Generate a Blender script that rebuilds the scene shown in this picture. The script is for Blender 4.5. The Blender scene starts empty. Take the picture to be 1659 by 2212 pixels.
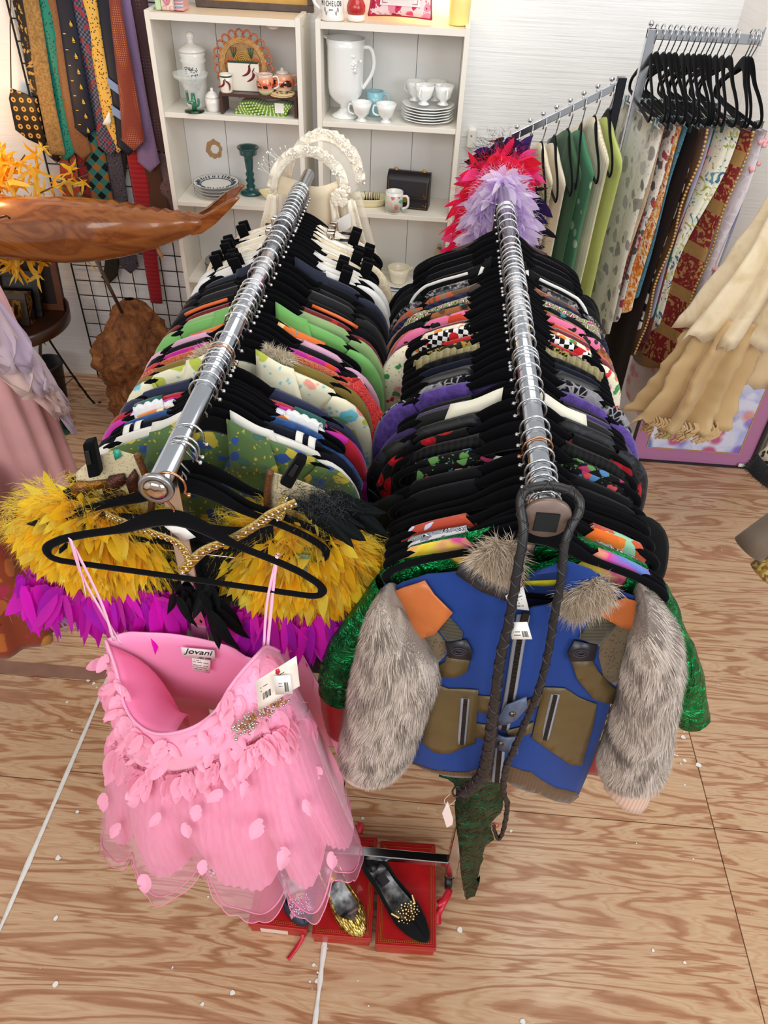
import bpy, bmesh, math, random
from mathutils import Vector, Matrix, noise
R = random.Random(7)
PI = math.pi
sc = bpy.context.scene
COL = sc.collection

# ---------------------------------------------------------------- camera
CAM_H = 2.15
FPX, CX, CY = 1600.0, 829.5, 1106.0
_dn = Vector((745 - CX, 2890 - CY, FPX)).normalized()
_fw = Vector((990 - CX, -292 - CY, FPX)); _fw = (_fw - _fw.dot(_dn) * _dn).normalized()
_up = -_dn; _rt = _fw.cross(_up)
RW = Matrix((_rt, _fw, _up))                      # camera (x right, y down, z forward) -> world
cam_d = bpy.data.cameras.new('camera'); cam = bpy.data.objects.new('camera', cam_d); COL.objects.link(cam)
cam_d.sensor_fit = 'HORIZONTAL'; cam_d.sensor_width = 36.0; cam_d.lens = FPX * 36.0 / 1659.0
cam_d.clip_start = 0.02; cam_d.clip_end = 50
_m = Matrix.Identity(4)
for i in range(3):
    _m[i][0] = RW[i][0]; _m[i][1] = -RW[i][1]; _m[i][2] = -RW[i][2]
_m[2][3] = CAM_H
cam.matrix_world = _m
sc.camera = cam

# ---------------------------------------------------------------- light
w = bpy.data.worlds.new('world'); sc.world = w; w.use_nodes = True
bg = w.node_tree.nodes['Background']; bg.inputs[0].default_value = (0.95, 0.975, 1.0, 1); bg.inputs[1].default_value = 0.5
def area(name, loc, aim, sx, sy, watts, col):
    l = bpy.data.lights.new(name, 'AREA'); l.shape = 'RECTANGLE'; l.size = sx; l.size_y = sy; l.energy = watts; l.color = col
    o = bpy.data.objects.new(name, l); COL.objects.link(o); o.location = loc
    o.rotation_euler = (Vector(aim) - Vector(loc)).to_track_quat('-Z', 'Y').to_euler(); return o
area('daylight_window', (3.2, -1.6, 2.7), (0.2, 1.6, 0.7), 2.6, 2.0, 95, (0.93, 0.96, 1.0))
area('shop_front_daylight', (-0.9, -2.2, 3.1), (0.0, 1.8, 0.8), 3.4, 1.6, 88, (1.0, 0.97, 0.93))
area('back_fill_light', (0.5, 1.9, 3.4), (0.4, 2.9, 0.8), 1.6, 1.6, 30, (1.0, 0.96, 0.9))  # added overhead fill to brighten the back wall, no known fixture
def bulb(name, loc, watts, col, rad=0.05):
    l = bpy.data.lights.new(name, 'POINT'); l.energy = watts; l.color = col; l.shadow_soft_size = rad
    o = bpy.data.objects.new(name, l); COL.objects.link(o); o.location = loc; return o
bulb('warm_lamp_light', (-1.80, 2.78, 1.30), 8, (1.0, 0.58, 0.2), 0.07)
bulb('shelf_lamp_light', (-0.08, 3.25, 1.80), 1.3, (1.0, 0.68, 0.22), 0.03)
sc.view_settings.view_transform = 'Standard'; sc.view_settings.look = 'None'
sc.view_settings.gamma = 1.0; sc.view_settings.use_curve_mapping = False
sc.view_settings.exposure = 0.0
sc.cycles.diffuse_bounces = 6; sc.cycles.transparent_max_bounces = 16

# ---------------------------------------------------------------- helpers
def ray(px, py): return RW @ Vector((px - CX, py - CY, FPX))
def at_y(px, py, y):
    r = ray(px, py); r = r * (y / r.y); return Vector((r.x, r.y, r.z + CAM_H))
def at_z(px, py, z):
    r = ray(px, py); r = r * ((z - CAM_H) / r.z); return Vector((r.x, r.y, z))
def at_f(px, py, fn, y0):
    y = y0
    for _ in range(6):
        p = at_y(px, py, y); y = fn(p.x, p.z)
    return at_y(px, py, y)
def lerp(a, b, t): return a + (b - a) * t
def smooth(t): t = max(0.0, min(1.0, t)); return t * t * (3 - 2 * t)
def interp(pts, t):
    if t <= pts[0][0]: return pts[0][1]
    for (a, va), (b, vb) in zip(pts, pts[1:]):
        if t <= b: return va + (vb - va) * (t - a) / (b - a)
    return pts[-1][1]
def spline(pts, n=6, closed=False):
    P = [Vector(p) for p in pts]; out = []; m = len(P)
    for i in range(m if closed else m - 1):
        if closed: a, b, c, d = P[(i - 1) % m], P[i], P[(i + 1) % m], P[(i + 2) % m]
        else: a, b, c, d = P[max(i - 1, 0)], P[i], P[i + 1], P[min(i + 2, m - 1)]
        for k in range(n):
            t = k / n
            out.append(0.5 * ((2 * b) + (c - a) * t + (2 * a - 5 * b + 4 * c - d) * t * t + (3 * b - a - 3 * c + d) * t ** 3))
    if not closed: out.append(P[-1].copy())
    return out
def nz(x, y, z=0.0): return noise.noise(Vector((x, y, z)))

class MB:
    def __init__(s): s.v = []; s.f = []; s.mi = []; s.col = None; s.fc = []; s.uv = None
    def add(s, vs, fs, m=0, c=None):
        b = len(s.v); s.v.extend(Vector(p) for p in vs)
        for f in fs:
            s.f.append(tuple(i + b for i in f)); s.mi.append(m); s.fc.append(c)
        return s
    def box(s, lo, hi, m=0, rz=0, at=None):
        x0, y0, z0 = lo; x1, y1, z1 = hi
        vs = [Vector(p) for p in ((x0,y0,z0),(x1,y0,z0),(x1,y1,z0),(x0,y1,z0),(x0,y0,z1),(x1,y0,z1),(x1,y1,z1),(x0,y1,z1))]
        if rz:
            c = Vector(at) if at else Vector(((x0+x1)/2,(y0+y1)/2,0)); M = Matrix.Rotation(rz, 3, 'Z')
            vs = [M @ (p - c) + c for p in vs]
        return s.add(vs, [(0,3,2,1),(4,5,6,7),(0,1,5,4),(1,2,6,5),(2,3,7,6),(3,0,4,7)], m)
    def tube(s, path, r, n=8, closed=False, cap=True, m=0, flat=None, up=None, c=None):
        P = [Vector(p) for p in path]; k = len(P)
        rr = r if isinstance(r, (list, tuple)) else [r] * k
        vs = []; T = []
        for i in range(k):
            a = P[(i - 1) % k] if (closed or i > 0) else P[i]; b = P[(i + 1) % k] if (closed or i < k - 1) else P[i]
            t = b - a; T.append(t.normalized() if t.length > 1e-9 else Vector((0, 0, 1)))
        u = Vector(up) if up else (Vector((0, 0, 1)) if abs(T[0].z) < 0.9 else Vector((1, 0, 0)))
        for i in range(k):
            t = T[i]
            if up: u = Vector(up)
            x = u - t * u.dot(t)
            if x.length < 1e-6: x = t.orthogonal()
            x.normalize(); y = t.cross(x); u = x
            for j in range(n):
                a = 2 * PI * j / n; q = flat if flat else 1.0
                vs.append(P[i] + (x * math.cos(a) + y * (math.sin(a) * q)) * rr[i])
        fs = []
        for i in range(k if closed else k - 1):
            i2 = (i + 1) % k
            for j in range(n):
                j2 = (j + 1) % n; fs.append((i*n+j, i*n+j2, i2*n+j2, i2*n+j))
        if cap and not closed:
            fs.append(tuple(reversed(range(n)))); fs.append(tuple((k-1)*n + j for j in range(n)))
        return s.add(vs, fs, m, c)
    def lathe(s, prof, n=20, at=(0,0,0), m=0, axis='Z', flute=None, cap=True):
        vs = []; k = len(prof); A = Vector(at)
        for (r, z) in prof:
            for j in range(n):
                a = 2*PI*j/n; q = r * (flute(a, z) if flute else 1.0)
                if axis == 'Z': p = Vector((q*math.cos(a), q*math.sin(a), z))
                elif axis == 'Y': p = Vector((q*math.cos(a), z, q*math.sin(a)))
                else: p = Vector((z, q*math.cos(a), q*math.sin(a)))
                vs.append(A + p)
        fs = [(i*n+j, i*n+(j+1)%n, (i+1)*n+(j+1)%n, (i+1)*n+j) for i in range(k-1) for j in range(n)]
        if cap and prof[0][0] > 1e-5: fs.append(tuple(reversed(range(n))))
        if cap and prof[-1][0] > 1e-5: fs.append(tuple((k-1)*n+j for j in range(n)))
        return s.add(vs, fs, m)
    def grid(s, fn, nu, nv, cu=False, m=0, c=None):
        vs = [fn(i / (nu if cu else nu - 1), j / (nv - 1)) for j in range(nv) for i in range(nu)]
        fs = []
        for j in range(nv - 1):
            for i in range(nu if cu else nu - 1):
                i2 = (i + 1) % nu; fs.append((j*nu+i, j*nu+i2, (j+1)*nu+i2, (j+1)*nu+i))
        return s.add(vs, fs, m, c)
    def ball(s, c, r, n=10, k=6, m=0, sq=(1,1,1)):
        C = Vector(c)
        return s.grid(lambda u, v: C + Vector((r*sq[0]*math.sin(PI*v)*math.cos(2*PI*u), r*sq[1]*math.sin(PI*v)*math.sin(2*PI*u), -r*sq[2]*math.cos(PI*v))), n, k+1, True, m)
    def prism(s, poly, off, m=0):
        n = len(poly); o = Vector(off); P = [Vector(p) for p in poly]
        return s.add(P + [p + o for p in P], [tuple(reversed(range(n))), tuple(range(n, 2*n))] + [(i, (i+1)%n, n+(i+1)%n, n+i) for i in range(n)], m)
    def obj(s, name, mats, parent=None, flat=False, merge=False, solid=0.0, bevel=0.0, sub=0, loc=None):
        me = bpy.data.meshes.new(name)
        me.from_pydata([tuple(p) for p in s.v], [], s.f); 
        if not isinstance(mats, (list, tuple)): mats = [mats]
        for q in mats: me.materials.append(q)
        if len(mats) > 1: me.polygons.foreach_set('material_index', s.mi)
        if any(c is not None for c in s.fc):
            at = me.color_attributes.new('tint', 'FLOAT_COLOR', 'CORNER'); d = []
            for p, c in zip(me.polygons, s.fc):
                c = c or (1, 1, 1); d.extend([c[0], c[1], c[2], 1.0] * p.loop_total)
            at.data.foreach_set('color', d)
        if merge:
            b = bmesh.new(); b.from_mesh(me); bmesh.ops.remove_doubles(b, verts=b.verts, dist=1e-5)
            bmesh.ops.recalc_face_normals(b, faces=b.faces); b.to_mesh(me); b.free()
        if not flat: me.polygons.foreach_set('use_smooth', [True] * len(me.polygons))
        me.update()
        o = bpy.data.objects.new(name, me); COL.objects.link(o)
        if parent is not None: o.parent = parent
        if loc is not None: o.location = loc
        if solid:
            md = o.modifiers.new('solid', 'SOLIDIFY'); md.thickness = solid; md.offset = 0
        if bevel:
            md = o.modifiers.new('bevel', 'BEVEL'); md.width = bevel; md.segments = 2; md.limit_method = 'ANGLE'; md.angle_limit = 0.7
            if not flat:
                try: md.harden_normals = True
                except Exception: pass
        if sub:
            md = o.modifiers.new('sub', 'SUBSURF'); md.levels = sub; md.render_levels = sub
        return o
def tag(o, label=None, cat=None, group=None, kind=None):
    if label: o['label'] = label
    if cat: o['category'] = cat
    if group: o['group'] = group
    if kind: o['kind'] = kind
    return o
def clip16(l):
    w_ = l.split()[:16]
    while w_[-1] in ('with', 'and', 'a', 'the', 'in', 'of', 'on', 'at', 'pale', 'dark', 'white', 'black'): w_.pop()
    return ' '.join(w_)
def thing(name, label, cat, loc=(0,0,0), rz=0.0, group=None):
    o = bpy.data.objects.new(name, None); COL.objects.link(o); o.empty_display_size = 0.05
    o.location = loc; o.rotation_euler = (0, 0, rz); return tag(o, label, cat, group)
def copy_thing(src, label, loc, rz=0.0, group=None):
    r = src.copy(); COL.objects.link(r); r.location = loc; r.rotation_euler = (0, 0, rz); r['label'] = label
    if group: r['group'] = group
    for ch in list(src.children):
        c = ch.copy(); COL.objects.link(c); c.parent = r
        for g in list(ch.children):
            d = g.copy(); COL.objects.link(d); d.parent = c
    return r
FONTS = {}
def text(name, s, size, mat, parent, M, thick=0.0004, align='CENTER', sx=1.0, shear=0.0):
    cu = bpy.data.curves.new(name, 'FONT'); cu.body = s; cu.size = size; cu.extrude = thick; cu.align_x = align; cu.align_y = 'CENTER'; cu.shear = shear
    t = bpy.data.objects.new(name, cu); COL.objects.link(t)
    dg = bpy.context.evaluated_depsgraph_get(); me = bpy.data.meshes.new_from_object(t.evaluated_get(dg))
    bpy.data.objects.remove(t); me.materials.clear(); me.materials.append(mat)
    o = bpy.data.objects.new(name, me); COL.objects.link(o)
    if parent is not None: o.parent = parent
    S = Matrix.Diagonal((sx, 1, 1, 1)); me.transform(M @ S)
    return o
def frame_m(o, x, y):
    """matrix whose local x, y axes are the given world vectors and whose origin is o"""
    x = Vector(x).normalized(); y = Vector(y); y = (y - x * y.dot(x)).normalized(); z = x.cross(y)
    m = Matrix.Identity(4)
    for i in range(3): m[i][0] = x[i]; m[i][1] = y[i]; m[i][2] = z[i]; m[i][3] = o[i]
    return m

# ---------------------------------------------------------------- materials
def lin(h):
    if not isinstance(h, str): return tuple(h)
    h = h.lstrip('#'); out = []
    for i in (0, 2, 4):
        c = int(h[i:i+2], 16) / 255.0; out.append(c / 12.92 if c <= 0.04045 else ((c + 0.055) / 1.055) ** 2.4)
    return tuple(out)
def c4(h): return (*lin(h), 1.0)
class NT:
    def __init__(s, name):
        s.m = bpy.data.materials.new(name); s.m.use_nodes = True; s.t = s.m.node_tree; s.n = s.t.nodes; s.b = s.n['Principled BSDF']
    def node(s, typ, **kw):
        q = s.n.new(typ)
        for k, v in kw.items():
            if k.startswith('i_'): q.inputs[k[2:].replace('_', ' ')].default_value = v
            else: setattr(q, k, v)
        return q
    def link(s, a, b): s.t.links.new(a, b); return s
    def coords(s, scale=(1,1,1), rot=(0,0,0), kind='Object'):
        tc = s.node('ShaderNodeTexCoord'); mp = s.node('ShaderNodeMapping'); mp.inputs['Scale'].default_value = scale; mp.inputs['Rotation'].default_value = rot
        s.link(tc.outputs[kind], mp.inputs[0]); return mp.outputs[0]
    def ramp(s, src, stops, const=False):
        r = s.node('ShaderNodeValToRGB'); e = r.color_ramp.elements
        if const: r.color_ramp.interpolation = 'CONSTANT'
        while len(e) < len(stops): e.new(0.5)
        for q, (p, c) in zip(e, stops): q.position = p; q.color = c4(c)
        s.link(src, r.inputs[0]); return r.outputs[0]
    def math(s, op, a, b=None, c=None):
        q = s.node('ShaderNodeMath', operation=op)
        for i, x in enumerate((a, b, c)):
            if x is None: continue
            if isinstance(x, (int, float)): q.inputs[i].default_value = x
            else: s.link(x, q.inputs[i])
        return q.outputs[0]
    def mix(s, f, a, b, mode='MIX'):
        q = s.node('ShaderNodeMix', data_type='RGBA', blend_type=mode)
        for i, x in ((0, f), (6, a), (7, b)):
            if isinstance(x, (int, float)): q.inputs[i].default_value = x
            elif isinstance(x, (str, tuple)): q.inputs[i].default_value = c4(x)
            else: s.link(x, q.inputs[i])
        return q.outputs[2]
    def noise(s, vec, scale, detail=3.0, rough=0.5, dist=0.0):
        q = s.node('ShaderNodeTexNoise'); q.inputs['Scale'].default_value = scale; q.inputs['Detail'].default_value = detail; q.inputs['Roughness'].default_value = rough; q.inputs['Distortion'].default_value = dist
        s.link(vec, q.inputs['Vector']); return q.outputs['Fac']
    def voro(s, vec, scale, feature='F1', rnd=1.0):
        q = s.node('ShaderNodeTexVoronoi', feature=feature); q.inputs['Scale'].default_value = scale; q.inputs['Randomness'].default_value = rnd
        s.link(vec, q.inputs['Vector']); return q
    def bump(s, h, strength=0.3, dist=0.002):
        q = s.node('ShaderNodeBump'); q.inputs['Strength'].default_value = strength; q.inputs['Distance'].default_value = dist
        s.link(h, q.inputs['Height']); s.link(q.outputs[0], s.b.inputs['Normal'])
    def base(s, x):
        if isinstance(x, (str, tuple)): s.b.inputs['Base Color'].default_value = c4(x)
        else: s.link(x, s.b.inputs['Base Color'])
    def set(s, rough=0.6, metal=0.0, spec=0.5, sheen=0.0, coat=0.0):
        s.b.inputs['Roughness'].default_value = rough; s.b.inputs['Metallic'].default_value = metal
        s.b.inputs['Specular IOR Level'].default_value = spec; s.b.inputs['Sheen Weight'].default_value = sheen; s.b.inputs['Coat Weight'].default_value = coat
        return s
MC = {}
def solid(col, rough=0.6, metal=0.0, spec=0.5, sheen=0.0, coat=0.0, name=None, var=0.0, vscale=8.0, bump=0.0, bscale=200.0):
    key = ('s', col, rough, metal, spec, sheen, coat, var, vscale, bump, bscale)
    if key in MC: return MC[key]
    t = NT(name or 'paint'); t.set(rough, metal, spec, sheen, coat)
    if var:
        n = t.noise(t.coords(), vscale, 4.0); c = lin(col)
        t.base(t.ramp(n, [(0.3, tuple(x * (1 - var) for x in c)), (0.7, tuple(min(1, x * (1 + var)) for x in c))]))
    else: t.base(col)
    if bump: t.bump(t.noise(t.coords(), bscale, 2.0), bump)
    MC[key] = t.m; return t.m
def fab(kind, cols, scale=1.0, rough=0.75, sheen=0.25, metal=0.0, rot=(0,0,0), spec=0.3, bump=0.15):
    """woven or printed cloth: the print is colour only"""
    key = ('f', kind, tuple(cols), scale, rough, sheen, metal, rot, spec)
    if key in MC: return MC[key]
    c0 = lin(cols[0]); dk = max(c0) < 0.03
    t = NT('cloth'); t.set(rough, metal, 0.12 if dk and rough > 0.5 else spec, 0.04 if dk else sheen * 0.7); V = t.coords(rot=rot)
    sep = t.node('ShaderNodeSeparateXYZ'); t.link(V, sep.inputs[0]); X, Y, Z = sep.outputs
    if kind == 'plain': out = t.ramp(t.noise(V, 14 * scale, 3), [(0.3, tuple(0.9 * x for x in lin(cols[0]))), (0.7, cols[0])])
    elif kind == 'floral':                           # blooms on a ground: voronoi cells, warped
        wv = t.node('ShaderNodeVectorMath', operation='ADD'); nn = t.node('ShaderNodeTexNoise'); nn.inputs['Scale'].default_value = 22 * scale; t.link(V, nn.inputs['Vector'])
        sc_ = t.node('ShaderNodeVectorMath', operation='SCALE'); t.link(nn.outputs['Color'], sc_.inputs[0]); sc_.inputs['Scale'].default_value = 0.045 / scale
        t.link(V, wv.inputs[0]); t.link(sc_.outputs[0], wv.inputs[1])
        v = t.voro(wv.outputs[0], 20 * scale); sp = t.node('ShaderNodeSeparateColor'); t.link(v.outputs['Color'], sp.inputs[0])
        k = len(cols) - 1
        pick = t.ramp(sp.outputs[0], [(i / k, c) for i, c in enumerate(cols[1:])], const=True)
        mask = t.ramp(v.outputs['Distance'], [(0.40, '#ffffff'), (0.46, '#000000')])
        out = t.mix(mask, cols[0], pick)
        eye = t.ramp(v.outputs['Distance'], [(0.09, '#ffffff'), (0.13, '#000000')]); out = t.mix(eye, out, cols[-1])
        v2 = t.voro(wv.outputs[0], 52 * scale); m2 = t.ramp(v2.outputs['Distance'], [(0.2, '#ffffff'), (0.25, '#000000')]); inv = t.math('SUBTRACT', 1.0, mask)
        out = t.mix(t.math('MULTIPLY', t.math('MULTIPLY', m2, inv), 0.8), out, cols[min(2, k)])
    elif kind == 'blotch':
        n = t.noise(V, 16 * scale, 3, 0.55, 1.2); k = len(cols); out = t.ramp(n, [(0.3 + 0.4 * i / k, c) for i, c in enumerate(cols)], const=True)
    elif kind == 'wash':
        n = t.noise(V, 9 * scale, 3, 0.55, 0.8); k = len(cols); out = t.ramp(n, [(0.28 + 0.46 * i / max(1, k - 1), c) for i, c in enumerate(cols)])
    elif kind == 'paisley':
        n = t.noise(V, 20 * scale, 1, 0.5, 2.5); w_ = t.math('PINGPONG', t.math('MULTIPLY', n, 9.0), 0.5); k = len(cols)
        out = t.ramp(t.math('MULTIPLY', w_, 2.0), [(i / k, c) for i, c in enumerate(cols)], const=True)
    elif kind in ('stripe_x', 'stripe_z'):
        s_ = X if kind == 'stripe_x' else Z; k = len(cols)
        out = t.ramp(t.math('FRACT', t.math('MULTIPLY', s_, 10 * scale)), [(i / k, c) for i, c in enumerate(cols)], const=True)
    elif kind in ('check', 'plaid'):
        a = t.math('GREATER_THAN', t.math('FRACT', t.math('MULTIPLY', X, 20 * scale)), 0.5); b = t.math('GREATER_THAN', t.math('FRACT', t.math('MULTIPLY', Z, 20 * scale)), 0.5)
        if kind == 'check': out = t.mix(t.math('ABSOLUTE', t.math('SUBTRACT', a, b)), cols[0], cols[1])
        else: out = t.ramp(t.math('MULTIPLY', t.math('ADD', a, b), 0.5), [(0.0, cols[0]), (0.3, cols[1]), (0.8, cols[2])], const=True)
        if len(cols) > 2 and kind == 'check':
            v = t.voro(V, 14 * scale); mk = t.ramp(v.outputs['Distance'], [(0.34, '#ffffff'), (0.37, '#000000')]); out = t.mix(mk, out, cols[2])
    elif kind in ('dots', 'foulard', 'foulard2'):
        v = t.voro(t.coords((1, 0, 1)) if kind == 'foulard2' else V, 40 * scale, rnd=1.0 if kind == 'dots' else 0.0); mk = t.ramp(v.outputs['Distance'], [(0.26, '#ffffff'), (0.32, '#000000')]); out = t.mix(mk, cols[0], cols[1])
        if len(cols) > 2:
            m3 = t.ramp(v.outputs['Distance'], [(0.1, '#ffffff'), (0.13, '#000000')]); out = t.mix(m3, out, cols[2])
    elif kind == 'lace':
        v = t.voro(V, 60 * scale, 'DISTANCE_TO_EDGE'); m1 = t.ramp(v.outputs['Distance'], [(0.05, '#ffffff'), (0.1, '#000000')])
        n = t.ramp(t.noise(V, 22 * scale, 1), [(0.48, '#000000'), (0.52, '#ffffff')]); out = t.mix(t.math('MAXIMUM', t.math('MULTIPLY', m1, 0.75), t.math('MULTIPLY', n, 0.6)), cols[0], cols[1])
    elif kind == 'leopard':
        v = t.voro(V, 42 * scale); r_ = t.ramp(v.outputs['Distance'], [(0.2, cols[1]), (0.3, cols[2]), (0.47, cols[0])], const=True); out = r_
    elif kind == 'brocade':
        n = t.noise(V, 14 * scale, 2, 0.5, 3.0); n2 = t.noise(V, 50 * scale, 2, 0.5, 1.0)
        out = t.mix(t.ramp(t.math('ADD', n, t.math('MULTIPLY', n2, 0.3)), [(0.69, '#000000'), (0.73, '#ffffff')]), cols[0], cols[1])
        if len(cols) > 2: 
            fz = t.math('FRACT', t.math('MULTIPLY', Z, 4.2 * scale)); out = t.mix(t.ramp(fz, [(0.0, '#ffffff'), (0.28, '#000000')], True), out, t.mix(n2, cols[2], cols[1]))
    elif kind == 'sequin':
        v = t.voro(V, 160 * scale); sp = t.node('ShaderNodeSeparateColor'); t.link(v.outputs['Color'], sp.inputs[0]); k = len(cols)
        out = t.ramp(sp.outputs[0], [(i / k, c) for i, c in enumerate(cols)], const=True)
    elif kind == 'knit':
        n = t.noise(V, 90 * scale, 2); out = t.ramp(n, [(0.35, tuple(0.55 * x for x in lin(cols[0]))), (0.65, cols[0])])
        if len(cols) > 1: out = t.mix(t.ramp(t.noise(V, 160 * scale, 1), [(0.6, '#000000'), (0.66, '#ffffff')]), out, cols[1])
    else: out = cols[0]
    t.base(out)
    n = t.noise(V, 260, 2); n2 = t.noise(V, 18, 3); t.bump(t.math('ADD', t.math('MULTIPLY', n, 0.4), n2), bump, 0.004)
    MC[key] = t.m; return t.m
VELVET = NT('black_velvet').set(0.95, 0, 0.08, 0.08); VELVET.base((0.004, 0.004, 0.005)); VELVET.b.inputs['Sheen Roughness'].default_value = 0.35
VELVET.bump(VELVET.noise(VELVET.coords(), 900, 1), 0.25, 0.001); VELVET = VELVET.m
CHROME = solid('#d2d4d8', 0.16, 1.0, name='chrome'); STEEL = solid('#c9cbce', 0.26, 1.0, name='steel wire'); COPPER = solid('#c98d68', 0.25, 1.0, name='copper wire')
GOLD = solid('#d9b25a', 0.3, 1.0, name='gold'); BLACKPL = solid('#121214', 0.45, name='black plastic'); WHITE = solid('#efece6', 0.55, name='white paper'); INK = solid('#26242a', 0.7, name='ink')
# ---------------------------------------------------------------- the room
def plywood(seed, dark=0.0):
    t = NT('plywood'); t.set(0.42, 0, 0.4); tc = t.node('ShaderNodeTexCoord')
    mp = t.node('ShaderNodeMapping'); mp.inputs['Location'].default_value = (seed * 3.7, seed * 1.9, 0); mp.inputs['Scale'].default_value = (0.8, 6.6, 1); t.link(tc.outputs['Object'], mp.inputs[0]); V = mp.outputs[0]
    n = t.noise(V, 1.25, 4.0, 0.55, 0.6)
    mp3 = t.node('ShaderNodeMapping'); mp3.inputs['Scale'].default_value = (4.0, 60.0, 1); t.link(tc.outputs['Object'], mp3.inputs[0]); fib = t.noise(mp3.outputs[0], 2.0, 4, 0.7)
    bands = t.math('PINGPONG', t.math('ADD', t.math('MULTIPLY', n, 20.0), t.math('MULTIPLY', fib, 0.75)), 1.0)
    c = t.ramp(bands, [(0.0, '#95623f'), (0.14, '#a3724f'), (0.32, '#b08160'), (0.40, '#c49f7b'), (0.8, '#cfb08c'), (1.0, '#bf9771')])
    mp2 = t.node('ShaderNodeMapping'); mp2.inputs['Scale'].default_value = (3.0, 75.0, 1); t.link(tc.outputs['Object'], mp2.inputs[0])
    f = t.noise(mp2.outputs[0], 1.6, 5, 0.65)
    c = t.mix(t.ramp(f, [(0.40, '#000000'), (0.72, '#b0b0b0')]), c, '#ad7c58')
    pink = t.noise(V, 0.6, 2); c = t.mix(t.math('MULTIPLY', pink, 0.3), c, '#c49a7c')
    kn = t.voro(tc.outputs['Object'], 2.1); km = t.ramp(kn.outputs['Distance'], [(0.012, '#ffffff'), (0.035, '#000000')]); c = t.mix(t.math('MULTIPLY', km, 0.6), c, '#6b5140')
    nl = t.voro(tc.outputs['Object'], 5.2); nm = t.ramp(nl.outputs['Distance'], [(0.012, '#ffffff'), (0.02, '#000000')]); c = t.mix(t.math('MULTIPLY', nm, 0.8), c, '#7c6a5c')
    t.base(c); t.link(t.ramp(bands, [(0, '#8c8c8c'), (1, '#606060')]), t.b.inputs['Roughness']); t.bump(t.math('ADD', f, t.math('MULTIPLY', bands, 0.3)), 0.18, 0.003); return t.m
PLY = [plywood(i) for i in range(4)]
def painted_wall(name, col, bumpy=0.5):
    t = NT(name); t.set(0.75, 0, 0.3); V = t.coords((1.6, 1.6, 46.0)); n = t.noise(V, 2.0, 6, 0.6); V2 = t.coords((1, 1, 3)); n2 = t.noise(V2, 3.0, 3)
    c = lin(col); t.base(t.ramp(n2, [(0.3, tuple(0.93 * x for x in c)), (0.7, c)])); t.bump(n, bumpy, 0.006); return t.m
WALLP = painted_wall('painted_boards', '#f4f5f6', 0.55); WALLS = painted_wall('painted_side', '#f2efec', 0.3)
fl = MB().box((-3.2, -2.4, -0.06), (2.6, 3.45, -0.014)).obj('floor', solid('#57402f', 0.8), flat=True); tag(fl, kind='structure')
xs = [-2.2, -0.985, -0.132, 0.985, 2.2]; k = 0
seams = {0: [-1.5, 0.62, 1.06, 1.42, 3.4], 1: [-1.5, 1.095, 3.4], 2: [-1.5, 1.095, 3.4], 3: [-1.5, 1.10, 3.4]}
for i in range(4):
    ys = seams[i]
    for a, b in zip(ys, ys[1:]):
        g = 0.0014; q = MB().box((xs[i] + g, a + g, -0.014), (xs[i + 1] - g, b - g, 0.0 if not (i == 0 and a == 1.06) else 0.001)); q.obj('plywood_panel', PLY[k % 4], fl, flat=True, bevel=0.001); k += 1
FILL = solid('#e9e6de', 0.7, var=0.06, vscale=40)
def strip(x0, y0, x1, y1, wd, name='filler_strip'):
    b = MB(); n = 24; L = []; Rr = []
    for i in range(n + 1):
        t = i / n; x = lerp(x0, x1, t); y = lerp(y0, y1, t); d = wd * (0.7 + 0.5 * nz(y * 30, x * 7, 3.3))
        L.append((x - d / 2, y, 0.0018)); Rr.append((x + d / 2, y, 0.0018))
    b.add(L + Rr, [(i, n + 1 + i, n + 2 + i, i + 1) for i in range(n)]); b.obj(name, FILL, fl, solid=0.0012)
strip(-0.987, 0.25, -0.981, 1.60, 0.017); strip(-0.131, 0.2, -0.133, 0.80, 0.017)
b = MB(); b.prism([(-1.75, 1.418, 0.001), (-1.02, 1.425, 0.001), (-0.97, 1.45, 0.001), (-1.0, 1.472, 0.001), (-1.75, 1.468, 0.001)], (0, 0, 0.003)); b.obj('wood_patch', solid('#8d6656', 0.6, var=0.12, vscale=20), fl, flat=True)
b = MB()
for i in range(150):                                             # drips of white paint
    px, py = R.uniform(-1.5, 1.4), R.uniform(0.3, 2.4)
    if i < 14: px, py = R.gauss(-0.93, 0.05), R.gauss(1.43, 0.02)
    elif i < 22: px, py = R.gauss(-0.47, 0.012), R.gauss(0.83, 0.01)
    elif i < 30: px, py = R.gauss(-0.14, 0.02), R.gauss(0.62, 0.02)
    elif i < 46: px, py = R.gauss(0.93, 0.04), R.gauss(1.3, 0.06)
    r = abs(R.gauss(0, 0.0035)) + 0.001 if i > 14 else R.uniform(0.004, 0.012); n = 7
    b.add([(px + r * (0.6 + 0.6 * R.random()) * math.cos(2*PI*j/n), py + r * (0.6 + 0.6 * R.random()) * math.sin(2*PI*j/n), 0.0022) for j in range(n)], [tuple(range(n))])
o = b.obj('paint_drips', FILL, fl, flat=True); o['kind'] = 'stuff'
tag(MB().box((-3.2, 3.32, 0), (1.07, 3.42, 2.9)).obj('wall_back', WALLP, flat=True), kind='structure')
tag(MB().box((1.07, 3.03, 0), (2.6, 3.42, 2.9)).obj('wall_right', WALLS, flat=True), kind='structure')
tag(MB().box((-3.2, -2.4, 0), (-3.1, 3.42, 2.9)).obj('wall_left', WALLP, flat=True), kind='structure')
BB = solid('#d8d2ca', 0.6, name='baseboard paint')
for z in (1.275, 0.655, 1.9):                                    # horizontal board joints
    tag(MB().box((0.10, 3.3185, z), (1.068, 3.321, z + 0.003)).obj('trim_1', solid('#c9c5c0', 0.8), flat=True), kind='structure')
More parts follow.
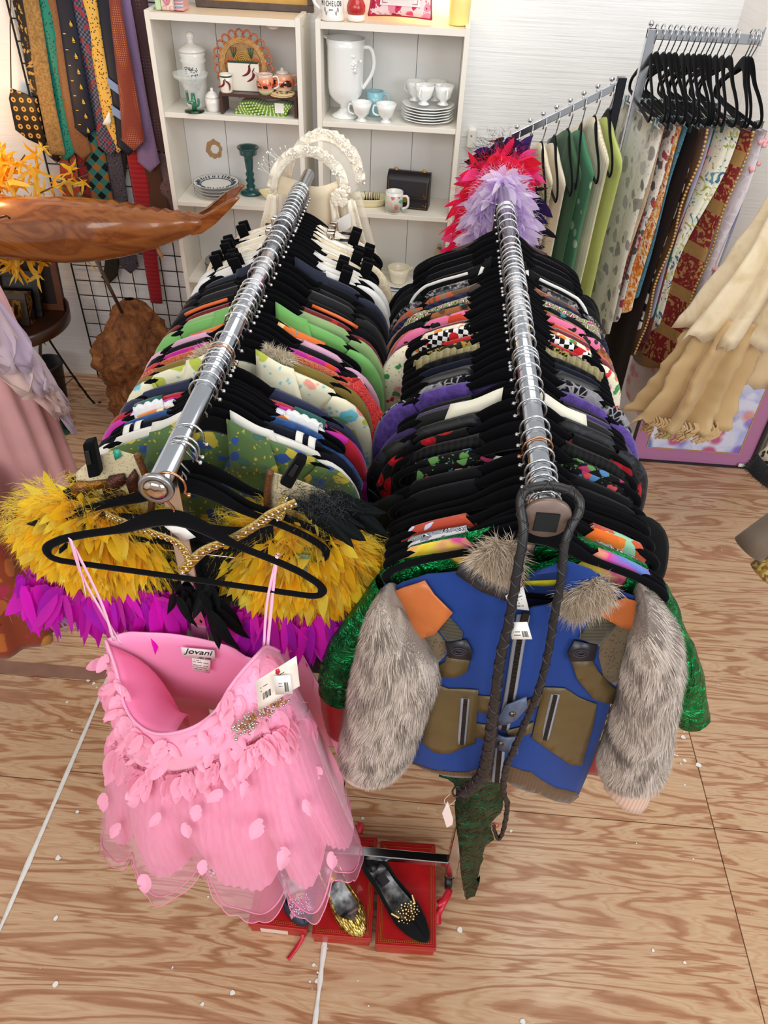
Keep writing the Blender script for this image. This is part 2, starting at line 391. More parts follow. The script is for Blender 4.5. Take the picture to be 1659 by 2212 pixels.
# ---------------------------------------------------------------- bookcases
CREAM = solid('#ece7dc', 0.42, name='shelf laminate'); CREAM2 = solid('#e6e6e4', 0.6, name='shelf back')
def bookcase(x0, x1, label):
    t = thing('bookcase', label, 'bookcase', (x0, 3.08, 0)); W_ = x1 - x0; D = 0.235; T = 0.018; H_ = 1.691
    for s in (0, 1):
        a = 0 if s == 0 else W_ - T
        MB().box((a, 0, 0), (a + T, D, H_)).obj('side_panel', CREAM, t, flat=True, bevel=0.001)
    MB().box((T, 0.0, H_ - 0.026), (W_ - T, D, H_ - 0.006)).obj('top_panel', solid('#e2cdb0', 0.45, name='shelf top'), t, flat=True, bevel=0.001)
    MB().box((T, -0.001, H_ - 0.027), (W_ - T, 0.0005, H_ - 0.005)).obj('edge_band', CREAM, t, flat=True)
    for z in (1.362, 1.027, 0.69, 0.355, 0.07):
        MB().box((T + 0.0005, 0.004, z - T), (W_ - T - 0.0005, D - 0.008, z)).obj('shelf', CREAM, t, flat=True, bevel=0.001)
    for i in range(3):
        MB().box((T + (W_ - 2*T) * i / 3 + 0.0012, D - 0.007, 0.02), (T + (W_ - 2*T) * (i + 1) / 3 - 0.0012, D, H_ - 0.03)).obj('back_panel', CREAM2, t, flat=True)
    return t
caseL = bookcase(-1.076, -0.516, 'white five shelf bookcase beside the neckties with chili pepper ware and riser')
caseR = bookcase(-0.462, 0.087, 'white five shelf bookcase holding milk glass pitcher, cups and black purse')
for z in (1.63, 1.66): MB().lathe([(0.004, 0), (0.004, 0.001), (0.002, 0.0015)], 10, (0.560, 0.06 + (1.66 - z) * 4, z), axis='X').obj('screw', STEEL, caseL)
pb = MB(); ring = []
n = 26
out = [(0.035 * (1 + 0.3 * nz(i * 0.9, 1.1)) * math.cos(2*PI*i/n), 0.035 * (1.1 + 0.45 * nz(i * 0.7, 5.1)) * math.sin(2*PI*i/n)) for i in range(n)]
inn = [(0.018 * (1 + 0.3 * nz(i * 0.9, 8.1)) * math.cos(2*PI*i/n) + 0.004, 0.018 * (1 + 0.3 * nz(i * 0.9, 2.1)) * math.sin(2*PI*i/n)) for i in range(n)]
pb.add([(x, 0, z) for x, z in out] + [(x, 0, z) for x, z in inn], [(i, (i+1) % n, n + (i+1) % n, n + i) for i in range(n)])
pb.obj('torn_patch', solid('#b08a60', 0.8, name='bare board', var=0.1, vscale=60), caseL, loc=(0.135, 0.2272, 1.172))
# ---------------------------------------------------------------- the double garment rack
ZR = 1.45; RR = 0.0165
XL0, XL1, XR0, XR1 = -0.3655, -0.357, 0.196, 0.1935
YN, YF = 0.80, 2.19
def rail_x(side, y):
    t = (y - YN) / (YF - YN); return lerp(XL0, XL1, t) if side == 'L' else lerp(XR0, XR1, t)
rack = thing('garment_rack', 'chrome double rail garment rack crowded with clothes on both rails', 'rack', (0, 0, 0))
for sd in 'LR':
    xa, xb = rail_x(sd, YN), rail_x(sd, YF)
    ra = MB().tube([(xa, YN - 0.004, ZR), (xb, YF, ZR)], RR, 24).obj('rail', CHROME, rack)
    if sd == 'L':
        MB().lathe([(0.0, -0.0005), (0.017, -0.0015), (0.0175, -0.0035), (0.0255, -0.0035), (0.026, -0.002), (0.026, 0.004), (0.0, 0.004)], 32, (xa, YN - 0.006, ZR), axis='Y').obj('end_cap', solid('#a9abae', 0.32, 1.0, name='brushed cap'), rack)
        MB().lathe([(0.0, -0.0075), (0.008, -0.007), (0.0172, -0.004), (0.0172, 0.0)], 32, (xa, YN - 0.008, ZR), axis='Y').obj('cap_dome', solid('#cdb8a6', 0.12, 1.0, name='polished dome'), rack)
    else:
        MB().lathe([(0.0, -0.003), (0.034, -0.003), (0.0355, -0.001), (0.0355, 0.005), (0.0, 0.005)], 32, (xa, YN - 0.006, ZR), axis='Y').obj('end_cap', solid('#7d6a60', 0.4, 0.35, name='bronzed cap', var=0.08, vscale=60), rack, merge=False)
        MB().box((xa - 0.017, YN - 0.0125, ZR - 0.021), (xa + 0.017, YN - 0.0088, ZR + 0.013)).obj('velcro_square', solid('#141416', 0.95, bump=0.5, bscale=700), rack, flat=True, bevel=0.001)
    for yy in (0.865, 2.10):
        xx = rail_x(sd, yy) - 0.006
        MB().box((xx - 0.015, yy - 0.013, 0.075), (xx + 0.015, yy + 0.013, ZR - RR + 0.003)).obj('upright', CHROME, rack, flat=True, bevel=0.002)
    xx = rail_x(sd, 1.5) - 0.006
    MB().box((xx - 0.014, 0.80, 0.05), (xx + 0.014, 2.17, 0.078)).obj('base_bar', CHROME, rack, flat=True, bevel=0.002) if sd == 'L' else None
    for yy in (0.865, 2.10):
        wh = MB().lathe([(0.006, -0.009), (0.022, -0.009), (0.024, -0.006), (0.024, 0.006), (0.022, 0.009), (0.006, 0.009)], 18, (xx, yy, 0.024), axis='X').obj('caster', BLACKPL, rack)
        MB().box((xx - 0.012, yy - 0.006, 0.024), (xx - 0.0095, yy + 0.006, 0.078)).box((xx + 0.0095, yy - 0.006, 0.024), (xx + 0.012, yy + 0.006, 0.078)).box((xx - 0.012, yy - 0.006, 0.05), (xx + 0.012, yy + 0.006, 0.077)).obj('fork', STEEL, wh, flat=True)
for yy in (0.865, 2.10):
    MB().box((XL0 + 0.008, yy - 0.012, 0.135), (XR0 - 0.02, yy + 0.012, 0.16)).obj('cross_bar', CHROME, rack, flat=True, bevel=0.002)

# ---------------------------------------------------------------- hangers
ARM = [(0.0, -0.066), (0.022, -0.070), (0.05, -0.083), (0.085, -0.104), (0.115, -0.116), (0.15, -0.129), (0.185, -0.145), (0.205, -0.158)]
def arm_z(x): return interp(ARM, abs(x))
def hook_path(side, tip=1.0):
    """wire over the rail: up one flank, over the top, ball tip on the other side (side = +1: tip towards +x)"""
    r = 0.0235; P = [(0, 0, -0.068), (0, 0, -0.046), (-side * 0.012, 0, -0.028)]
    for i in range(13):
        a = math.radians(205 - i * 19.5); P.append((side * r * math.cos(a), 0, r * math.sin(a)))
    a = math.radians(205 - 12 * 19.5); P.append((side * (r * math.cos(a) + 0.006), 0, r * math.sin(a) - 0.004))
    return P
def body_path(wd=0.222, bar=-0.2):
    s = wd / 0.222
    h = [(x * s, 0, z) for x, z in ARM] + [(0.217*s, 0, -0.168), (0.224*s, 0, -0.181), (0.219*s, 0, -0.195), (0.203*s, 0, bar)]
    return [(-p[0], 0, p[2]) for p in reversed(h[1:])] + h
def make_hanger(name, label, side, wire=STEEL, wd=0.222, clips=None, bodymat=None, openbar=False):
    t = thing(name, label, 'hanger'); bm = bodymat or VELVET
    hk = MB().tube(hook_path(side), 0.0021, 6); tp = hook_path(side)[-1]; hk.ball(tp, 0.0038, 8, 5); hk.obj('hook', wire, t)
    P = spline(body_path(wd), 3); c = len(P) // 2
    b = MB(); rad = [lerp(0.0175, 0.0078, smooth(abs(p.x) / 0.12)) if p.z > -0.19 else 0.0066 for p in P]
    b.tube(P, rad, 8, flat=0.5, up=(0, 1, 0) if False else None, cap=False)
    b = MB()                                                     # flattened section: deep in z, thin in y
    vs = []; n = 8
    for i, p in enumerate(P):
        q = (P[min(i + 1, len(P) - 1)] - P[max(i - 1, 0)]).normalized(); nrm = Vector((-q.z, 0, q.x))
        for j in range(n):
            a = 2*PI*j/n; vs.append(p + nrm * (rad[i] * math.cos(a)) + Vector((0, 0.0034 * math.sin(a), 0)))
    m = len(P); b.add(vs, [(i*n+j, i*n+(j+1) % n, ((i+1) % m)*n+(j+1) % n, ((i+1) % m)*n+j) for i in range(m) for j in range(n)])
    b.obj('hanger_body', bm, t)
    if clips:
        if clips[0] == 'metal':
            MB().tube([(-0.20, 0, -0.218), (0.20, 0, -0.218)], 0.0016, 6).tube([(-0.2, 0, -0.218), (-0.2, 0, -0.2)], 0.0012, 5).tube([(0.2, 0, -0.218), (0.2, 0, -0.2)], 0.0012, 5).obj('clip_wire', CHROME, t)
        for x in clips[1]:
            if clips[0] == 'metal':
                q = MB().box((x - 0.012, -0.009, -0.214), (x + 0.012, -0.005, -0.182)).box((x - 0.012, 0.005, -0.214), (x + 0.012, 0.009, -0.182)).box((x - 0.01, -0.009, -0.250), (x + 0.01, -0.002, -0.212)).box((x - 0.01, 0.002, -0.250), (x + 0.01, 0.009, -0.212))
                for zz in range(5):
                    for xx in range(4): q.box((x - 0.0105 + xx * 0.0056, -0.0105, -0.209 + zz * 0.0055), (x - 0.0072 + xx * 0.0056, -0.0088, -0.2055 + zz * 0.0055))
                q.obj('clip', solid('#8fb0b4', 0.25, 0.9, name='clip steel'), t, flat=True)
            else:
                zb = arm_z(x) - 0.01
                q = MB().box((x - 0.014, -0.019, zb - 0.035), (x + 0.014, -0.009, zb + 0.05)).box((x - 0.014, 0.009, zb - 0.035), (x + 0.014, 0.019, zb + 0.05)).box((x - 0.012, -0.010, zb - 0.006), (x + 0.012, 0.010, zb + 0.004))
                tl = 0.5 if x > 0 else -0.5; q.v = [Matrix.Rotation(tl * 0.6, 3, 'Y') @ (p - Vector((x, 0, zb))) + Vector((x, 0, zb)) for p in q.v]
                q.obj('clip', VELVET, t, flat=True, bevel=0.003)
    return t

# ---------------------------------------------------------------- garments on hangers
def garment(name, label, cat, loc, rz, mat, sh=0.205, neck=0.075, dip=0.09, bdip=0.025, length=0.75, bw=0.2, hem=0.23, thick=0.013, sleeve=None, smat=None, collar=None, seed=0, lift=0.005, drop=0.0, fold=0.008):
    """a tube of cloth over the hanger: two sheets that meet at the sides, open at the neck"""
    t = thing(name, label, cat, loc, rz); rs = random.Random(seed); ph = rs.uniform(0, 6); ph2 = rs.uniform(0, 6)
    top = lambda x: arm_z(x) + lift + 0.007 - drop - max(0.0, abs(x) - 0.19) * 0.9
    zb = -length
    def pt(u, v, f):
        x0 = u * sh; au = abs(x0)
        z0 = top(x0); d = dip if f < 0 else bdip
        if au < neck: z0 -= d * (1 - (au / neck) ** 2.2)
        w_ = interp([(0, sh), (0.12, sh * 0.985), (0.3, bw), (0.55, bw), (1, hem)], v); x = u * w_
        z = lerp(z0, zb, v) ; tk = interp([(0, 0.0055), (0.08, thick * 0.8), (0.3, thick), (1, thick * 1.15)], v)
        y = f * tk * (1 - abs(u) ** 4) + (fold * v * math.sin(9 * u + ph + 2 * v) + fold * 0.5 * smooth(v * 4) * math.sin(21 * u + ph2)) * (1 - abs(u) ** 3)
        x += 0.006 * v * math.sin(14 * v + ph) ; z += 0.006 * v * math.sin(7 * u + ph2)
        return Vector((x, y, z))
    nu, nv = 25, 14; b = MB(); vv = lambda k: (k / (nv - 1)) ** 1.35
    F = [[pt(-1 + 2*i/(nu-1), vv(k), -1) for i in range(nu)] for k in range(nv)]; B = [[pt(-1 + 2*i/(nu-1), vv(k), 1) for i in range(nu)] for k in range(nv)]
    vs = [p for r in F for p in r] + [p for r in B for p in r]; o = nu * nv; fs = []
    for k in range(nv - 1):
        for i in range(nu - 1):
            a = k*nu+i; fs.append((a, a+nu, a+nu+1, a+1)); fs.append((o+a, o+a+1, o+a+nu+1, o+a+nu))
        for i in (0, nu - 1):
            a = k*nu+i; fs.append((a, o+a, o+a+nu, a+nu) if i == 0 else (a, a+nu, o+a+nu, o+a))
    for i in range(nu - 1):
        xm = abs((-1 + 2*(i+0.5)/(nu-1)) * sh)
        if xm > neck: fs.append((i, i+1, o+i+1, o+i))
    b.add(vs, fs); b.obj('body', mat, t, solid=0.0015)
    sm = smat or mat
    if sleeve:
        L = {'long': 0.52, 'short': 0.17, 'cap': 0.06}[sleeve]; rw = {'long': 0.062, 'short': 0.066, 'cap': 0.05}[sleeve]
        for s in (-1, 1):
            P = spline([(s*(sh-0.03), 0, top(sh-0.03) - 0.035), (s*(sh+0.012), 0, top(sh) - 0.045), (s*(sh+0.032), 0, top(sh)-0.075 - 0.06*min(1, L*3)), (s*(sh+0.036), 0.0, top(sh)-0.06 - L*0.6), (s*(sh+0.028), -0.004, top(sh) - 0.06 - L)], 4)
            k = len(P); vs = []; n = 10
            for i, p in enumerate(P):
                q = (P[min(i+1, k-1)] - P[max(i-1, 0)]).normalized(); nr = Vector((-q.z, 0, q.x)); f_ = i/(k-1); rw_ = rw * interp([(0, 0.55), (0.15, 0.9), (0.35, 1.0), (1, 0.8)], f_)
                for j in range(n):
                    a = 2*PI*j/n; vs.append(p + nr*(rw_*0.62*math.cos(a)) + Vector((0, (thick*1.15 + 0.003*math.sin(5*f_*6 + ph))*math.sin(a) + 0.004*math.sin(9*f_+ph+s), 0)))
            MB().add(vs, [(i*n+j, i*n+(j+1) % n, (i+1)*n+(j+1) % n, (i+1)*n+j) for i in range(k-1) for j in range(n)]).obj('sleeve', sm, t)
    if collar:
        cm, cl = collar                                          # two collar wings lying on the shoulders
        for s in (-1, 1):
            def cf(u, v, s=s):
                x = lerp(0.035, cl + neck, u); zz = top(x) + 0.006 - 0.075 * (1 - u) ** 2 * v - 0.004; 
                return Vector((s * (x + 0.02 * v * u), -0.006 - 0.018 * v - 0.004 * math.sin(3 * u), zz + 0.012 * (1 - v) - 0.062 * v * (0.55 + 0.45 * u)))
            MB().grid(cf, 8, 5).obj('collar', cm, t, solid=0.002)
    return t
def row_y(side, ypx):
    """rail position whose shoulder (0.15 off the hook) is seen at image row ypx"""
    lo, hi = 0.6, 2.4; sx = 0.15 if side == 'L' else -0.15
    for _ in range(40):
        m_ = (lo + hi) / 2; q = RW.transposed() @ Vector((rail_x(side, m_) + sx, m_, ZR + arm_z(0.15) + 0.012 - CAM_H)); yy = CY + FPX * q.y / q.z
        if yy > ypx: lo = m_
        else: hi = m_
    return (lo + hi) / 2
def pxy(side, ypx):
    """rail position of a hook seen at image row ypx"""
    lo, hi = 0.6, 2.4
    for _ in range(40):
        m_ = (lo + hi) / 2; q = RW.transposed() @ Vector((rail_x(side, m_), m_, ZR + 0.022 - CAM_H)); yy = CY + FPX * q.y / q.z
        if yy > ypx: lo = m_
        else: hi = m_
    return (lo + hi) / 2
# row: hook row, hanger look, hanger words, garment words, noun, category, material, garment settings
BK = solid('#08080a', 0.85, sheen=0.15, name='black cloth'); BK2 = fab('plain', ['#0c0c10'], 1, 0.8); NAVY = fab('plain', ['#171d31'], 1, 0.75); NAVYB = fab('plain', ['#1d2438'], 1)
BLK3 = fab('plain', ['#111015'], 1, 0.55, 0.1); 
LEFT = [
 (978, 'v', 'green and blue tile print blouse with wide collar', 'blouse', fab('floral', ['#4f6b3c', '#2b4f9a', '#b5a53a', '#3c5f52', '#24458c'], 1.7), dict(neck=0.05, dip=0.12, sleeve='short', collar=('same', 0.055), length=0.7)),
 (958, 'v', 'white wide collared jacket with long sleeves', 'jacket', fab('plain', ['#e9e6dd'], 1, 0.6), dict(neck=0.06, dip=0.1, sleeve='long', collar=('same', 0.05), length=0.72)),
 (940, 'v', 'black varsity top with white bands and grey star patch', 'top', fab('plain', ['#101321'], 1), dict(neck=0.09, sleeve='long', bands='#ece9e2')),
 (924, 'v', 'royal blue nubbly tweed sleeveless top', 'top', fab('knit', ['#23508f'], 1), dict(neck=0.105, dip=0.05, sleeve='cap', length=0.55)),
 (913, 'v', 'orange and white checked strap sundress', 'dress', fab('stripe_x', ['#e07a22', '#f3d9b8', '#e88a2c'], 1.6, rot=(0, 0.7, 0)), dict(neck=0.11, sh=0.17, dip=0.05)),
 (905, 'v', 'white knit tank top with broad scalloped straps', 'top', fab('wash', ['#efeee9', '#dfe5ee', '#e8e2d2'], 1), dict(neck=0.10, sh=0.20, dip=0.16, bdip=0.08, straps=True)),
 (898, 'c', 'magenta long dress', 'dress', fab('plain', ['#c21fa0'], 1), dict(neck=0.1, sleeve='short')),
 (891, 'v', 'red top with teal shoulder stripe', 'top', fab('plain', ['#b01226'], 1), dict(neck=0.09, bands='#0f5a55', sleeve='short')),
 (866, 'v', 'navy blue tailored jacket', 'jacket', fab('plain', ['#202745'], 1), dict(neck=0.085, sleeve='long', length=0.7)),
 (822, 'v', 'cream jacket with pink and aqua flowers', 'jacket', fab('floral', ['#ece6c8', '#ee8d86', '#6fc3d6', '#b7c24a', '#f0a08e', '#79b37a'], 1.1), dict(neck=0.06, sleeve='long', collar=('same', 0.05), length=0.72)),
 (804, 'v', 'olive suede coat with pale fur collar and lace tabs', 'coat', fab('plain', ['#7d6a2a'], 1), dict(neck=0.08, sleeve='long', fur='#e6dac4')),
 (789, 'v', 'rust red paisley blouse', 'blouse', fab('paisley', ['#a8352a', '#c8623a', '#8c2a24', '#d08a5a'], 1.4), dict(neck=0.09, sleeve='long')),
 (778, 'v', 'magenta caftan with orange embroidered flowers and green lining', 'caftan', fab('floral', ['#b81490', '#e2452a', '#d83c1e', '#c4208e', '#e8641e'], 0.8), dict(neck=0.09, sleeve='long', smat=fab('paisley', ['#8e1238', '#d8391c', '#b3123f', '#dc4a22'], 1.2))),
 (765, 'v', 'black cardigan with white line drawings', 'cardigan', fab('dots', ['#17141a', '#e6e2dc', '#17141a'], 0.55), dict(neck=0.1, sleeve='long')),
 (752, 'v', 'pale lilac pink chiffon blouse', 'blouse', fab('plain', ['#d9a5c0'], 1, 0.6), dict(neck=0.1, sleeve='long', sh=0.215)),
 (743, 'v', 'orange satin vest embroidered with flowers', 'vest', fab('floral', ['#e2742a', '#f0c060', '#3f8f9a', '#d84a3a', '#f3dba0'], 1.5), dict(neck=0.045, sh=0.15, dip=0.1)),
 (716, 'v', 'bright apple green jacket with lace trim', 'jacket', fab('plain', ['#74b562'], 1), dict(neck=0.075, sleeve='long', sh=0.215, collar=('same', 0.03))),
 (701, 'v', 'pale sage green jacket', 'jacket', fab('plain', ['#93b077'], 1), dict(neck=0.08, sleeve='long', sh=0.215)),
 (691, 'v', 'dark red tunic with red corded embroidery', 'tunic', fab('dots', ['#6c0f16', '#b51c22', '#7a1018'], 0.8), dict(neck=0.085, sleeve='long', sh=0.21)),
 (671, 'v', 'black silk jacket with orange satin piping', 'jacket', BK2, dict(neck=0.09, sleeve='long', piping='#d9652a', sh=0.213)),
 (652, 'v', 'plain black wool blazer', 'blazer', BK, dict(neck=0.09, sleeve='long', sh=0.215)),
 (640, 'v', 'black knitted pullover', 'pullover', BLK3, dict(neck=0.1, sleeve='long', sh=0.212)),
 (629, 'v', 'black crepe evening jacket', 'jacket', BK2, dict(neck=0.1, sleeve='long', sh=0.21)),
 (616, 'v', 'navy blue cotton blouse', 'blouse', NAVYB, dict(neck=0.07, sleeve='long', sh=0.21, collar=('same', 0.04))),
 (602, 'b', 'white cotton skirt held in two clips', 'skirt', fab('plain', ['#e6e4df'], 1), dict(neck=0.1, sh=0.18, dip=0.03)),
 (593, 'v', 'white blouse with folded bands', 'blouse', fab('plain', ['#e9e7e4'], 1), dict(neck=0.08, sh=0.2, sleeve='short')),
 (585, 'b', 'ivory lace edged slip', 'slip', fab('lace', ['#d9cfb8', '#efe8d6'], 0.7), dict(neck=0.09, sh=0.2, dip=0.05)),
 (577, 'v', 'plain white linen shirt', 'shirt', fab('plain', ['#e3e2de'], 1), dict(neck=0.06, sh=0.2, sleeve='short')),
 (569, 'b', 'cream satin wrap with fringed edge', 'wrap', fab('plain', ['#e0d3b4'], 1, 0.4), dict(neck=0.09, sh=0.2)),
 (561, 'v', 'ivory embroidered blouse', 'blouse', fab('lace', ['#ded6c4', '#f2ece0'], 0.5), dict(neck=0.08, sh=0.19, length=0.6)),
 (553, 'b', 'ivory cotton petticoat with drawstring', 'petticoat', fab('plain', ['#e6dfcf'], 1), dict(neck=0.05, sh=0.19, dip=0.05, hem=0.28)),
 (545, 'v', 'ecru crocheted lace cardigan', 'cardigan', fab('lace', ['#d8c7a6', '#eadcc0'], 0.8), dict(neck=0.05, sh=0.2, sleeve='short')),
 (538, 'b', 'white eyelet cotton camisole', 'camisole', fab('lace', ['#e4e2dc', '#f2f0ea'], 0.7), dict(neck=0.045, sh=0.17, dip=0.06)),
 (531, 'v', 'cream silk slip dress', 'dress', fab('plain', ['#e3d6bc'], 1, 0.4), dict(neck=0.05, sh=0.15, length=0.8)),
 (524, 'v', 'ivory tulle christening gown', 'gown', fab('lace', ['#e2d8c6', '#efe8da'], 0.4), dict(neck=0.045, sh=0.17, length=0.9, hem=0.26)),
 (517, 'b', 'pale peach lace dress', 'dress', fab('lace', ['#e6d2c0', '#f2e8dc'], 0.5), dict(neck=0.08, sh=0.2, length=1.0, hem=0.3)),
]
RIGHT = [
 (1174, 'v', 'patchwork trousers with red, yellow and pink waistband', 'trousers', fab('wash', ['#e2541e', '#e8d23a', '#d83a8c', '#6b6ec2', '#4aa0c0'], 0.9, rot=(0, 0, 0)), dict(neck=0.095, dip=0.12, bdip=0.12, skirt=1)),
 (1158, 'v', 'patchwork trousers with black and white paisley waistband', 'trousers', fab('paisley', ['#1a181c', '#e6e2dc', '#3c8f86', '#7a3f8c'], 1.2), dict(neck=0.095, dip=0.12, bdip=0.12, skirt=1)),
 (1142, 'v', 'patchwork trousers with orange and grey waistband', 'trousers', fab('blotch', ['#7c7a86', '#c9c4c8', '#e07a22', '#df6a1a'], 0.6), dict(neck=0.095, dip=0.12, bdip=0.12, skirt=1)),
 (1126, 'v', 'patchwork trousers with pale blue and rust waistband', 'trousers', fab('blotch', ['#c3cbe6', '#b8442c', '#c4502a', '#8fc7a4'], 0.5), dict(neck=0.095, dip=0.12, bdip=0.12, skirt=1)),
 (1096, 'm', 'black trousers with braces and buckle', 'trousers', BK, dict(neck=0.09, sh=0.215, bw=0.22, hem=0.24)),
 (1076, 'mc', 'black skirt printed with kitchen pictures', 'skirt', fab('floral', ['#0d0c10', '#d8577a', '#d8b44a', '#4d7fae', '#8c3f8f', '#d8d2c6'], 2.2), dict(neck=0.085, sh=0.2, dip=0.05, bdip=0.05)),
 (1054, 'v', 'black cotton strap dress with shoulder ties', 'dress', BK2, dict(neck=0.09, sh=0.21, hem=0.3)),
 (990, 'v', 'black apron dress printed with food drawings', 'dress', fab('floral', ['#0d0c10', '#c84a4a', '#5a8a4a', '#4d7fae', '#e0dcd0', '#a0355e'], 2.0), dict(neck=0.09, sh=0.19, dip=0.05, bdip=0.05, foodie=1)),
 (1030, 'v', 'black jersey long dress with rounded shoulders', 'dress', fab('plain', ['#121214'], 1, 0.9), dict(neck=0.08, sh=0.225, sleeve='short', hem=0.32)),
 (962, 'v', 'black shawl with long silky fringe', 'shawl', fab('stripe_x', ['#060606', '#131315'], 9, 0.55), dict(neck=0.07, sh=0.235, bw=0.25, hem=0.27)),
 (938, 'v', 'black and scarlet lace top', 'top', fab('leopard', ['#0b0a0c', '#b3121e', '#8c0f18'], 0.6), dict(neck=0.1, sh=0.2, sleeve='cap')),
 (910, 'v', 'black burnout velvet tunic', 'tunic', fab('blotch', ['#08080a', '#0a0a0d', '#20222c'], 2.0, 0.5), dict(neck=0.08, sh=0.22, sleeve='short')),
 (888, 'm', 'black dress with a broad ivory satin collar', 'dress', BK, dict(neck=0.08, sh=0.21, collar=(solid('#e9e4cf', 0.4, name='ivory satin'), 0.05))),
 (880, 'v', 'dark violet cotton dress', 'dress', fab('plain', ['#3a2a5c'], 1), dict(neck=0.1, sh=0.205, sleeve='cap')),
 (872, 'v', 'black jersey wrap top', 'top', BLK3, dict(neck=0.09, sh=0.215)),
 (843, 'v', 'purple knitted cardigan', 'cardigan', fab('knit', ['#5a3f94'], 1), dict(neck=0.1, sh=0.22, sleeve='long')),
 (822, 'v', 'black blouse with silver lace overlay', 'blouse', fab('lace', ['#121114', '#a9a6aa'], 0.9), dict(neck=0.1, sh=0.215, sleeve='short')),
 (804, 'v', 'black satin sheath dress', 'dress', solid('#0b0b10', 0.4, name='black satin'), dict(neck=0.09, sh=0.2)),
 (790, 'v', 'midnight blue velvet dress', 'dress', fab('plain', ['#141827'], 1, 0.9, 0.6), dict(neck=0.09, sh=0.21)),
 (777, 'v', 'black pleated evening top', 'top', fab('stripe_x', ['#08080a', '#141418'], 4), dict(neck=0.09, sh=0.2)),
 (766, 'v', 'khaki silk dress with broad gathered straps', 'dress', fab('stripe_x', ['#8a7f56', '#978c63', '#7d734c'], 7, 0.45), dict(neck=0.07, sh=0.17, dip=0.16, bdip=0.12, straps=True)),
 (752, 'v', 'black and gold leaf print blouse', 'blouse', fab('blotch', ['#15130f', '#2a261a', '#a08a3a', '#17150f'], 2.2), dict(neck=0.09, sh=0.18)),
 (744, 'v', 'scarlet red cocktail dress', 'dress', fab('plain', ['#b31318'], 1), dict(neck=0.09, sh=0.15, dip=0.05)),
 (722, 'v', 'black and white checked dress with red flowers', 'dress', fab('check', ['#0d0d0e', '#eceae6', '#c6202a'], 2.2), dict(neck=0.095, sh=0.2)),
 (714, 'v', 'cream dress printed with cherries and fruit', 'dress', fab('floral', ['#ece5cc', '#cf2a2a', '#e08a2c', '#3f8f4c', '#e8a0a8', '#d8342e'], 2.0), dict(neck=0.1, sh=0.225, sleeve='long')),
 (706, 'v', 'maroon velvet jacket', 'jacket', fab('plain', ['#6d0f22'], 1, 0.8, 0.7), dict(neck=0.1, sh=0.225, sleeve='long')),
 (692, 'v', 'orange red velvet coat', 'coat', fab('plain', ['#cf3f1a'], 1, 0.8, 0.6), dict(neck=0.1, sh=0.215, sleeve='long')),
 (684, 'v', 'pink blouse with black spots', 'blouse', fab('leopard', ['#e0709a', '#191317', '#e0709a'], 1.0), dict(neck=0.1, sh=0.2, sleeve='short')),
 (674, 'v', 'brown leopard spotted coat', 'coat', fab('leopard', ['#9a6236', '#17100c', '#6b3d1f'], 0.9), dict(neck=0.09, sh=0.225, sleeve='long')),
 (667, 'v', 'black blouse with teal buds', 'blouse', fab('dots', ['#111418', '#3b7f84', '#c8793a'], 0.9), dict(neck=0.1, sh=0.21, sleeve='short')),
 (656, 'v', 'green and violet palm print shirt', 'shirt', fab('paisley', ['#7fae4a', '#1c2a1e', '#a8206c', '#d8dcc8'], 0.9), dict(neck=0.09, sh=0.19, sleeve='short')),
 (647, 'v', 'navy blue chevron ribbed cardigan', 'cardigan', fab('stripe_z', ['#161a30', '#232a48'], 9), dict(neck=0.09, sh=0.225, sleeve='long')),
 (637, 'v', 'brown and orange patchwork jacket', 'jacket', fab('blotch', ['#4a3a34', '#6b4a34', '#b8502c', '#8a6a5a'], 0.9), dict(neck=0.06, sh=0.215, sleeve='long')),
 (622, 'v', 'black sequinned evening jacket', 'jacket', fab('sequin', ['#141214', '#2a262a', '#5a565a', '#0c0b0c', '#8f8a8c'], 1.0, 0.3), dict(neck=0.09, sh=0.22, sleeve='long')),
 (600, 'v', 'black track jacket with white sleeve stripes', 'jacket', fab('plain', ['#0d0e10'], 1, 0.6), dict(neck=0.05, sh=0.225, sleeve='long', track=1, collar=('same', 0.0))),
 (582, 'v', 'black fine wool coat', 'coat', BK2, dict(neck=0.08, sh=0.225, sleeve='long')),
 (568, 'v', 'black velvet evening coat', 'coat', VELVET, dict(neck=0.08, sh=0.235, sleeve='long')),
 (552, 'v', 'black velvet bolero', 'bolero', fab('plain', ['#0e0a0c'], 1, 0.9, 0.6), dict(neck=0.09, sh=0.21, length=0.5)),
 (541, 'v', 'brown rose satin strap dress', 'dress', fab('plain', ['#4a2f30'], 1, 0.45), dict(neck=0.05, sh=0.13)),
]
def fur_tuft(b, c, n, ln, dr, spread=1.0, wdt=0.0007, cols=((0.8, 0.75, 0.65),), rs=R):
    c = Vector(c); dr = Vector(dr)
    for _ in range(n):
        d = (dr + Vector((rs.gauss(0, 0.5), rs.gauss(0, 0.5), rs.gauss(0, 0.5))) * spread).normalized(); s = d.orthogonal().normalized() * wdt; L = ln * rs.uniform(0.6, 1.15)
        g = Vector((0, 0, -0.25 * L)); co = rs.choice(cols); k = rs.uniform(0.8, 1.1); co = tuple(x * k for x in co)
        p1 = c + d * L * 0.5; p2 = c + d * L + g
        b.add([c - s, c + s, p1 + s * 0.8, p1 - s * 0.8, p2], [(0, 1, 2, 3), (3, 2, 4)], 0, co)
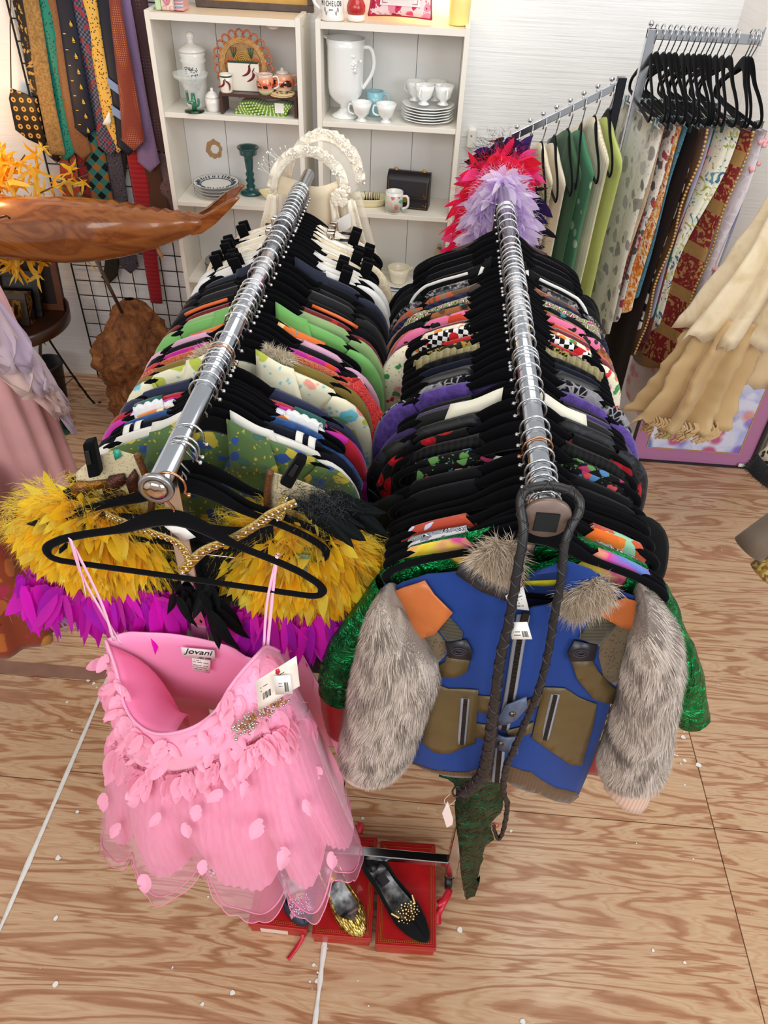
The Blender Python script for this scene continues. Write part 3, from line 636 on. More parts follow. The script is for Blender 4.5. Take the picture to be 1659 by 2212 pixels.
def tint_mat(name, rough=0.6, sheen=0.3, trans=0.0):
    t = NT(name); t.set(rough, 0, 0.25, sheen); a = t.node('ShaderNodeVertexColor'); a.layer_name = 'tint'; t.base(a.outputs[0])
    if trans: 
        tr = t.node('ShaderNodeBsdfTranslucent'); t.link(a.outputs[0], tr.inputs[0]); mx = t.node('ShaderNodeMixShader'); mx.inputs[0].default_value = trans
        t.link(t.b.outputs[0], mx.inputs[1]); t.link(tr.outputs[0], mx.inputs[2]); t.link(mx.outputs[0], t.n['Material Output'].inputs[0])
    return t.m
FURM = tint_mat('fur', 0.7, 0.2, 0.25); FEATHER = tint_mat('feather', 0.6, 0.3, 0.6)
def hang_row(rows, side):
    tip = 1 if side == 'L' else -1; P = {}
    for kk, kind in (('v', None), ('c', None), ('m', 'm'), ('mc', 'm'), ('b', 'b')):
        pass
    sets = {}
    for i, (ypx, hk, desc, cat, mat, kw) in enumerate(rows):
        y = row_y(side, ypx); x = rail_x(side, y); rz = math.radians(R.gauss(0, 2.4)); kw = dict(kw)
        hl = ('copper hooked ' if 'c' in hk else '') + 'black velvet hanger ' + ('with metal clips ' if 'm' in hk else 'with black clips ' if 'b' in hk else '') + 'carrying the ' + desc
        hl = clip16(hl)
        if hk in sets and hk != 'b': h = copy_thing(sets[hk], hl, (x, y, ZR), rz)
        else:
            h = make_hanger('velvet_hanger', hl, tip, COPPER if 'c' in hk else STEEL, clips=('metal', (-0.13, 0.13)) if 'm' in hk else ('black', (-R.uniform(0.11, 0.19), R.uniform(0.11, 0.19))) if 'b' in hk else None); sets[hk] = h
            h.location = (x, y, ZR); h.rotation_euler = (0, 0, rz)
        h['group'] = 'hangers on the %s rail' % ('left' if side == 'L' else 'right')
        x_ = {k: kw.pop(k, None) for k in ('bands', 'straps', 'fur', 'piping', 'skirt', 'foodie', 'track')}
        if x_['skirt']: kw.update(sh=0.205, length=0.55, bw=0.2, hem=0.2)
        if kw.get('collar') and kw['collar'][0] == 'same': kw['collar'] = (mat, kw['collar'][1])
        if 'm' in hk and not kw.get('collar'): kw['drop'] = 0.095
        kw.setdefault('length', R.uniform(0.62, 0.9)); kw.setdefault('thick', 0.011)
        g = garment(cat, desc + (' hanging on the %s rail' % ('left' if side == 'L' else 'right')), cat, (x, y, ZR), rz, mat, seed=i * 7 + (0 if side == 'L' else 500), **kw)
        g['group'] = 'clothes on the %s rail' % ('left' if side == 'L' else 'right')
        sh = kw.get('sh', 0.205)
        if 'caftan' in desc:
            def cs(u, v):
                a = 2*PI*u; r = lerp(0.045, 0.085, v); c = Vector((0.19 + 0.085 * v, -0.012 - 0.02 * v, -0.165 - 0.20 * v)); return c + Vector((r * math.cos(a) * (1 + 0.08 * math.sin(3 * a)), 0.4 * r * math.sin(a), 0.35 * r * math.cos(a)))
            MB().grid(cs, 22, 9, True).obj('flared_sleeve', kw['smat'], g, solid=0.002)
        if x_['bands']:
            m2 = fab('plain', [x_['bands']], 1)
            for s in (-1, 1):
                b = MB()
                for x0 in (0.145, 0.168) if x_['bands'] != '#0f5a55' else (0.13,):
                    w2 = 0.013 if x_['bands'] != '#0f5a55' else 0.06
                    b.grid(lambda u, v: Vector((s * (x0 + w2 * u), lerp(-0.017, 0.017, v), arm_z(x0 + w2 * u) + 0.0165 - 0.012 * abs(2 * v - 1) ** 2)), 4, 7)
                b.obj('shoulder_band', m2, g, solid=0.001)
        if x_['track']:
            for s in (-1, 1):
                for kx, q in enumerate((0.0, 0.018)):
                    Q = [(s * xx, -0.0175 - (0.001 if kx else 0), arm_z(xx) + 0.011 - q - (0.02 if kx else 0)) for xx in (0.09, 0.12, 0.15, 0.18, 0.2)] + [(s * 0.226, -0.019, arm_z(0.205) - 0.02 - q * 1.5), (s * (0.245 - q), -0.019, -0.25)]
                    MB().tube(spline(Q, 3), 0.0042, 6, flat=0.4).obj('sleeve_stripe', solid('#ece9e4', 0.6), g)
                MB().tube([(s * 0.055, -0.02, arm_z(0.055) + 0.012), (s * 0.068, -0.023, arm_z(0.055) - 0.045)], 0.0045, 6, flat=0.4).obj('collar_stripe', solid('#ece9e4', 0.6), g)
        if x_['piping']:
            for s in (-1, 1):
                MB().tube([(s * xx, -0.015, arm_z(xx) + 0.010) for xx in (0.10, 0.13, 0.16, 0.19, 0.207)], 0.0045, 6).obj('piping', solid(x_['piping'], 0.4, name='orange satin'), g)
        if x_['straps']:
            for s in (-1, 1):
                def sf(u, v, s=s):
                    xx = 0.115 + (0.085 if 'khaki' in desc else 0.062) * u + 0.012 * v; a = v * 2 - 1
                    return Vector((s * xx, a * 0.013, arm_z(xx) + 0.021 - (0.17 if 'khaki' in desc else 0.085) * max(0, abs(a) - 0.45) - 0.003 * math.sin(u * 22)))
                MB().grid(sf, 12, 9).obj('strap', mat, g, solid=0.002)
        if x_['fur']:
            b = MB(); rs = random.Random(5)
            for s in (-1, 1):
                for q in range(60):
                    xx = rs.uniform(0.05, 0.10); fur_tuft(b, (s * xx, rs.uniform(-0.02, 0.01), arm_z(xx) + 0.01), 14, 0.03, (0, -0.4, 0.8), 0.9, 0.0006, (lin('#eae0cd'), lin('#d5c6ab')), rs)
            o = b.obj('fur_collar', FURM, g); o['kind'] = 'stuff'
        if x_['foodie']:
            for s in (-1, 1):
                b = MB().grid(lambda u, v: Vector((s * (0.08 + 0.105 * u), -0.0175 - 0.002 * v, arm_z(0.08 + 0.105 * u) + 0.008 - 0.07 * v)), 6, 4); b.obj('printed_panel', mat, g, solid=0.001)
            text('lettering', 'Foodie', 0.02, solid('#e8e4da', 0.6), g, frame_m((-0.105, -0.0205, -0.15), (0.25, 0, -1), (1, 0, 0.25)))
            text('lettering', 'TASTY', 0.009, solid('#e8e4da', 0.6), g, frame_m((-0.15, -0.0205, -0.165), (1, 0, 0.25), (-0.25, 0, 1)))
hang_row(LEFT, 'L'); hang_row(RIGHT, 'R')
# ---------------------------------------------------------------- cloth panels lying on a surface y = fn(x, z)
def panel(name, px, fn, y0, mat, parent, thick=0.002, off=0.0, step=0.018, world=False):
    pts = [(p[0], p[1]) if world else (lambda q: (q.x, q.z))(at_f(p[0], p[1], fn, y0)) for p in px]
    bm = bmesh.new(); vs = [bm.verts.new((x, 0, z)) for x, z in pts]; f = bm.faces.new(vs)
    x0, x1 = min(p[0] for p in pts), max(p[0] for p in pts); z0, z1 = min(p[1] for p in pts), max(p[1] for p in pts)
    for a, b, ax in ((x0, x1, (1, 0, 0)), (z0, z1, (0, 0, 1))):
        n = max(1, int((b - a) / step))
        for i in range(1, n):
            c = lerp(a, b, i / n); g = bm.verts[:] + bm.edges[:] + bm.faces[:]
            bmesh.ops.bisect_plane(bm, geom=g, plane_co=(c, 0, 0) if ax[0] else (0, 0, c), plane_no=ax)
    for v in bm.verts: v.co.y = fn(v.co.x, v.co.z) - off
    bmesh.ops.recalc_face_normals(bm, faces=bm.faces)
    if bm.faces and sum(f.normal.y for f in bm.faces) > 0: bmesh.ops.reverse_faces(bm, faces=bm.faces)
    me = bpy.data.meshes.new(name); bm.to_mesh(me); bm.free(); me.materials.append(mat); me.polygons.foreach_set('use_smooth', [True] * len(me.polygons))
    o = bpy.data.objects.new(name, me); COL.objects.link(o); o.parent = parent
    md = o.modifiers.new('solid', 'SOLIDIFY'); md.thickness = thick; md.offset = 1.0
    return o
def line_on(px, fn, y0, off=0.0):
    out = []
    for p in px: q = at_f(p[0], p[1], fn, y0); out.append((q.x, q.y - off, q.z))
    return out
def J(*a):                                                       # jacket sketch coordinates -> photograph
    return [(680 + x / 1.929, 1100 + y / 1.929) for x, y in a]
# ---------------------------------------------------------------- jacket with fur sleeves
JX = 0.20
def jf(x, z):
    d = interp([(0.62, 0.085), (0.85, 0.08), (1.1, 0.062), (1.25, 0.04), (1.33, 0.018), (1.40, 0.010)], z); u = abs(x - JX) / 0.25
    return 0.825 - d * max(0.0, 1 - u ** 2.6) + 0.007 * math.sin(x * 38 + z * 9) * smooth((1.25 - z) * 3)
h = make_hanger('velvet_hanger', 'black velvet hanger inside the blue jacket with fur sleeves', -1); h.location = (0.196, 0.826, ZR); h['group'] = 'hangers on the right rail'
jk = thing('jacket', 'blue costume jacket with shaggy fur sleeves and tan shoulder patches', 'jacket', (0, 0, 0), group=None)
BLUE = fab('plain', ['#19397f'], 1.2, 0.9, 0.12); LEATHER = solid('#c06a35', 0.38, name='tan leather', var=0.07, vscale=30, bump=0.15, bscale=500)
OLIVE = solid('#5b4a2a', 0.42, name='olive leather', var=0.1, vscale=25, bump=0.12, bscale=400); DKLEA = solid('#23222a', 0.35, name='dark leather', var=0.1, vscale=40)
GREYL = solid('#59647e', 0.45, name='grey leather'); MESHB = fab('dots', ['#6a5a44', '#4c4030'], 4.0, 0.8); RIBW = fab('stripe_x', ['#5f4428', '#573d24'], 14); ELAS = fab('stripe_z', ['#4b4636', '#3d392c'], 14)
ol = J((470,268),(590,258),(650,300),(740,335),(838,352),(880,420),(905,405),(1000,390),(1030,330),(1170,260),(1290,345),(1385,375),(1345,465),(1330,560),(1290,700),(1250,745),(1230,795),(1185,950),(1150,1060),(1098,1180),(1060,1215),(1010,1205),(930,1170),(800,1118),(730,1120),(620,1105),(520,1090),(380,1035),(430,950),(470,830),(500,700),(520,640),(470,560),(410,515),(283,345),(370,300))
body = panel('jacket_body', ol, jf, 0.76, BLUE, jk, 0.004)
pts = [at_f(px, py, jf, 0.76) for px, py in ol]
bk = panel('jacket_back', [(p.x, p.z) for p in pts if p.z < 1.36], lambda x, z: 0.836 + 0.015 * max(0, 1 - ((x - JX) / 0.25) ** 2), 0.84, BLUE, jk, 0.003, world=True)
panel('inner_back', J((862,300),(950,250),(1160,262),(1040,330),(1000,400),(905,412),(875,372)), lambda x, z: 0.834, 0.834, fab('plain', ['#1b3a80'], 1.2), jk, 0.003)
panel('neck_tape', J((868,298),(1015,292),(1012,316),(950,318),(872,312)), lambda x, z: 0.830, 0.83, solid('#d8cf2a', 0.6, name='yellow tape'), jk, 0.002)
panel('shoulder_patch', J((272,338),(375,300),(460,272),(500,330),(575,405),(500,495),(405,522),(318,425)), jf, 0.78, LEATHER, jk, 0.003, 0.012)
panel('shoulder_patch', J((1175,412),(1225,365),(1285,345),(1392,370),(1385,430),(1350,470),(1280,468)), jf, 0.78, LEATHER, jk, 0.003, 0.012)
panel('collar_band', J((588,258),(610,215),(655,208),(720,290),(833,338),(842,366),(790,368),(690,330)), lambda x, z: jf(x, z) - 0.012, 0.79, DKLEA, jk, 0.004, 0.004)
panel('collar_lining', J((880,262),(940,240),(1050,205),(1150,240),(1175,262),(1120,300),(1060,335),(1035,322),(1045,240)), lambda x, z: jf(x, z) - 0.012, 0.79, BLUE, jk, 0.004, 0.004)
panel('mesh_inset', J((430,515),(505,490),(560,560),(545,600),(508,635),(470,560)), jf, 0.78, MESHB, jk, 0.002, 0.004)
panel('mesh_inset', J((1190,520),(1240,470),(1330,468),(1322,560),(1285,690),(1250,725),(1200,690),(1180,600)), jf, 0.78, MESHB, jk, 0.002, 0.004)
panel('webbing', J((512,478),(560,430),(618,500),(614,525),(560,545)), jf, 0.78, ELAS, jk, 0.003, 0.006)
panel('webbing', J((1098,520),(1170,415),(1250,470),(1180,555)), jf, 0.78, ELAS, jk, 0.003, 0.006)
panel('strap', J((550,598),(648,605),(636,660),(590,686),(528,684),(512,640),(545,620)), jf, 0.78, OLIVE, jk, 0.003, 0.006)
panel('strap', J((1065,612),(1150,610),(1180,660),(1248,735),(1238,795),(1160,775),(1090,690)), jf, 0.78, OLIVE, jk, 0.003, 0.006)
for q in (((545,535),(632,522),(658,570),(652,608),(560,597),(552,570)), ((1050,580),(1078,525),(1175,545),(1160,608),(1060,612))):
    o = panel('badge', J(*q), jf, 0.78, DKLEA, jk, 0.003, 0.009)
    c = at_f(*J((sum(p[0] for p in q)/len(q), sum(p[1] for p in q)/len(q)))[0], jf, 0.78)
    MB().tube([(c.x + 0.0115*math.cos(a*PI/12), c.y - 0.0135, c.z + 0.0095*math.sin(a*PI/12)) for a in range(24)], 0.0009, 5, closed=True).tube([(c.x + 0.007*math.cos(a*PI/12), c.y - 0.0135, c.z + 0.005*math.sin(a*PI/12)) for a in range(24)], 0.0009, 5, closed=True).obj('stitching', solid('#3a3942', 0.4), o)
pk1 = panel('pocket', J((500,712),(560,735),(682,740),(668,962),(560,1005),(500,1000),(450,960),(462,860)), jf, 0.76, OLIVE, jk, 0.003, 0.005)
pk2 = panel('pocket', J((952,728),(1040,732),(1100,770),(1172,798),(1160,880),(1110,1055),(1060,1050),(902,938)), jf, 0.76, OLIVE, jk, 0.003, 0.005)
panel('belt_strap', J((680,762),(760,768),(755,838),(676,830)), jf, 0.76, OLIVE, jk, 0.003, 0.005); panel('belt_strap', J((672,878),(750,890),(745,945),(668,938)), jf, 0.76, OLIVE, jk, 0.003, 0.005)
panel('belt_strap', J((860,790),(945,755),(930,800),(860,830)), jf, 0.76, OLIVE, jk, 0.003, 0.006); panel('belt_strap', J((800,905),(910,870),(902,915),(810,940)), jf, 0.76, OLIVE, jk, 0.003, 0.006)
panel('hem_band', J((380,1033),(450,1060),(540,1080),(640,1085),(735,1062),(800,1052),(900,1085),(1000,1150),(1092,1172),(1098,1185),(1060,1216),(1000,1205),(930,1172),(800,1122),(730,1122),(620,1106),(520,1092)), jf, 0.76, RIBW, jk, 0.003, 0.004)
def zipper(name, a, wd, par):
    L = line_on(J(*a), jf, 0.76, 0.008); P = spline(L, 6); b = MB(); b.tube(P, wd, 8, flat=0.25, up=(1, 0, 0))
    o = b.obj(name, solid('#8e8f98', 0.5, name='zip tape'), par); b = MB()
    for i in range(len(P) - 1):
        n = max(1, int((P[i+1] - P[i]).length / 0.0028))
        for k in range(n):
            c = P[i].lerp(P[i+1], k / n); s = wd * 0.42; b.box((c.x - s, c.y - wd*0.25 - 0.0022, c.z - 0.0007), (c.x + s, c.y - wd*0.25, c.z + 0.0008))
    b.obj('zip_teeth', solid('#4a4644', 0.35, 0.8, name='dark metal'), o, flat=True); return o
zipper('front_zip', ((868,425),(845,560),(812,770),(785,900)), 0.0105, jk); zipper('front_zip', ((770,975),(762,1060),(757,1120)), 0.0105, jk)
zipper('pocket_zip', ((628,772),(612,962)), 0.0085, jk); zipper('pocket_zip', ((1000,755),(955,942)), 0.0085, jk)
def snap_tab(q, c):
    o = panel('snap_tab', J(*q), lambda x, z: jf(x, z) - 0.012, 0.75, GREYL, jk, 0.003, 0.006); p = at_f(*J(c)[0], lambda x, z: jf(x, z) - 0.012, 0.75)
    MB().lathe([(0.0, -0.0125), (0.005, -0.012), (0.0065, -0.009), (0.0065, -0.006)], 14, p, axis='Y').obj('snap', solid('#7b6a58', 0.3, 0.9, name='brass snap'), o)
snap_tab(((758,862),(795,800),(880,765),(884,808),(840,860),(800,880),(760,884)), (822,834)); snap_tab(((748,918),(790,935),(850,932),(845,1003),(760,985)), (774,957))
b = MB()                                                         # pull of the zip
p = at_f(*J((872,432))[0], jf, 0.78); b.box((p.x - 0.006, p.y - 0.014, p.z - 0.014), (p.x + 0.006, p.y - 0.008, p.z + 0.014)).box((p.x - 0.0035, p.y - 0.016, p.z - 0.04), (p.x + 0.0035, p.y - 0.013, p.z - 0.01)); b.obj('zip_pull', solid('#3a3a3e', 0.3, 0.9), jk, flat=True, bevel=0.001)
def paper(name, q, fn, y0, off, par, lines, mat=None, conv=J, barcode=None):
    o = panel(name, conv(*q), fn, y0, mat or WHITE, par, 0.0008, off); a, b_, c, d = [at_f(x, y, fn, y0) for x, y in conv(*q)[:4]]
    b = MB()
    for (u0, u1, v) in lines:
        for k in range(int((u1 - u0) * 26)):
            if R.random() < 0.2: continue
            u = u0 + k / 26; q0 = a.lerp(b_, u).lerp(d.lerp(c, u), v); q1 = a.lerp(b_, u + 0.026).lerp(d.lerp(c, u + 0.026), v)
            b.add([q0 + Vector((0, -off - 0.0012, 0.0012)), q1 + Vector((0, -off - 0.0012, 0.0012)), q1 + Vector((0, -off - 0.0012, -0.0010)), q0 + Vector((0, -off - 0.0012, -0.0010))], [(0, 1, 2, 3)])
    if barcode:
        u0, u1, v0, v1 = barcode; u = u0
        while u < u1:
            wd = R.choice((0.012, 0.02, 0.032)); P = [a.lerp(b_, uu).lerp(d.lerp(c, uu), vv) + Vector((0, -off - 0.0013, 0)) for uu, vv in ((u, v0), (u + wd, v0), (u + wd, v1), (u, v1))]; b.add(P, [(0, 1, 2, 3)]); u += wd + R.choice((0.012, 0.022))
    if b.v:
        m = b.obj('print', INK, o, flat=True); m['kind'] = 'stuff'
    return o
paper('care_label', ((793,352),(868,312),(892,412),(815,405)), lambda x, z: jf(x, z) - 0.02, 0.78, 0.004, jk, [(0.2, 0.8, 0.2), (0.15, 0.85, 0.35), (0.2, 0.8, 0.5), (0.3, 0.7, 0.65), (0.2, 0.8, 0.8)])
paper('price_tag', ((808,458),(884,456),(905,528),(820,528)), lambda x, z: jf(x, z) - 0.05, 0.74, 0.006, jk, [(0.15, 0.5, 0.55), (0.15, 0.5, 0.75)], barcode=(0.58, 0.85, 0.5, 0.85))
# fur sleeves
def fur_tube(stA, y0, dep, par, name, seed, nst, ln=0.034, cols=None):
    rs = random.Random(seed); E = []
    for (a, b_) in stA:
        yy = y0; A, B = at_y(*a, yy), at_y(*b_, yy); E.append((A, B))
    a0 = (E[0][0] + E[0][1]) / 2; h0 = (E[0][1] - E[0][0]) / 2; a1 = (E[1][0] + E[1][1]) / 2; m0 = a0 + (a0 - a1) * 0.22; E.insert(0, (m0 - h0 * 0.35, m0 + h0 * 0.35)); m0 = m0 + (a0 - a1) * 0.06; E.insert(0, (m0 - h0 * 0.02, m0 + h0 * 0.02))
    C = spline([(A + B) / 2 for A, B in E], 6); H = spline([(B - A) / 2 for A, B in E], 6); n = 18; k = len(C); vs = []
    D = [dep * interp([(0, 0.02), (0.11, 0.4), (0.24, 0.8), (0.34, 0.95), (0.6, 1.0), (0.9, 0.85), (1, 0.55)], i / (k - 1)) for i in range(k)]
    def pt(i, t, a):
        i2 = min(i + 1, k - 1); c = C[i].lerp(C[i2], t); h_ = H[i].lerp(H[i2], t); d = lerp(D[i], D[i2], t); return c + h_ * math.cos(a) + Vector((0, -d * math.sin(a), 0)), (h_.normalized() * math.cos(a) + Vector((0, -math.sin(a), 0))).normalized()
    for i in range(k):
        for j in range(n): vs.append(pt(i, 0, 2*PI*j/n)[0])
    b = MB(); b.add(vs, [(i*n+j, i*n+(j+1) % n, (i+1)*n+(j+1) % n, (i+1)*n+j) for i in range(k-1) for j in range(n)] + [tuple(range(n)), tuple((k-1)*n+j for j in range(n))])
    o = b.obj(name, solid('#8d8078', 0.9, name='fur backing', var=0.12, vscale=30), par)
    cols = [lin(c) for c in (cols or ('#dccfc4', '#c9bbb0', '#a89a8e', '#eaddcf', '#baaba0', '#887b72'))]; b = MB()
    for s in range(nst):
        i = rs.randrange(k - 1); t = rs.random(); a = rs.uniform(-0.35, PI + 0.35) if rs.random() < 0.85 else rs.uniform(0, 2*PI); p, nr = pt(i, t, a)
        ax = (C[i+1] - C[i]).normalized(); cl = nz(p.x * 16, p.z * 16, seed); cl2 = nz(p.x * 45, p.z * 22, seed + 9)
        side = nr.cross(ax); d = (ax * 0.85 + nr * (0.34 + 0.15 * rs.random()) + side * (0.6 * cl + 0.5 * cl2) ).normalized(); L = ln * rs.uniform(0.6, 1.2)
        sd = d.cross(nr).normalized() * 0.0005; m1 = p + d * L * 0.5; e = p + d * L + ax * (0.004) - nr * 0.004
        co = cols[min(len(cols) - 1, max(0, int((0.5 + 0.9 * cl2 + rs.gauss(0, 0.28)) * len(cols))))]
        b.add([p - sd, p + sd, m1 + sd, m1 - sd, e], [(0, 1, 2, 3), (3, 2, 4)], 0, co)
    f = b.obj('fur', FURM, o); f['kind'] = 'stuff'; return o
fur_tube([((829,1282),(893,1362)),((800,1325),(930,1402)),((780,1410),(946,1440)),((762,1500),(925,1500)),((750,1565),(905,1555)),((742,1612),(886,1608)),((756,1646),(856,1636))], 0.775, 0.062, jk, 'sleeve', 3, 44000)
fur_tube([((1372,1345),(1402,1292)),((1356,1400),(1450,1345)),((1343,1470),(1464,1412)),((1328,1540),(1456,1478)),((1308,1598),(1448,1548)),((1300,1632),(1438,1612)),((1312,1658),(1424,1662))], 0.775, 0.062, jk, 'sleeve', 4, 44000)
cuff = MB(); E = [((1300,1660),(1420,1678)), ((1305,1700),(1402,1728)), ((1314,1710),(1394,1740))]; vs = []
for a, b_ in E:
    A, B = at_y(*a, 0.78), at_y(*b_, 0.78); c = (A + B) / 2; hh = (B - A) / 2
    vs += [c + hh * math.cos(2*PI*j/14) + Vector((0, -0.03 * math.sin(2*PI*j/14), 0)) for j in range(14)]
cuff.add(vs, [(i*14+j, i*14+(j+1) % 14, (i+1)*14+(j+1) % 14, (i+1)*14+j) for i in range(2) for j in range(14)] + [tuple(28 + j for j in range(14))]); cuff.obj('cuff', fab('stripe_x', ['#d9b7a2', '#c9a48f'], 12), jk)
b = MB(); A, B = at_y(738, 1664, 0.772), at_y(772, 1698, 0.772); b.tube(spline([A, A.lerp(B, 0.4) + Vector((-0.004, 0, -0.01)), B, B + Vector((0.03, 0, 0.0))], 4), 0.0035, 6); b.obj('cuff', solid('#e3c3b6', 0.7, name='cuff rib'), jk)
# fur collar
b = MB(); rs = random.Random(11); cc = [lin(c) for c in ('#cdbba6', '#e0d0ba', '#a8947e', '#b9a58e', '#eadcc8')]
def fur_patch(q, n, dr, ln, yoff):
    P = J(*q); 
    for _ in range(n):
        w_ = [rs.random() ** 1.0 for _ in P]; s = sum(w_); px = sum(a * p[0] for a, p in zip(w_, P)) / s; py = sum(a * p[1] for a, p in zip(w_, P)) / s
        i = rs.randrange(len(P)); t = rs.random() ** 0.5; px = lerp(px, P[i][0], t * 0.75); py = lerp(py, P[i][1], t * 0.75)
        p = at_f(px, py, lambda x, z: jf(x, z) - yoff, 0.78); fur_tuft(b, p + Vector((0, rs.uniform(-0.008, 0.006), 0)), 5, ln, dr, 0.95, 0.0006, cc, rs)
fur_patch(((655,195),(690,160),(760,130),(850,140),(852,220),(838,290),(790,270),(720,215)), 900, (-0.1, -0.6, 0.35), 0.036, 0.016)
fur_patch(((1030,360),(1100,310),(1170,275),(1230,290),(1250,320),(1220,350),(1160,390),(1080,430),(1040,420)), 800, (-0.25, -0.6, -0.05), 0.036, 0.012)
o = b.obj('fur_collar', FURM, jk); o['kind'] = 'stuff'
panel('collar_fur_base', J((640,222),(670,180),(760,150),(850,170),(850,270),(830,330),(760,300),(690,260)), lambda x, z: jf(x, z) - 0.012, 0.78, solid('#8b7863', 0.9, name='fur base'), jk, 0.004, 0.004)
panel('collar_fur_base', J((1035,380),(1120,315),(1180,280),(1225,305),(1210,345),(1160,380),(1080,430),(1045,425)), lambda x, z: jf(x, z) - 0.01, 0.78, solid('#8b7863', 0.9, name='fur base'), jk, 0.003, 0.004)
# ---------------------------------------------------------------- braided whip over the rail end
wh = thing('whip', 'dark braided leather whip looped over the right rail end cap', 'whip')
def Wp(px, py, y): p = at_y(px, py, y); return (p.x, p.y, p.z)
LOOP = [Wp(1000,1712,.735), Wp(1040,1680,.725), Wp(1058,1610,.715), Wp(1066,1540,.715), Wp(1082,1420,.725), Wp(1100,1340,.735), Wp(1118,1230,.755), Wp(1131,1150,.775), (0.156, 0.802, 1.473), (0.168, 0.812, 1.487), (0.196, 0.815, 1.492), (0.226, 0.812, 1.486), (0.24, 0.80, 1.47), Wp(1222,1165,.775), Wp(1212,1250,.755), Wp(1196,1340,.74), Wp(1180,1430,.725), Wp(1160,1500,.712), Wp(1135,1560,.712), Wp(1110,1620,.712), Wp(1092,1660,.715), Wp(1088,1710,.72), Wp(1096,1740,.72), Wp(1088,1790,.72), Wp(1078,1812,.72), Wp(1070,1800,.72), Wp(1066,1780,.72)]
P = spline(LOOP, 9); n = len(P); rad = [interp([(0, 0.0115), (0.05, 0.0125), (0.12, 0.009), (0.2, 0.0072), (0.5, 0.0065), (0.8, 0.0055), (1, 0.003)], i / (n - 1)) for i in range(n)]
WL = solid('#1d1b1c', 0.4, name='whip leather', var=0.15, vscale=80)
MB().tube(P, rad, 10).obj('whip_core', WL, wh)
for sgn in (1, -1):                                              # two strands plaited round the core
    b = MB(); S = []
    L = 0
    for i in range(n * 3 - 2):
        t = i / 3; i0 = int(t); f_ = t - i0; p = P[i0].lerp(P[min(i0 + 1, n - 1)], f_); d = (P[min(i0 + 1, n - 1)] - P[max(i0 - 1, 0)]).normalized(); u = d.cross(Vector((0.1, 1, 0.05))).normalized(); v = d.cross(u)
        if i: L += (p - last).length
        last = p; a = sgn * L * 2 * PI / 0.034; r = rad[i0] * 0.93; S.append(p + (u * math.cos(a) + v * math.sin(a)) * r)
    b.tube(S, [0.0026 * interp([(0, 1.4), (0.15, 1), (1, 0.6)], i / (len(S) - 1)) for i in range(len(S))], 5, flat=0.6).obj('plait', WL, wh)
b = MB(); e = Vector(LOOP[0]); b.tube([e + Vector((-0.012 + 0.009*math.cos(a*PI/10), -0.002, 0.006 + 0.02*math.sin(a*PI/10))) for a in range(20)], 0.0022, 6, closed=True); b.obj('handle_loop', WL, wh)
b = MB(); e2 = Vector(LOOP[-1]); b.tube([e2 + Vector((0.004 + 0.008*math.cos(a*PI/8), 0, -0.006 + 0.008*math.sin(a*PI/8))) for a in range(16)], 0.0012, 5, closed=True); b.obj('red_thread', solid('#c1483c', 0.7), wh)
c = at_y(966, 1758, 0.735); b = MB(); b.prism([at_y(*q, 0.735) for q in ((967,1731),(979,1770),(977,1782),(965,1788),(955,1757))], (0, 0.0008, 0)); b.obj('price_tag', solid('#ead9d2', 0.6, name='tag card'), wh, flat=True)
MB().tube(spline([Wp(972,1716,.735), Wp(960,1728,.735), Wp(966,1742,.735), Wp(976,1736,.735), Wp(984,1728,.735)], 4), 0.0006, 4).obj('string', WHITE, wh)
# ---------------------------------------------------------------- green metallic costume behind the jacket
def foil(col):
    t = NT('foil cloth'); t.set(0.22, 0.85, 0.6); V = t.coords(); n = t.noise(V, 26, 3, 0.6, 1.2); c = lin(col); t.base(t.ramp(n, [(0.3, tuple(x * 0.45 for x in c)), (0.55, c), (0.75, tuple(min(1, x * 1.5) for x in c))])); n2 = t.noise(V, 20, 4, 0.6, 1.5); t.bump(n2, 1.0, 0.03); return t.m
FOIL = foil('#0a8a45'); REDS = fab('plain', ['#b3121c'], 1, 0.4)
gc = garment('costume', 'shiny green foil reptile costume with red cuffs hanging behind the fur jacket', 'costume', (0.196, 0.852, ZR), 0, FOIL, sh=0.205, neck=0.07, length=0.62, bw=0.2, hem=0.2, thick=0.012)
gc['group'] = None
del gc['group']
def wpar(o): o.matrix_parent_inverse = Matrix.Translation(gc.location).inverted(); return o
def foil_sleeve(E, y0, dep, mat, name):
    vs = []; k = len(E); n = 14; C = spline([(at_y(*a, y0) + at_y(*b, y0)) / 2 for a, b in E], 5); H = spline([(at_y(*b, y0) - at_y(*a, y0)) / 2 for a, b in E], 5); b = MB()
    for i, (c, hh) in enumerate(zip(C, H)):
        for j in range(n):
            a = 2*PI*j/n; wr = 1 + 0.07 * nz(i * 0.7, j * 1.3, 2.2); vs.append(c + hh * math.cos(a) * wr + Vector((0, -dep * math.sin(a) * wr, 0)))
    b.add(vs, [(i*n+j, i*n+(j+1) % n, (i+1)*n+(j+1) % n, (i+1)*n+j) for i in range(len(C)-1) for j in range(n)]); return wpar(b.obj(name, mat, gc, solid=0.002))
foil_sleeve([((1300,1300),(1360,1212)),((1345,1350),(1440,1265)),((1385,1440),(1482,1360)),((1420,1520),(1515,1440)),((1450,1552),(1530,1528)),((1456,1556),(1533,1546))], 0.852, 0.03, FOIL, 'sleeve')
foil_sleeve([((810,1250),(880,1290)),((760,1320),(850,1360)),((705,1400),(800,1430)),((688,1470),(765,1480)),((690,1490),(760,1515))], 0.862, 0.028, FOIL, 'sleeve')
foil_sleeve([((690,1486),(758,1508)),((695,1530),(750,1545)),((706,1572),(748,1590))], 0.862, 0.022, REDS, 'cuff')
foil_sleeve([((820,1236),(870,1262)),((880,1205),(960,1240)),((960,1185),(1010,1215))], 0.85, 0.02, FOIL, 'shoulder_roll')
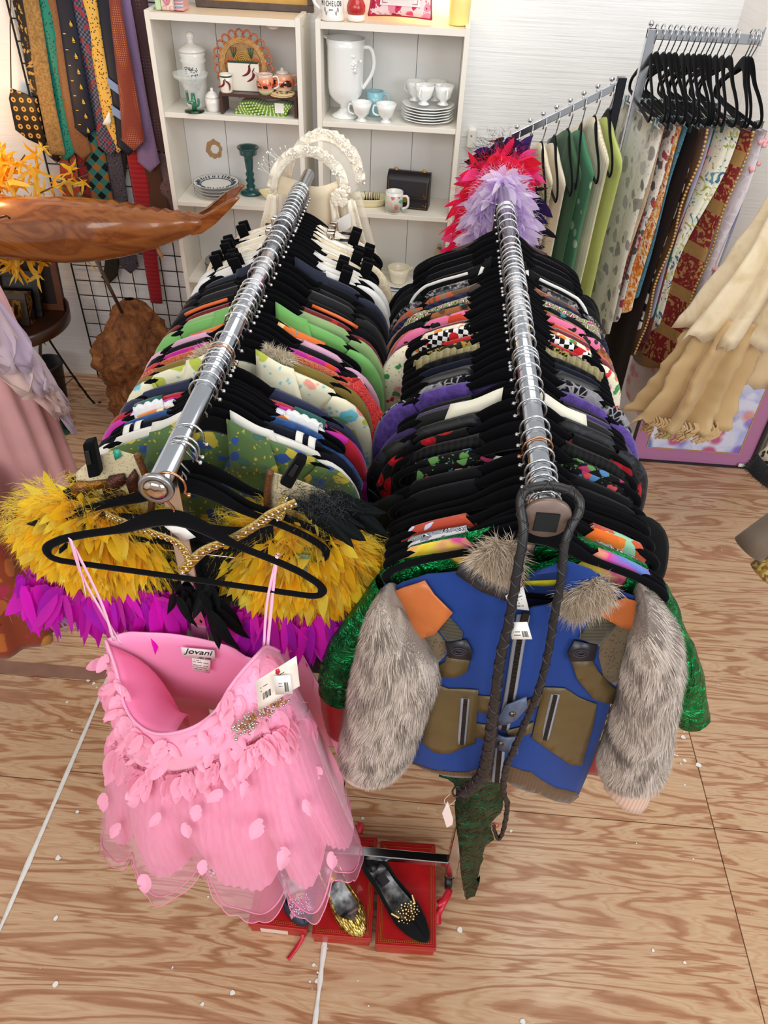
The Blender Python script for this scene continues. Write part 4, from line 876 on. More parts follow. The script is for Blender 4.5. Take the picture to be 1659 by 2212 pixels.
foil_sleeve([((1270,1200),(1290,1240)),((1330,1215),(1320,1262)),((1420,1270),(1370,1300))], 0.852, 0.016, FOIL, 'shoulder_roll')
tf = lambda x, z: 0.84 - 0.02 * math.sin(min(1, max(0, (x - 0.13) / 0.12)) * PI)
GT = foil('#07452a')
wpar(panel('tail', [(949,1667),(985,1683),(990,1700),(985,1730),(988,1779),(993,1828),(995,1885),(1003,1919),(1003,1935),(1024,1926),(1027,1916),(1037,1891),(1031,1897),(1024,1889),(1027,1873),(1040,1847),(1037,1838),(1042,1821),(1066,1803),(1057,1782),(1056,1768),(1080,1745),(1084,1733),(1083,1700),(1071,1660),(1000,1650)], tf, 0.83, GT, gc, 0.012, 0.0, 0.02))
wpar(panel('tail', [(985,1683),(988,1779),(995,1885),(1003,1935),(1024,1926),(1040,1847),(1057,1782),(1071,1660)], lambda x, z: tf(x, z) + 0.025, 0.86, GT, gc, 0.006, 0.0, 0.03))
wpar(panel('red_lining', [(1285,1600),(1300,1640),(1290,1672),(1262,1668),(1262,1620)], lambda x, z: 0.83, 0.83, REDS, gc, 0.004)); wpar(panel('red_lining', [(868,1600),(885,1640),(878,1645),(862,1635)], lambda x, z: 0.84, 0.84, REDS, gc, 0.004))
# ---------------------------------------------------------------- shoe boxes and shoes
REDB = solid('#a81418', 0.33, name='red leatherette', var=0.08, vscale=40, bump=0.1, bscale=600, coat=0.2); TOOL = solid('#c88a3c', 0.35, 0.6, name='gold tooling')
def shoe_box(x, y, wd, dp, ht, rz, label, card=False):
    t = thing('shoe_box', label, 'box', (x, y, 0), rz, 'red shoe boxes on the floor'); lz = ht * 0.66
    MB().box((0.004, 0.004, 0.0), (wd - 0.004, dp - 0.004, lz)).obj('box_body', REDB, t, flat=True, bevel=0.002)
    l = MB().box((0, 0, lz - 0.002), (wd, dp, ht - 0.001)).obj('lid', REDB, t, flat=True, bevel=0.003)
    b = MB(); z = ht
    for m_ in (0.008, 0.016):
        b.tube([(m_, m_, z), (wd - m_, m_, z), (wd - m_, dp - m_, z), (m_, dp - m_, z)], 0.0007, 4, closed=True)
    k = int(dp / 0.006)
    for i in range(k):
        yy = 0.012 + (dp - 0.024) * i / k
        for xx in (0.012, wd - 0.012): b.box((xx - 0.0011, yy, z - 0.0006), (xx + 0.0011, yy + 0.003, z + 0.0003))
    for i in range(int(wd / 0.006)):
        xx = 0.012 + i * (wd - 0.024) / int(wd / 0.006); b.box((xx, 0.011, z - 0.0006), (xx + 0.003, 0.0133, z + 0.0003)); b.box((xx, -0.0004, lz + 0.004), (xx + 0.003, 0.0004, lz + 0.0055))
    b.obj('gold_tooling', TOOL, l, flat=True)
    if card: MB().box((0.03, 0.0032, 0.006), (wd - 0.052, 0.0042, lz - 0.006)).obj('label_card', solid('#e6cfc6', 0.6, name='label card'), t, flat=True)
    return t
shoe_box(-0.334, 0.694, 0.155, 0.26, 0.06, -0.02, 'red shoe box with blank front label under the open-toed shoe', True)
shoe_box(-0.165, 0.682, 0.154, 0.265, 0.062, 0.015, 'red shoe box under the gold brocade pump')
shoe_box(0.0, 0.672, 0.157, 0.27, 0.062, 0.03, 'red shoe box under the black velvet pump')
def ribbon(P, wd, label, nm='ribbon'):
    Q = spline(P, 6); b = MB(); vs = []
    for i, p in enumerate(Q):
        d = (Q[min(i + 1, len(Q) - 1)] - Q[max(i - 1, 0)]); s = d.cross(Vector((0.3, 0.2, 1))).normalized() * wd / 2; vs += [p - s, p + s]
    b.add(vs, [(2*i, 2*i+1, 2*i+3, 2*i+2) for i in range(len(Q) - 1)]); return tag(b.obj(nm, solid('#c2142a', 0.35, name='red ribbon'), solid=0.001), label, 'ribbon')
ribbon([(-0.19, 0.70, 0.02), (-0.192, 0.688, 0.012), (-0.205, 0.665, 0.004), (-0.222, 0.638, 0.003)], 0.011, 'red ribbon trailing on the floor from left box')
ribbon([(0.158, 0.79, 0.05), (0.175, 0.80, 0.055), (0.19, 0.83, 0.045), (0.188, 0.825, 0.034), (0.17, 0.79, 0.03), (0.163, 0.775, 0.02), (0.165, 0.755, 0.004)], 0.018, 'red ribbon bow sticking out beside the right box')
ribbon([(-0.07, 0.96, 0.05), (-0.068, 0.985, 0.06), (-0.072, 1.0, 0.03), (-0.07, 1.0, 0.003)], 0.02, 'red ribbon behind the middle box')
def shoe(label, heel, toe, z, mats, kind, L=0.25):
    a = Vector((toe[0] - heel[0], toe[1] - heel[1], 0)); L = a.length; rz = math.atan2(a.y, a.x)
    t = thing('shoe', label, 'shoe', (heel[0], heel[1], z), rz, 'single shoes shown on the red boxes')
    W = [(0, 0.012), (0.04, 0.024), (0.15, 0.029), (0.35, 0.028), (0.55, 0.034), (0.7, 0.0375), (0.82, 0.032), (0.92, 0.021), (0.98, 0.010), (1, 0.003)]
    FL = [(0, 0.035), (0.25, 0.03), (0.5, 0.01), (0.65, 0.003), (1, 0.004)]; HT = [(0, 0.052), (0.15, 0.045), (0.4, 0.028), (0.6, 0.026), (0.7, 0.03), (0.85, 0.022), (1, 0.007)]
    up = MB(); n = 30; T0 = 0.62
    def rim(s): return interp([(0, 1.0), (0.1, 0.98), (T0 - 0.08, 0.95), (T0 + 0.02, 0.75), (T0 + 0.12, 0.35), (T0 + 0.16, 0.02), (1, 0.0)], s)
    def f(u, v):
        s = u; w_ = interp(W, s); fl = interp(FL, s); h = interp(HT, s); side = -1 if v < 0.5 else 1; q = abs(v - 0.5) * 2      # q 0 = ridge/rim, 1 = sole edge
        r = rim(s); ang = lerp(math.acos(min(1, max(0, r))) if False else (1 - r) * PI / 2, 0.0, q)    # angle above the sole plane
        return Vector((s * L, side * w_ * math.cos(ang) * (1 - 0.1 * (1 - q)), fl + h * (math.sin(ang) if r < 0.98 else 1 - q) if r < 0.98 else fl + h * (1 - q)))
    vs = []; m = 13
    for i in range(n):
        for j in range(m): vs.append(f(i / (n - 1), j / (m - 1) if j != m // 2 else 0.5 - 1e-6))
    fs = [(i*m+j, i*m+j+1, (i+1)*m+j+1, (i+1)*m+j) for i in range(n-1) for j in range(m-1) if not (j in (5, 6) and rim((i + 0.5) / (n - 1)) > 0.04)]
    # rims: the middle column is only kept where the vamp is closed
    vs2 = []
    for i in range(n):
        s = i / (n - 1); w_ = interp(W, s); fl = interp(FL, s); h = interp(HT, s); r = rim(s)
        for side in (-1, 1):
            for q in range(7):
                k = q / 6; top = (1 - r) * PI / 2; ang = top * k; hh = h * (k if r > 0.9 else lerp(k, math.sin(ang) / max(1e-3, math.sin(max(top, 1e-3))), smooth((0.9 - r) * 5)))
                bul = 1 + 0.12 * math.sin(k * PI) - 0.06 * k
                vs2.append(Vector((s * L, side * w_ * math.cos(ang) * bul, fl + hh)))
    fs2 = [((i*2+sd)*7+q, (i*2+sd)*7+q+1, ((i+1)*2+sd)*7+q+1, ((i+1)*2+sd)*7+q) for i in range(n-1) for sd in (0, 1) for q in range(6)]
    up.add(vs2, fs2); up.obj('upper', mats[0], t, solid=0.002, merge=True)
    ins = MB().grid(lambda u, v: Vector((u * L * 0.97 + 0.003, (v * 2 - 1) * interp(W, u * 0.97) * 0.9, interp(FL, u) + 0.003 + 0.002 * (v * 2 - 1) ** 2)), 24, 7); ins.obj('insole', mats[1], t)
    so = MB().grid(lambda u, v: Vector((u * L, (v * 2 - 1) * interp(W, u) * 1.0, interp(FL, u))), 24, 5); so.obj('sole', mats[2], t, solid=0.004)
    MB().lathe([(0.012, -0.001), (0.014, 0.01), (0.02, 0.036)], 14, (0.026, 0, 0)).obj('heel', mats[2], t)
    return t
SILV = NT('silver lining'); SILV.set(0.22, 1.0); SILV.base(SILV.ramp(SILV.noise(SILV.coords(), 40, 3), [(0.35, '#6f6d6c'), (0.65, '#e6e4e2')])); SILV = SILV.m
BVEL = solid('#050507', 0.8, spec=0.2, sheen=0.03, name='shoe velvet')
s1 = shoe('black velvet pump with gold crystal brooch on right box', (-0.045, 0.874), (0.134, 0.690), 0.064, (BVEL, SILV, BLACKPL), 'pump')
q = MB()
for i in range(40):
    a = i * 2.4; r = 0.0042 * math.sqrt(i); q.ball((0.178 + r * math.cos(a) * 0.9, r * math.sin(a) * 1.25, 0.037 - abs(r * math.sin(a)) * 0.4), R.uniform(0.0018, 0.004), 7, 5)
for s in (-1, 1):
    for k in range(7): q.ball((0.172 - k * 0.003, s * (0.028 + k * 0.0012), 0.03), 0.0034, 7, 5)
q.obj('brooch', solid('#e2c58c', 0.15, 0.85, name='gold crystal'), s1); MB().box((0.06, -0.012, 0.034), (0.09, 0.012, 0.0355)).obj('size_label', INK, s1, flat=True)
GBR = NT('gold brocade'); GBR.set(0.3, 0.85); v = GBR.voro(GBR.coords((60, 220, 120)), 1.2); GBR.base(GBR.ramp(v.outputs['Distance'], [(0.1, '#f4e6a8'), (0.45, '#c9a94e'), (0.8, '#5b4418')])); GBR.bump(v.outputs['Distance'], 0.6, 0.004); GBR = GBR.m
shoe('gold brocade court shoe with metallic lining on middle box', (-0.152, 0.838), (-0.034, 0.688), 0.064, (GBR, SILV, solid('#b98f42', 0.4, 0.5)), 'pump')
NV = solid('#1a2138', 0.5, name='navy satin')
s3 = shoe('navy open-toed shoe with pink jewelled vamp on left box', (-0.262, 0.85), (-0.183, 0.700), 0.062, (NV, SILV, NV), 'open')
q = MB()
for i in range(90): q.ball((R.uniform(0.105, 0.15), R.uniform(-0.026, 0.026), 0.038 + R.uniform(-0.002, 0.002)), 0.0022, 6, 4)
q.obj('jewelled_band', solid('#c9cbd6', 0.15, 0.9, name='crystals'), s3)
MB().grid(lambda u, v: Vector((0.095 + 0.05 * u, (v * 2 - 1) * 0.03, 0.036 - 0.018 * (v * 2 - 1) ** 2)), 8, 9).obj('pink_panel', fab('blotch', ['#b0358f', '#d6589f', '#d9c79a'], 3), s3, solid=0.002)
# ---------------------------------------------------------------- pink feather cocktail dress on the left rail end
h = make_hanger('velvet_hanger', 'black velvet hanger with the pink cocktail dress at the left rail end', 1, COPPER, wd=0.226); h.location = (-0.3485, 0.804, ZR); h.rotation_euler = (0, math.radians(2.2), -0.045); h['group'] = 'hangers on the left rail'
dr = thing('dress', 'pink strapless cocktail dress with feather petals and crystal waist hanging by ribbon loops', 'dress')
PINK = solid('#f9a2c4', 0.42, name='pink satin', sheen=0.3, var=0.04, vscale=10); HOT = solid('#fb82b2', 0.38, name='pink lining', sheen=0.2)
def sheer(name, col, alpha):
    t = NT(name); t.set(0.6, 0, 0.2, 0.3); t.base(col); t.b.inputs['Alpha'].default_value = alpha; t.m.surface_render_method = 'BLENDED' if hasattr(t.m, 'surface_render_method') else None
    return t.m
TULLE = sheer('pink tulle', '#f29cc0', 0.32); TULLE2 = sheer('pink organza', '#f4b3cc', 0.2)
PETAL = NT('pink feather'); PETAL.set(0.5, 0, 0.3, 0.3); PETAL.base('#fbb6d0'); tr = PETAL.node('ShaderNodeBsdfTranslucent'); tr.inputs[0].default_value = c4('#fbb6d0'); mx = PETAL.node('ShaderNodeMixShader'); mx.inputs[0].default_value = 0.3
PETAL.link(PETAL.b.outputs[0], mx.inputs[1]).link(tr.outputs[0], mx.inputs[2]).link(mx.outputs[0], PETAL.n['Material Output'].inputs[0]); PETAL = PETAL.m
FR = spline([at_y(*p) for p in ((228,1382,.815),(252,1450,.775),(266,1515,.735),(292,1560,.70),(338,1585,.675),(405,1576,.665),(462,1540,.68),(495,1488,.70),(521,1453,.72),(556,1414,.75),(576,1397,.785),(603,1407,.81))], 5)
BKR = spline([at_y(*p) for p in ((228,1382,.815),(270,1366,.83),(312,1366,.835),(387,1371,.838),(491,1394,.838),(536,1420,.835),(575,1420,.825),(603,1407,.81))], 6)
def along(L, t):
    t = max(0.0, min(1.0, t)) * (len(L) - 1); i = min(int(t), len(L) - 2); return L[i].lerp(L[i + 1], t - i)
# waist (front) and hem (front) as lines in space; u runs left to right
WA = spline([at_y(*p) for p in ((246,1560,.82),(256,1610,.775),(300,1652,.71),(380,1665,.675),(470,1640,.665),(550,1600,.675),(610,1565,.70),(660,1545,.76),(668,1535,.82))], 5)
HE = spline([at_y(*p) for p in ((232,1770,.83),(236,1800,.76),(282,1850,.69),(340,1886,.65),(440,1886,.63),(500,1908,.62),(570,1940,.60),(650,1930,.595),(710,1905,.61),(760,1840,.66),(778,1790,.74),(752,1740,.83))], 5)
LB = [0.0, 0.19, 0.36, 0.60, 0.74, 1.0]
def lobe(u):
    for a, b_ in zip(LB, LB[1:]):
        if u <= b_: return max(0.0, math.sin(PI * (u - a) / (b_ - a))) ** 0.55
    return 0.0
def skirt(u, v, grow=0.0, long=1.0):
    w_, e = along(WA, u), along(HE, u); p = w_.lerp(e, v * long)
    fl = lobe(u) * 1.5 - 0.75 + 0.12 * math.sin(u * 47); amp = 0.036 * smooth(v * 1.2) ; out = Vector((0.35 * (u - 0.5), -1, 0)).normalized()
    p = p + out * (amp * fl + grow + 0.035 * math.sin(PI * min(1, v * 1.1)) * math.sin(PI * u)) ; p.z += -0.03 * fl * v * v
    return p
b = MB().grid(lambda u, v: along(FR, u).lerp(along(WA, u), v) + Vector((0.15 * (u - 0.5), -1, 0)) * (0.022 * math.sin(PI * v) * math.sin(PI * u)), 40, 8)
b.obj('bodice', PINK, dr, solid=0.002)
b = MB().grid(lambda u, v: along(BKR, u).lerp(along(BKR, u) + Vector((0.0, 0.004, -0.24)), v), 24, 8); b.obj('bodice_back', solid('#f59ac6', 0.4, name='pale pink lining', sheen=0.2), dr, solid=0.002)
def cup(u, v):                                                   # lining of the left cup folded inwards
    a = along(FR, 0.02 + 0.40 * u); c = at_y(410, 1560, 0.775); p = a.lerp(c, v * 0.9); p.y += 0.03 * math.sin(PI * v) ; p.z += 0.03 * math.sin(PI * v) * math.sin(PI * u) - 0.01 * v; return p
MB().grid(cup, 14, 10).obj('cup_lining', HOT, dr, solid=0.002)
MB().grid(lambda u, v: along(FR, 0.36 + 0.62 * u).lerp(along(BKR, 0.55 + 0.42 * u) + Vector((0, 0, -0.16)), v) + Vector((0, 0.0, -0.05 * math.sin(PI * v))), 18, 8).obj('front_lining', HOT, dr, solid=0.002)
MB().tube(FR, 0.0032, 6).obj('rim_piping', solid('#f6a6c8', 0.4), dr)
SKM = NT('pink skirt'); SKM.set(0.4, 0, 0.35, 0.4); V = SKM.coords((1, 1, 0.06)); n_ = SKM.noise(V, 150, 3); SKM.base(SKM.ramp(n_, [(0.3, '#f797bd'), (0.7, '#fdb4cf')])); SKM.bump(n_, 0.35, 0.004); SKM = SKM.m
MB().grid(lambda u, v: skirt(u, v, -0.004, 0.86) + Vector((0, 0.0022 * math.sin(u * 260), 0)), 260, 22).obj('underskirt', SKM, dr)
MB().grid(lambda u, v: along(WA, u).lerp(along(HE, u), v * 0.85) * 1 + Vector((0, 0.0, 0)) + Vector((0, (0.86 - along(WA, u).lerp(along(HE, u), v).y) * 1.0 + 0.01 * math.sin(20 * u), 0)), 40, 8).obj('skirt_back', solid('#fb9cc2', 0.5, name='pink skirt', sheen=0.4), dr)
MB().grid(lambda u, v: skirt(u, v, 0.007, 1.0), 140, 22).obj('tulle_layer', TULLE, dr)
def sk2(u, v): 
    p = skirt(u, v, 0.014, 1.035); q = 0.007 * math.sin(u * 2 * PI * 9 + 1) * v * v; return p + Vector((0.4 * q, -abs(q), 0.6 * q))
MB().grid(sk2, 160, 20).obj('organza_layer', TULLE2, dr)
HP = solid('#f58fb5', 0.4, name='hem cord')
for nm, fn in (('hem_cord', lambda u: skirt(u, 1.0, 0.008, 1.0)), ('hem_cord', lambda u: sk2(u, 1.0)), ('hem_cord', lambda u: skirt(u, 1.0, 0.012, 0.985))):
    MB().tube([fn(i / 160) for i in range(161)], 0.0011, 5).obj(nm, HP, dr)
# loops and ties
def rib(P, wd, nm, mat):
    Q = spline(P, 5); vs = []
    for i, p in enumerate(Q):
        d = Q[min(i + 1, len(Q) - 1)] - Q[max(i - 1, 0)]; s = d.cross(Vector((0.1, 1, 0.2))).normalized() * wd / 2; vs += [p - s, p + s]
    return MB().add(vs, [(2*i, 2*i+1, 2*i+3, 2*i+2) for i in range(len(Q) - 1)]).obj(nm, mat, dr, solid=0.001)
RIBN = solid('#f7bfdc', 0.35, name='ribbon loop')
rib([at_y(147,1172,.838), at_y(152,1166,.806), at_y(178,1245,.806), at_y(225,1330,.80), at_y(262,1392,.795)], 0.0055, 'ribbon_loop', RIBN)
rib([at_y(152,1166,.806), at_y(190,1240,.804), at_y(222,1310,.798), at_y(246,1384,.79)], 0.0055, 'ribbon_loop', RIBN)
rib([at_y(160,1180,.803), at_y(176,1240,.803), at_y(186,1288,.803)], 0.002, 'ribbon_tie', RIBN)
rib([at_y(604,1200,.83), at_y(598,1203,.798), at_y(588,1290,.795), at_y(578,1396,.785)], 0.0055, 'ribbon_loop', RIBN)
rib([at_y(598,1203,.797), at_y(577,1300,.792), at_y(570,1396,.785)], 0.0045, 'ribbon_loop', RIBN)
# petals: one mesh per shape, shared
def petal_mesh(i):
    b = MB(); rs = random.Random(i * 31 + 2); cu = rs.uniform(0.2, 1.0); N = 13; M_ = 7
    nl = [rs.uniform(0.45, 1.0) if rs.random() < 0.1 else 1.0 for _ in range(N)]; nr = [rs.uniform(0.45, 1.0) if rs.random() < 0.1 else 1.0 for _ in range(N)]; bend = rs.uniform(-0.5, 0.5)
    for k in range(N):
        v = k / (N - 1); w_ = 0.40 * math.sin(PI * min(1, v * 0.93 + 0.07)) ** (0.9 if i % 3 else 0.7) * (1.0 - 0.25 * v)
        for q in range(M_):
            a = q / (M_ - 1) * 2 - 1; e = 1 - abs(a) ** 2 * (1 - (nl if a < 0 else nr)[k]); x = a * w_ * e
            b.v.append(Vector((x + bend * v * v * 0.6, -0.55 * cu * v ** 2.4 - 0.45 * abs(x) * (0.4 + v) + 0.12 * v, v - 0.18 * cu * v ** 3 + 0.06 * (1 - e))))
    b.f = [(k*M_+q, k*M_+q+1, (k+1)*M_+q+1, (k+1)*M_+q) for k in range(N-1) for q in range(M_-1)]
    me = bpy.data.meshes.new('feather_petal'); me.from_pydata([tuple(p) for p in b.v], [], b.f); me.materials.append(PETAL); me.polygons.foreach_set('use_smooth', [True] * len(me.polygons)); return me
PM = [petal_mesh(i) for i in range(10)]
def put_petal(p, d, nrm, L, par=dr, k=0, wd=1.0, meshes=PM):
    d = Vector(d).normalized(); nrm = Vector(nrm); x = d.cross(nrm).normalized(); y = d.cross(x).normalized()
    if y.dot(nrm) < 0: y = -y; x = -x
    M = Matrix.Identity(4)
    for i in range(3): M[i][0] = x[i] * L * wd; M[i][1] = -y[i] * L; M[i][2] = d[i] * L; M[i][3] = p[i]
    o = bpy.data.objects.new('feather_petal', meshes[k % len(meshes)]); COL.objects.link(o); o.parent = par; o.matrix_local = M; return o
rs = random.Random(21); OUT = Vector((0, -1, 0.25))
for i in range(115):                                              # round the rim and over the bodice
    u = rs.uniform(0.0, 1.0); v = rs.random() ** 1.5; p = along(FR, u).lerp(along(WA, u), v * (1.0 if u > 0.45 else 0.75)) + Vector((0, -0.012, 0)); d = Vector((rs.gauss(0, 0.7), -0.35, -1 + 0.3 * rs.gauss(0, 1)))
    put_petal(p, d, OUT, rs.uniform(0.03, 0.055), k=i, wd=rs.uniform(0.35, 0.95))
for i in range(80):                                              # skirt top edge
    u = rs.uniform(0.05, 0.97); p = along(WA, u) + Vector((0, -0.014, 0.012)); put_petal(p, (rs.gauss(0, 0.35), -0.25, -1), OUT, rs.uniform(0.04, 0.078), k=i, wd=rs.uniform(0.3, 0.75))
for (px, py, u, v) in ((258,1780,0,0),(300,1695,0,0),(240,1670,0,0),(230,1715,0,0),(400,1775,0,0),(355,1760,0,0),(570,1760,0,0),(660,1725,0,0),(720,1840,0,0),(430,1740,0,0),(480,1700,0,0),(610,1840,0,0),(322,1890,0,0),(445,1850,0,0),(745,1740,0,0),(690,1660,0,0),(530,1690,0,0)):
    best = min(((skirt(a / 60, c / 20, 0.02) for a in range(61) for c in range(2, 22))), key=lambda q: (lambda cm: (CX + FPX * cm.x / cm.z - px) ** 2 + (CY + FPX * cm.y / cm.z - py) ** 2)(RW.transposed() @ (q - Vector((0, 0, CAM_H)))))
    put_petal(best + Vector((0, -0.004, 0.012)), (rs.gauss(0, 0.5), -0.5, -0.9), OUT, rs.uniform(0.03, 0.046), k=rs.randrange(6), wd=rs.uniform(0.7, 1.1))
b = MB()                                                         # loose barbs round the rim
for i in range(900):
    u = rs.random(); p = along(FR, u).lerp(along(WA, u), rs.random()) + Vector((0, -0.01, 0)); fur_tuft(b, p, 1, 0.02, (0, -0.4, -0.5), 1.2, 0.0004, (lin('#f6b4cf'),), rs)
o = b.obj('feather_barbs', FURM, dr); o['kind'] = 'stuff'
b = MB()                                                         # crystals at the waist
for i in range(150):
    t = rs.random(); px, py = lerp(505, 612, t) + rs.gauss(0, 6), lerp(1582, 1512, t) + rs.gauss(0, 11); p = at_y(px, py, 0.652 + 0.05 * t); b.ball(p, rs.uniform(0.0016, 0.0036), 7, 5)
b.obj('crystal_beading', solid('#c9bfae', 0.12, 0.9, name='crystals'), dr)
b = MB()
for i in range(22):
    t = rs.random(); px, py = lerp(515, 610, t) + rs.gauss(0, 5), lerp(1575, 1515, t) + rs.gauss(0, 7); p = at_y(px, py, 0.65 + 0.05 * t); b.ball(p, 0.004, 6, 4, sq=(0.6, 0.6, 1.5))
b.obj('amber_beading', solid('#a9712a', 0.15, 0.3, coat=0.5, name='amber bead'), dr)
def D(*a): return [(200 + x / 2.676, 1330 + y / 2.676) for x, y in a]
lb = panel('brand_label', D((512,178),(706,196),(712,255),(525,235)), lambda x, z: 0.828, 0.828, WHITE, dr, 0.001, 0.001)
a, b_ = at_y(*D((540,208))[0], 0.826), at_y(*D((680,222))[0], 0.826); m = (a + b_) / 2
text('lettering', 'Jovani', 0.021, INK, lb, frame_m(m + Vector((0, -0.001, 0.003)), b_ - a, (0, 0, 1)), shear=0.35)
m2 = at_y(*D((650,245))[0], 0.826); text('lettering', 'NEW YORK', 0.0045, INK, lb, frame_m(m2 + Vector((0, -0.001, 0.0)), b_ - a, (0, 0, 1)))
paper('care_label', ((578,238),(684,252),(680,325),(582,308)), lambda x, z: 0.828, 0.828, 0.0025, dr, [(0.05, 0.5, 0.1), (0.05, 0.9, 0.25), (0.05, 0.9, 0.5), (0.05, 0.95, 0.65), (0.05, 0.9, 0.8)], conv=D)
tg = lambda x, z: 0.655 + 0.05 * (x + 0.2)
tag_ = paper('swing_tag', ((945,368),(1180,222),(1200,395),(960,540)), tg, 0.66, 0.003, dr, [(0.1, 0.3, 0.3), (0.1, 0.25, 0.42), (0.55, 0.75, 0.25)], solid('#f2e6dc', 0.5, name='tag card'), conv=D, barcode=(0.15, 0.32, 0.5, 0.72))
paper('price_sticker', ((1050,338),(1145,332),(1160,440),(1060,445)), lambda x, z: tg(x, z) - 0.006, 0.65, 0.003, dr, [(0.25, 0.5, 0.4), (0.25, 0.5, 0.55)], conv=D, barcode=(0.58, 0.8, 0.35, 0.85))
panel('red_wax_dot', D((1058,312),(1075,305),(1085,322),(1072,340),(1058,332)), lambda x, z: tg(x, z) - 0.004, 0.65, solid('#c8182c', 0.4), dr, 0.001)
# ---------------------------------------------------------------- feather bras behind it
def feather_mesh(i, col, wdt=0.24):
    b = MB(); rs_ = random.Random(50 + i); cu = rs_.uniform(-0.35, 0.5); tw = rs_.uniform(-0.5, 0.5); n = 9; c = lin(col)
    def f(u, v):
        w_ = wdt * (math.sin(PI * min(1.0, 0.06 + 0.94 * v ** 0.75)) ** 0.7) * (0.75 if i % 3 else 1.0); x = (u * 2 - 1) * w_ * 0.5
        jag = 0.03 * math.sin(v * 40 + i) * abs(u * 2 - 1)
        return Vector((x + cu * v * v * 0.5, -0.3 * tw * v * v + 0.25 * abs(u * 2 - 1) * w_, v + jag))
    b.grid(f, 5, n)
    me = bpy.data.meshes.new('feather'); me.from_pydata([tuple(p) for p in b.v], [], b.f); me.polygons.foreach_set('use_smooth', [True] * len(me.polygons))
    return me
def feather_mat(col, var=0.12):
    t = NT('dyed feather'); t.set(0.6, 0, 0.25, 0.3); oi = t.node('ShaderNodeObjectInfo'); c = lin(col); rp = t.ramp(oi.outputs['Random'], [(0, tuple(x * (1 - var) for x in c)), (1, tuple(min(1, x * (1 + var)) for x in c))]); t.base(rp)
    tr_ = t.node('ShaderNodeBsdfTranslucent'); t.link(rp, tr_.inputs[0]); mx_ = t.node('ShaderNodeMixShader'); mx_.inputs[0].default_value = 0.5
    t.link(t.b.outputs[0], mx_.inputs[1]).link(tr_.outputs[0], mx_.inputs[2]).link(mx_.outputs[0], t.n['Material Output'].inputs[0]); return t.m
def feather_set(col, n=5, wdt=0.26):
    m_ = feather_mat(col); out = []
    for i in range(n):
        me = feather_mesh(i, col, wdt); me.materials.append(m_); out.append(me)
    return out
YEL, MAG, LIL, BLKF = feather_set('#ffdc28'), feather_set('#f012d8'), feather_set('#dcc4ec', wdt=0.3), feather_set('#0d1013', wdt=0.3)
def put_feather(p, d, nrm, L, par, meshes, k, wd=1.0): o = put_petal(p, d, nrm, L, par, k, wd, meshes); o.name = 'feather'; return o
def add_feather(b, p, d, L, col, wd=0.24, rs=rs):
    """a feather joined into a larger trim: five-segment blade with a bent tip"""
    d = Vector(d).normalized(); s = d.cross(Vector((rs.gauss(0, 0.5), -1, rs.gauss(0, 0.5)))).normalized(); g = Vector((0, 0, -1)) * L * rs.uniform(0, 0.45) + s * L * rs.gauss(0, 0.15); k = rs.uniform(0.82, 1.12); c = tuple(min(1, x * k) for x in col)
    vs = []
    for i in range(6):
        v = i / 5; q = p + d * (L * v) + g * v * v; w_ = wd * L * 0.5 * math.sin(PI * min(1, 0.08 + 0.92 * v ** 0.8)) ** 0.7; vs += [q - s * w_, q + Vector((0, -0.002, 0)) , q + s * w_]
    b.add(vs, [(3*i+a, 3*i+a+1, 3*i+a+4, 3*i+a+3) for i in range(5) for a in (0, 1)], 0, c)
h = make_hanger('velvet_hanger', 'black velvet hanger with metal clips holding the yellow feather bra top', 1, clips=('metal', (-0.185, 0.185))); h.location = (-0.352, 0.880, ZR); h.rotation_euler = (0, 0.02, -0.03); h['group'] = 'hangers on the left rail'
bra = thing('feather_bra', 'showgirl feather bra top of yellow over magenta plumes with gold braid straps', 'costume')
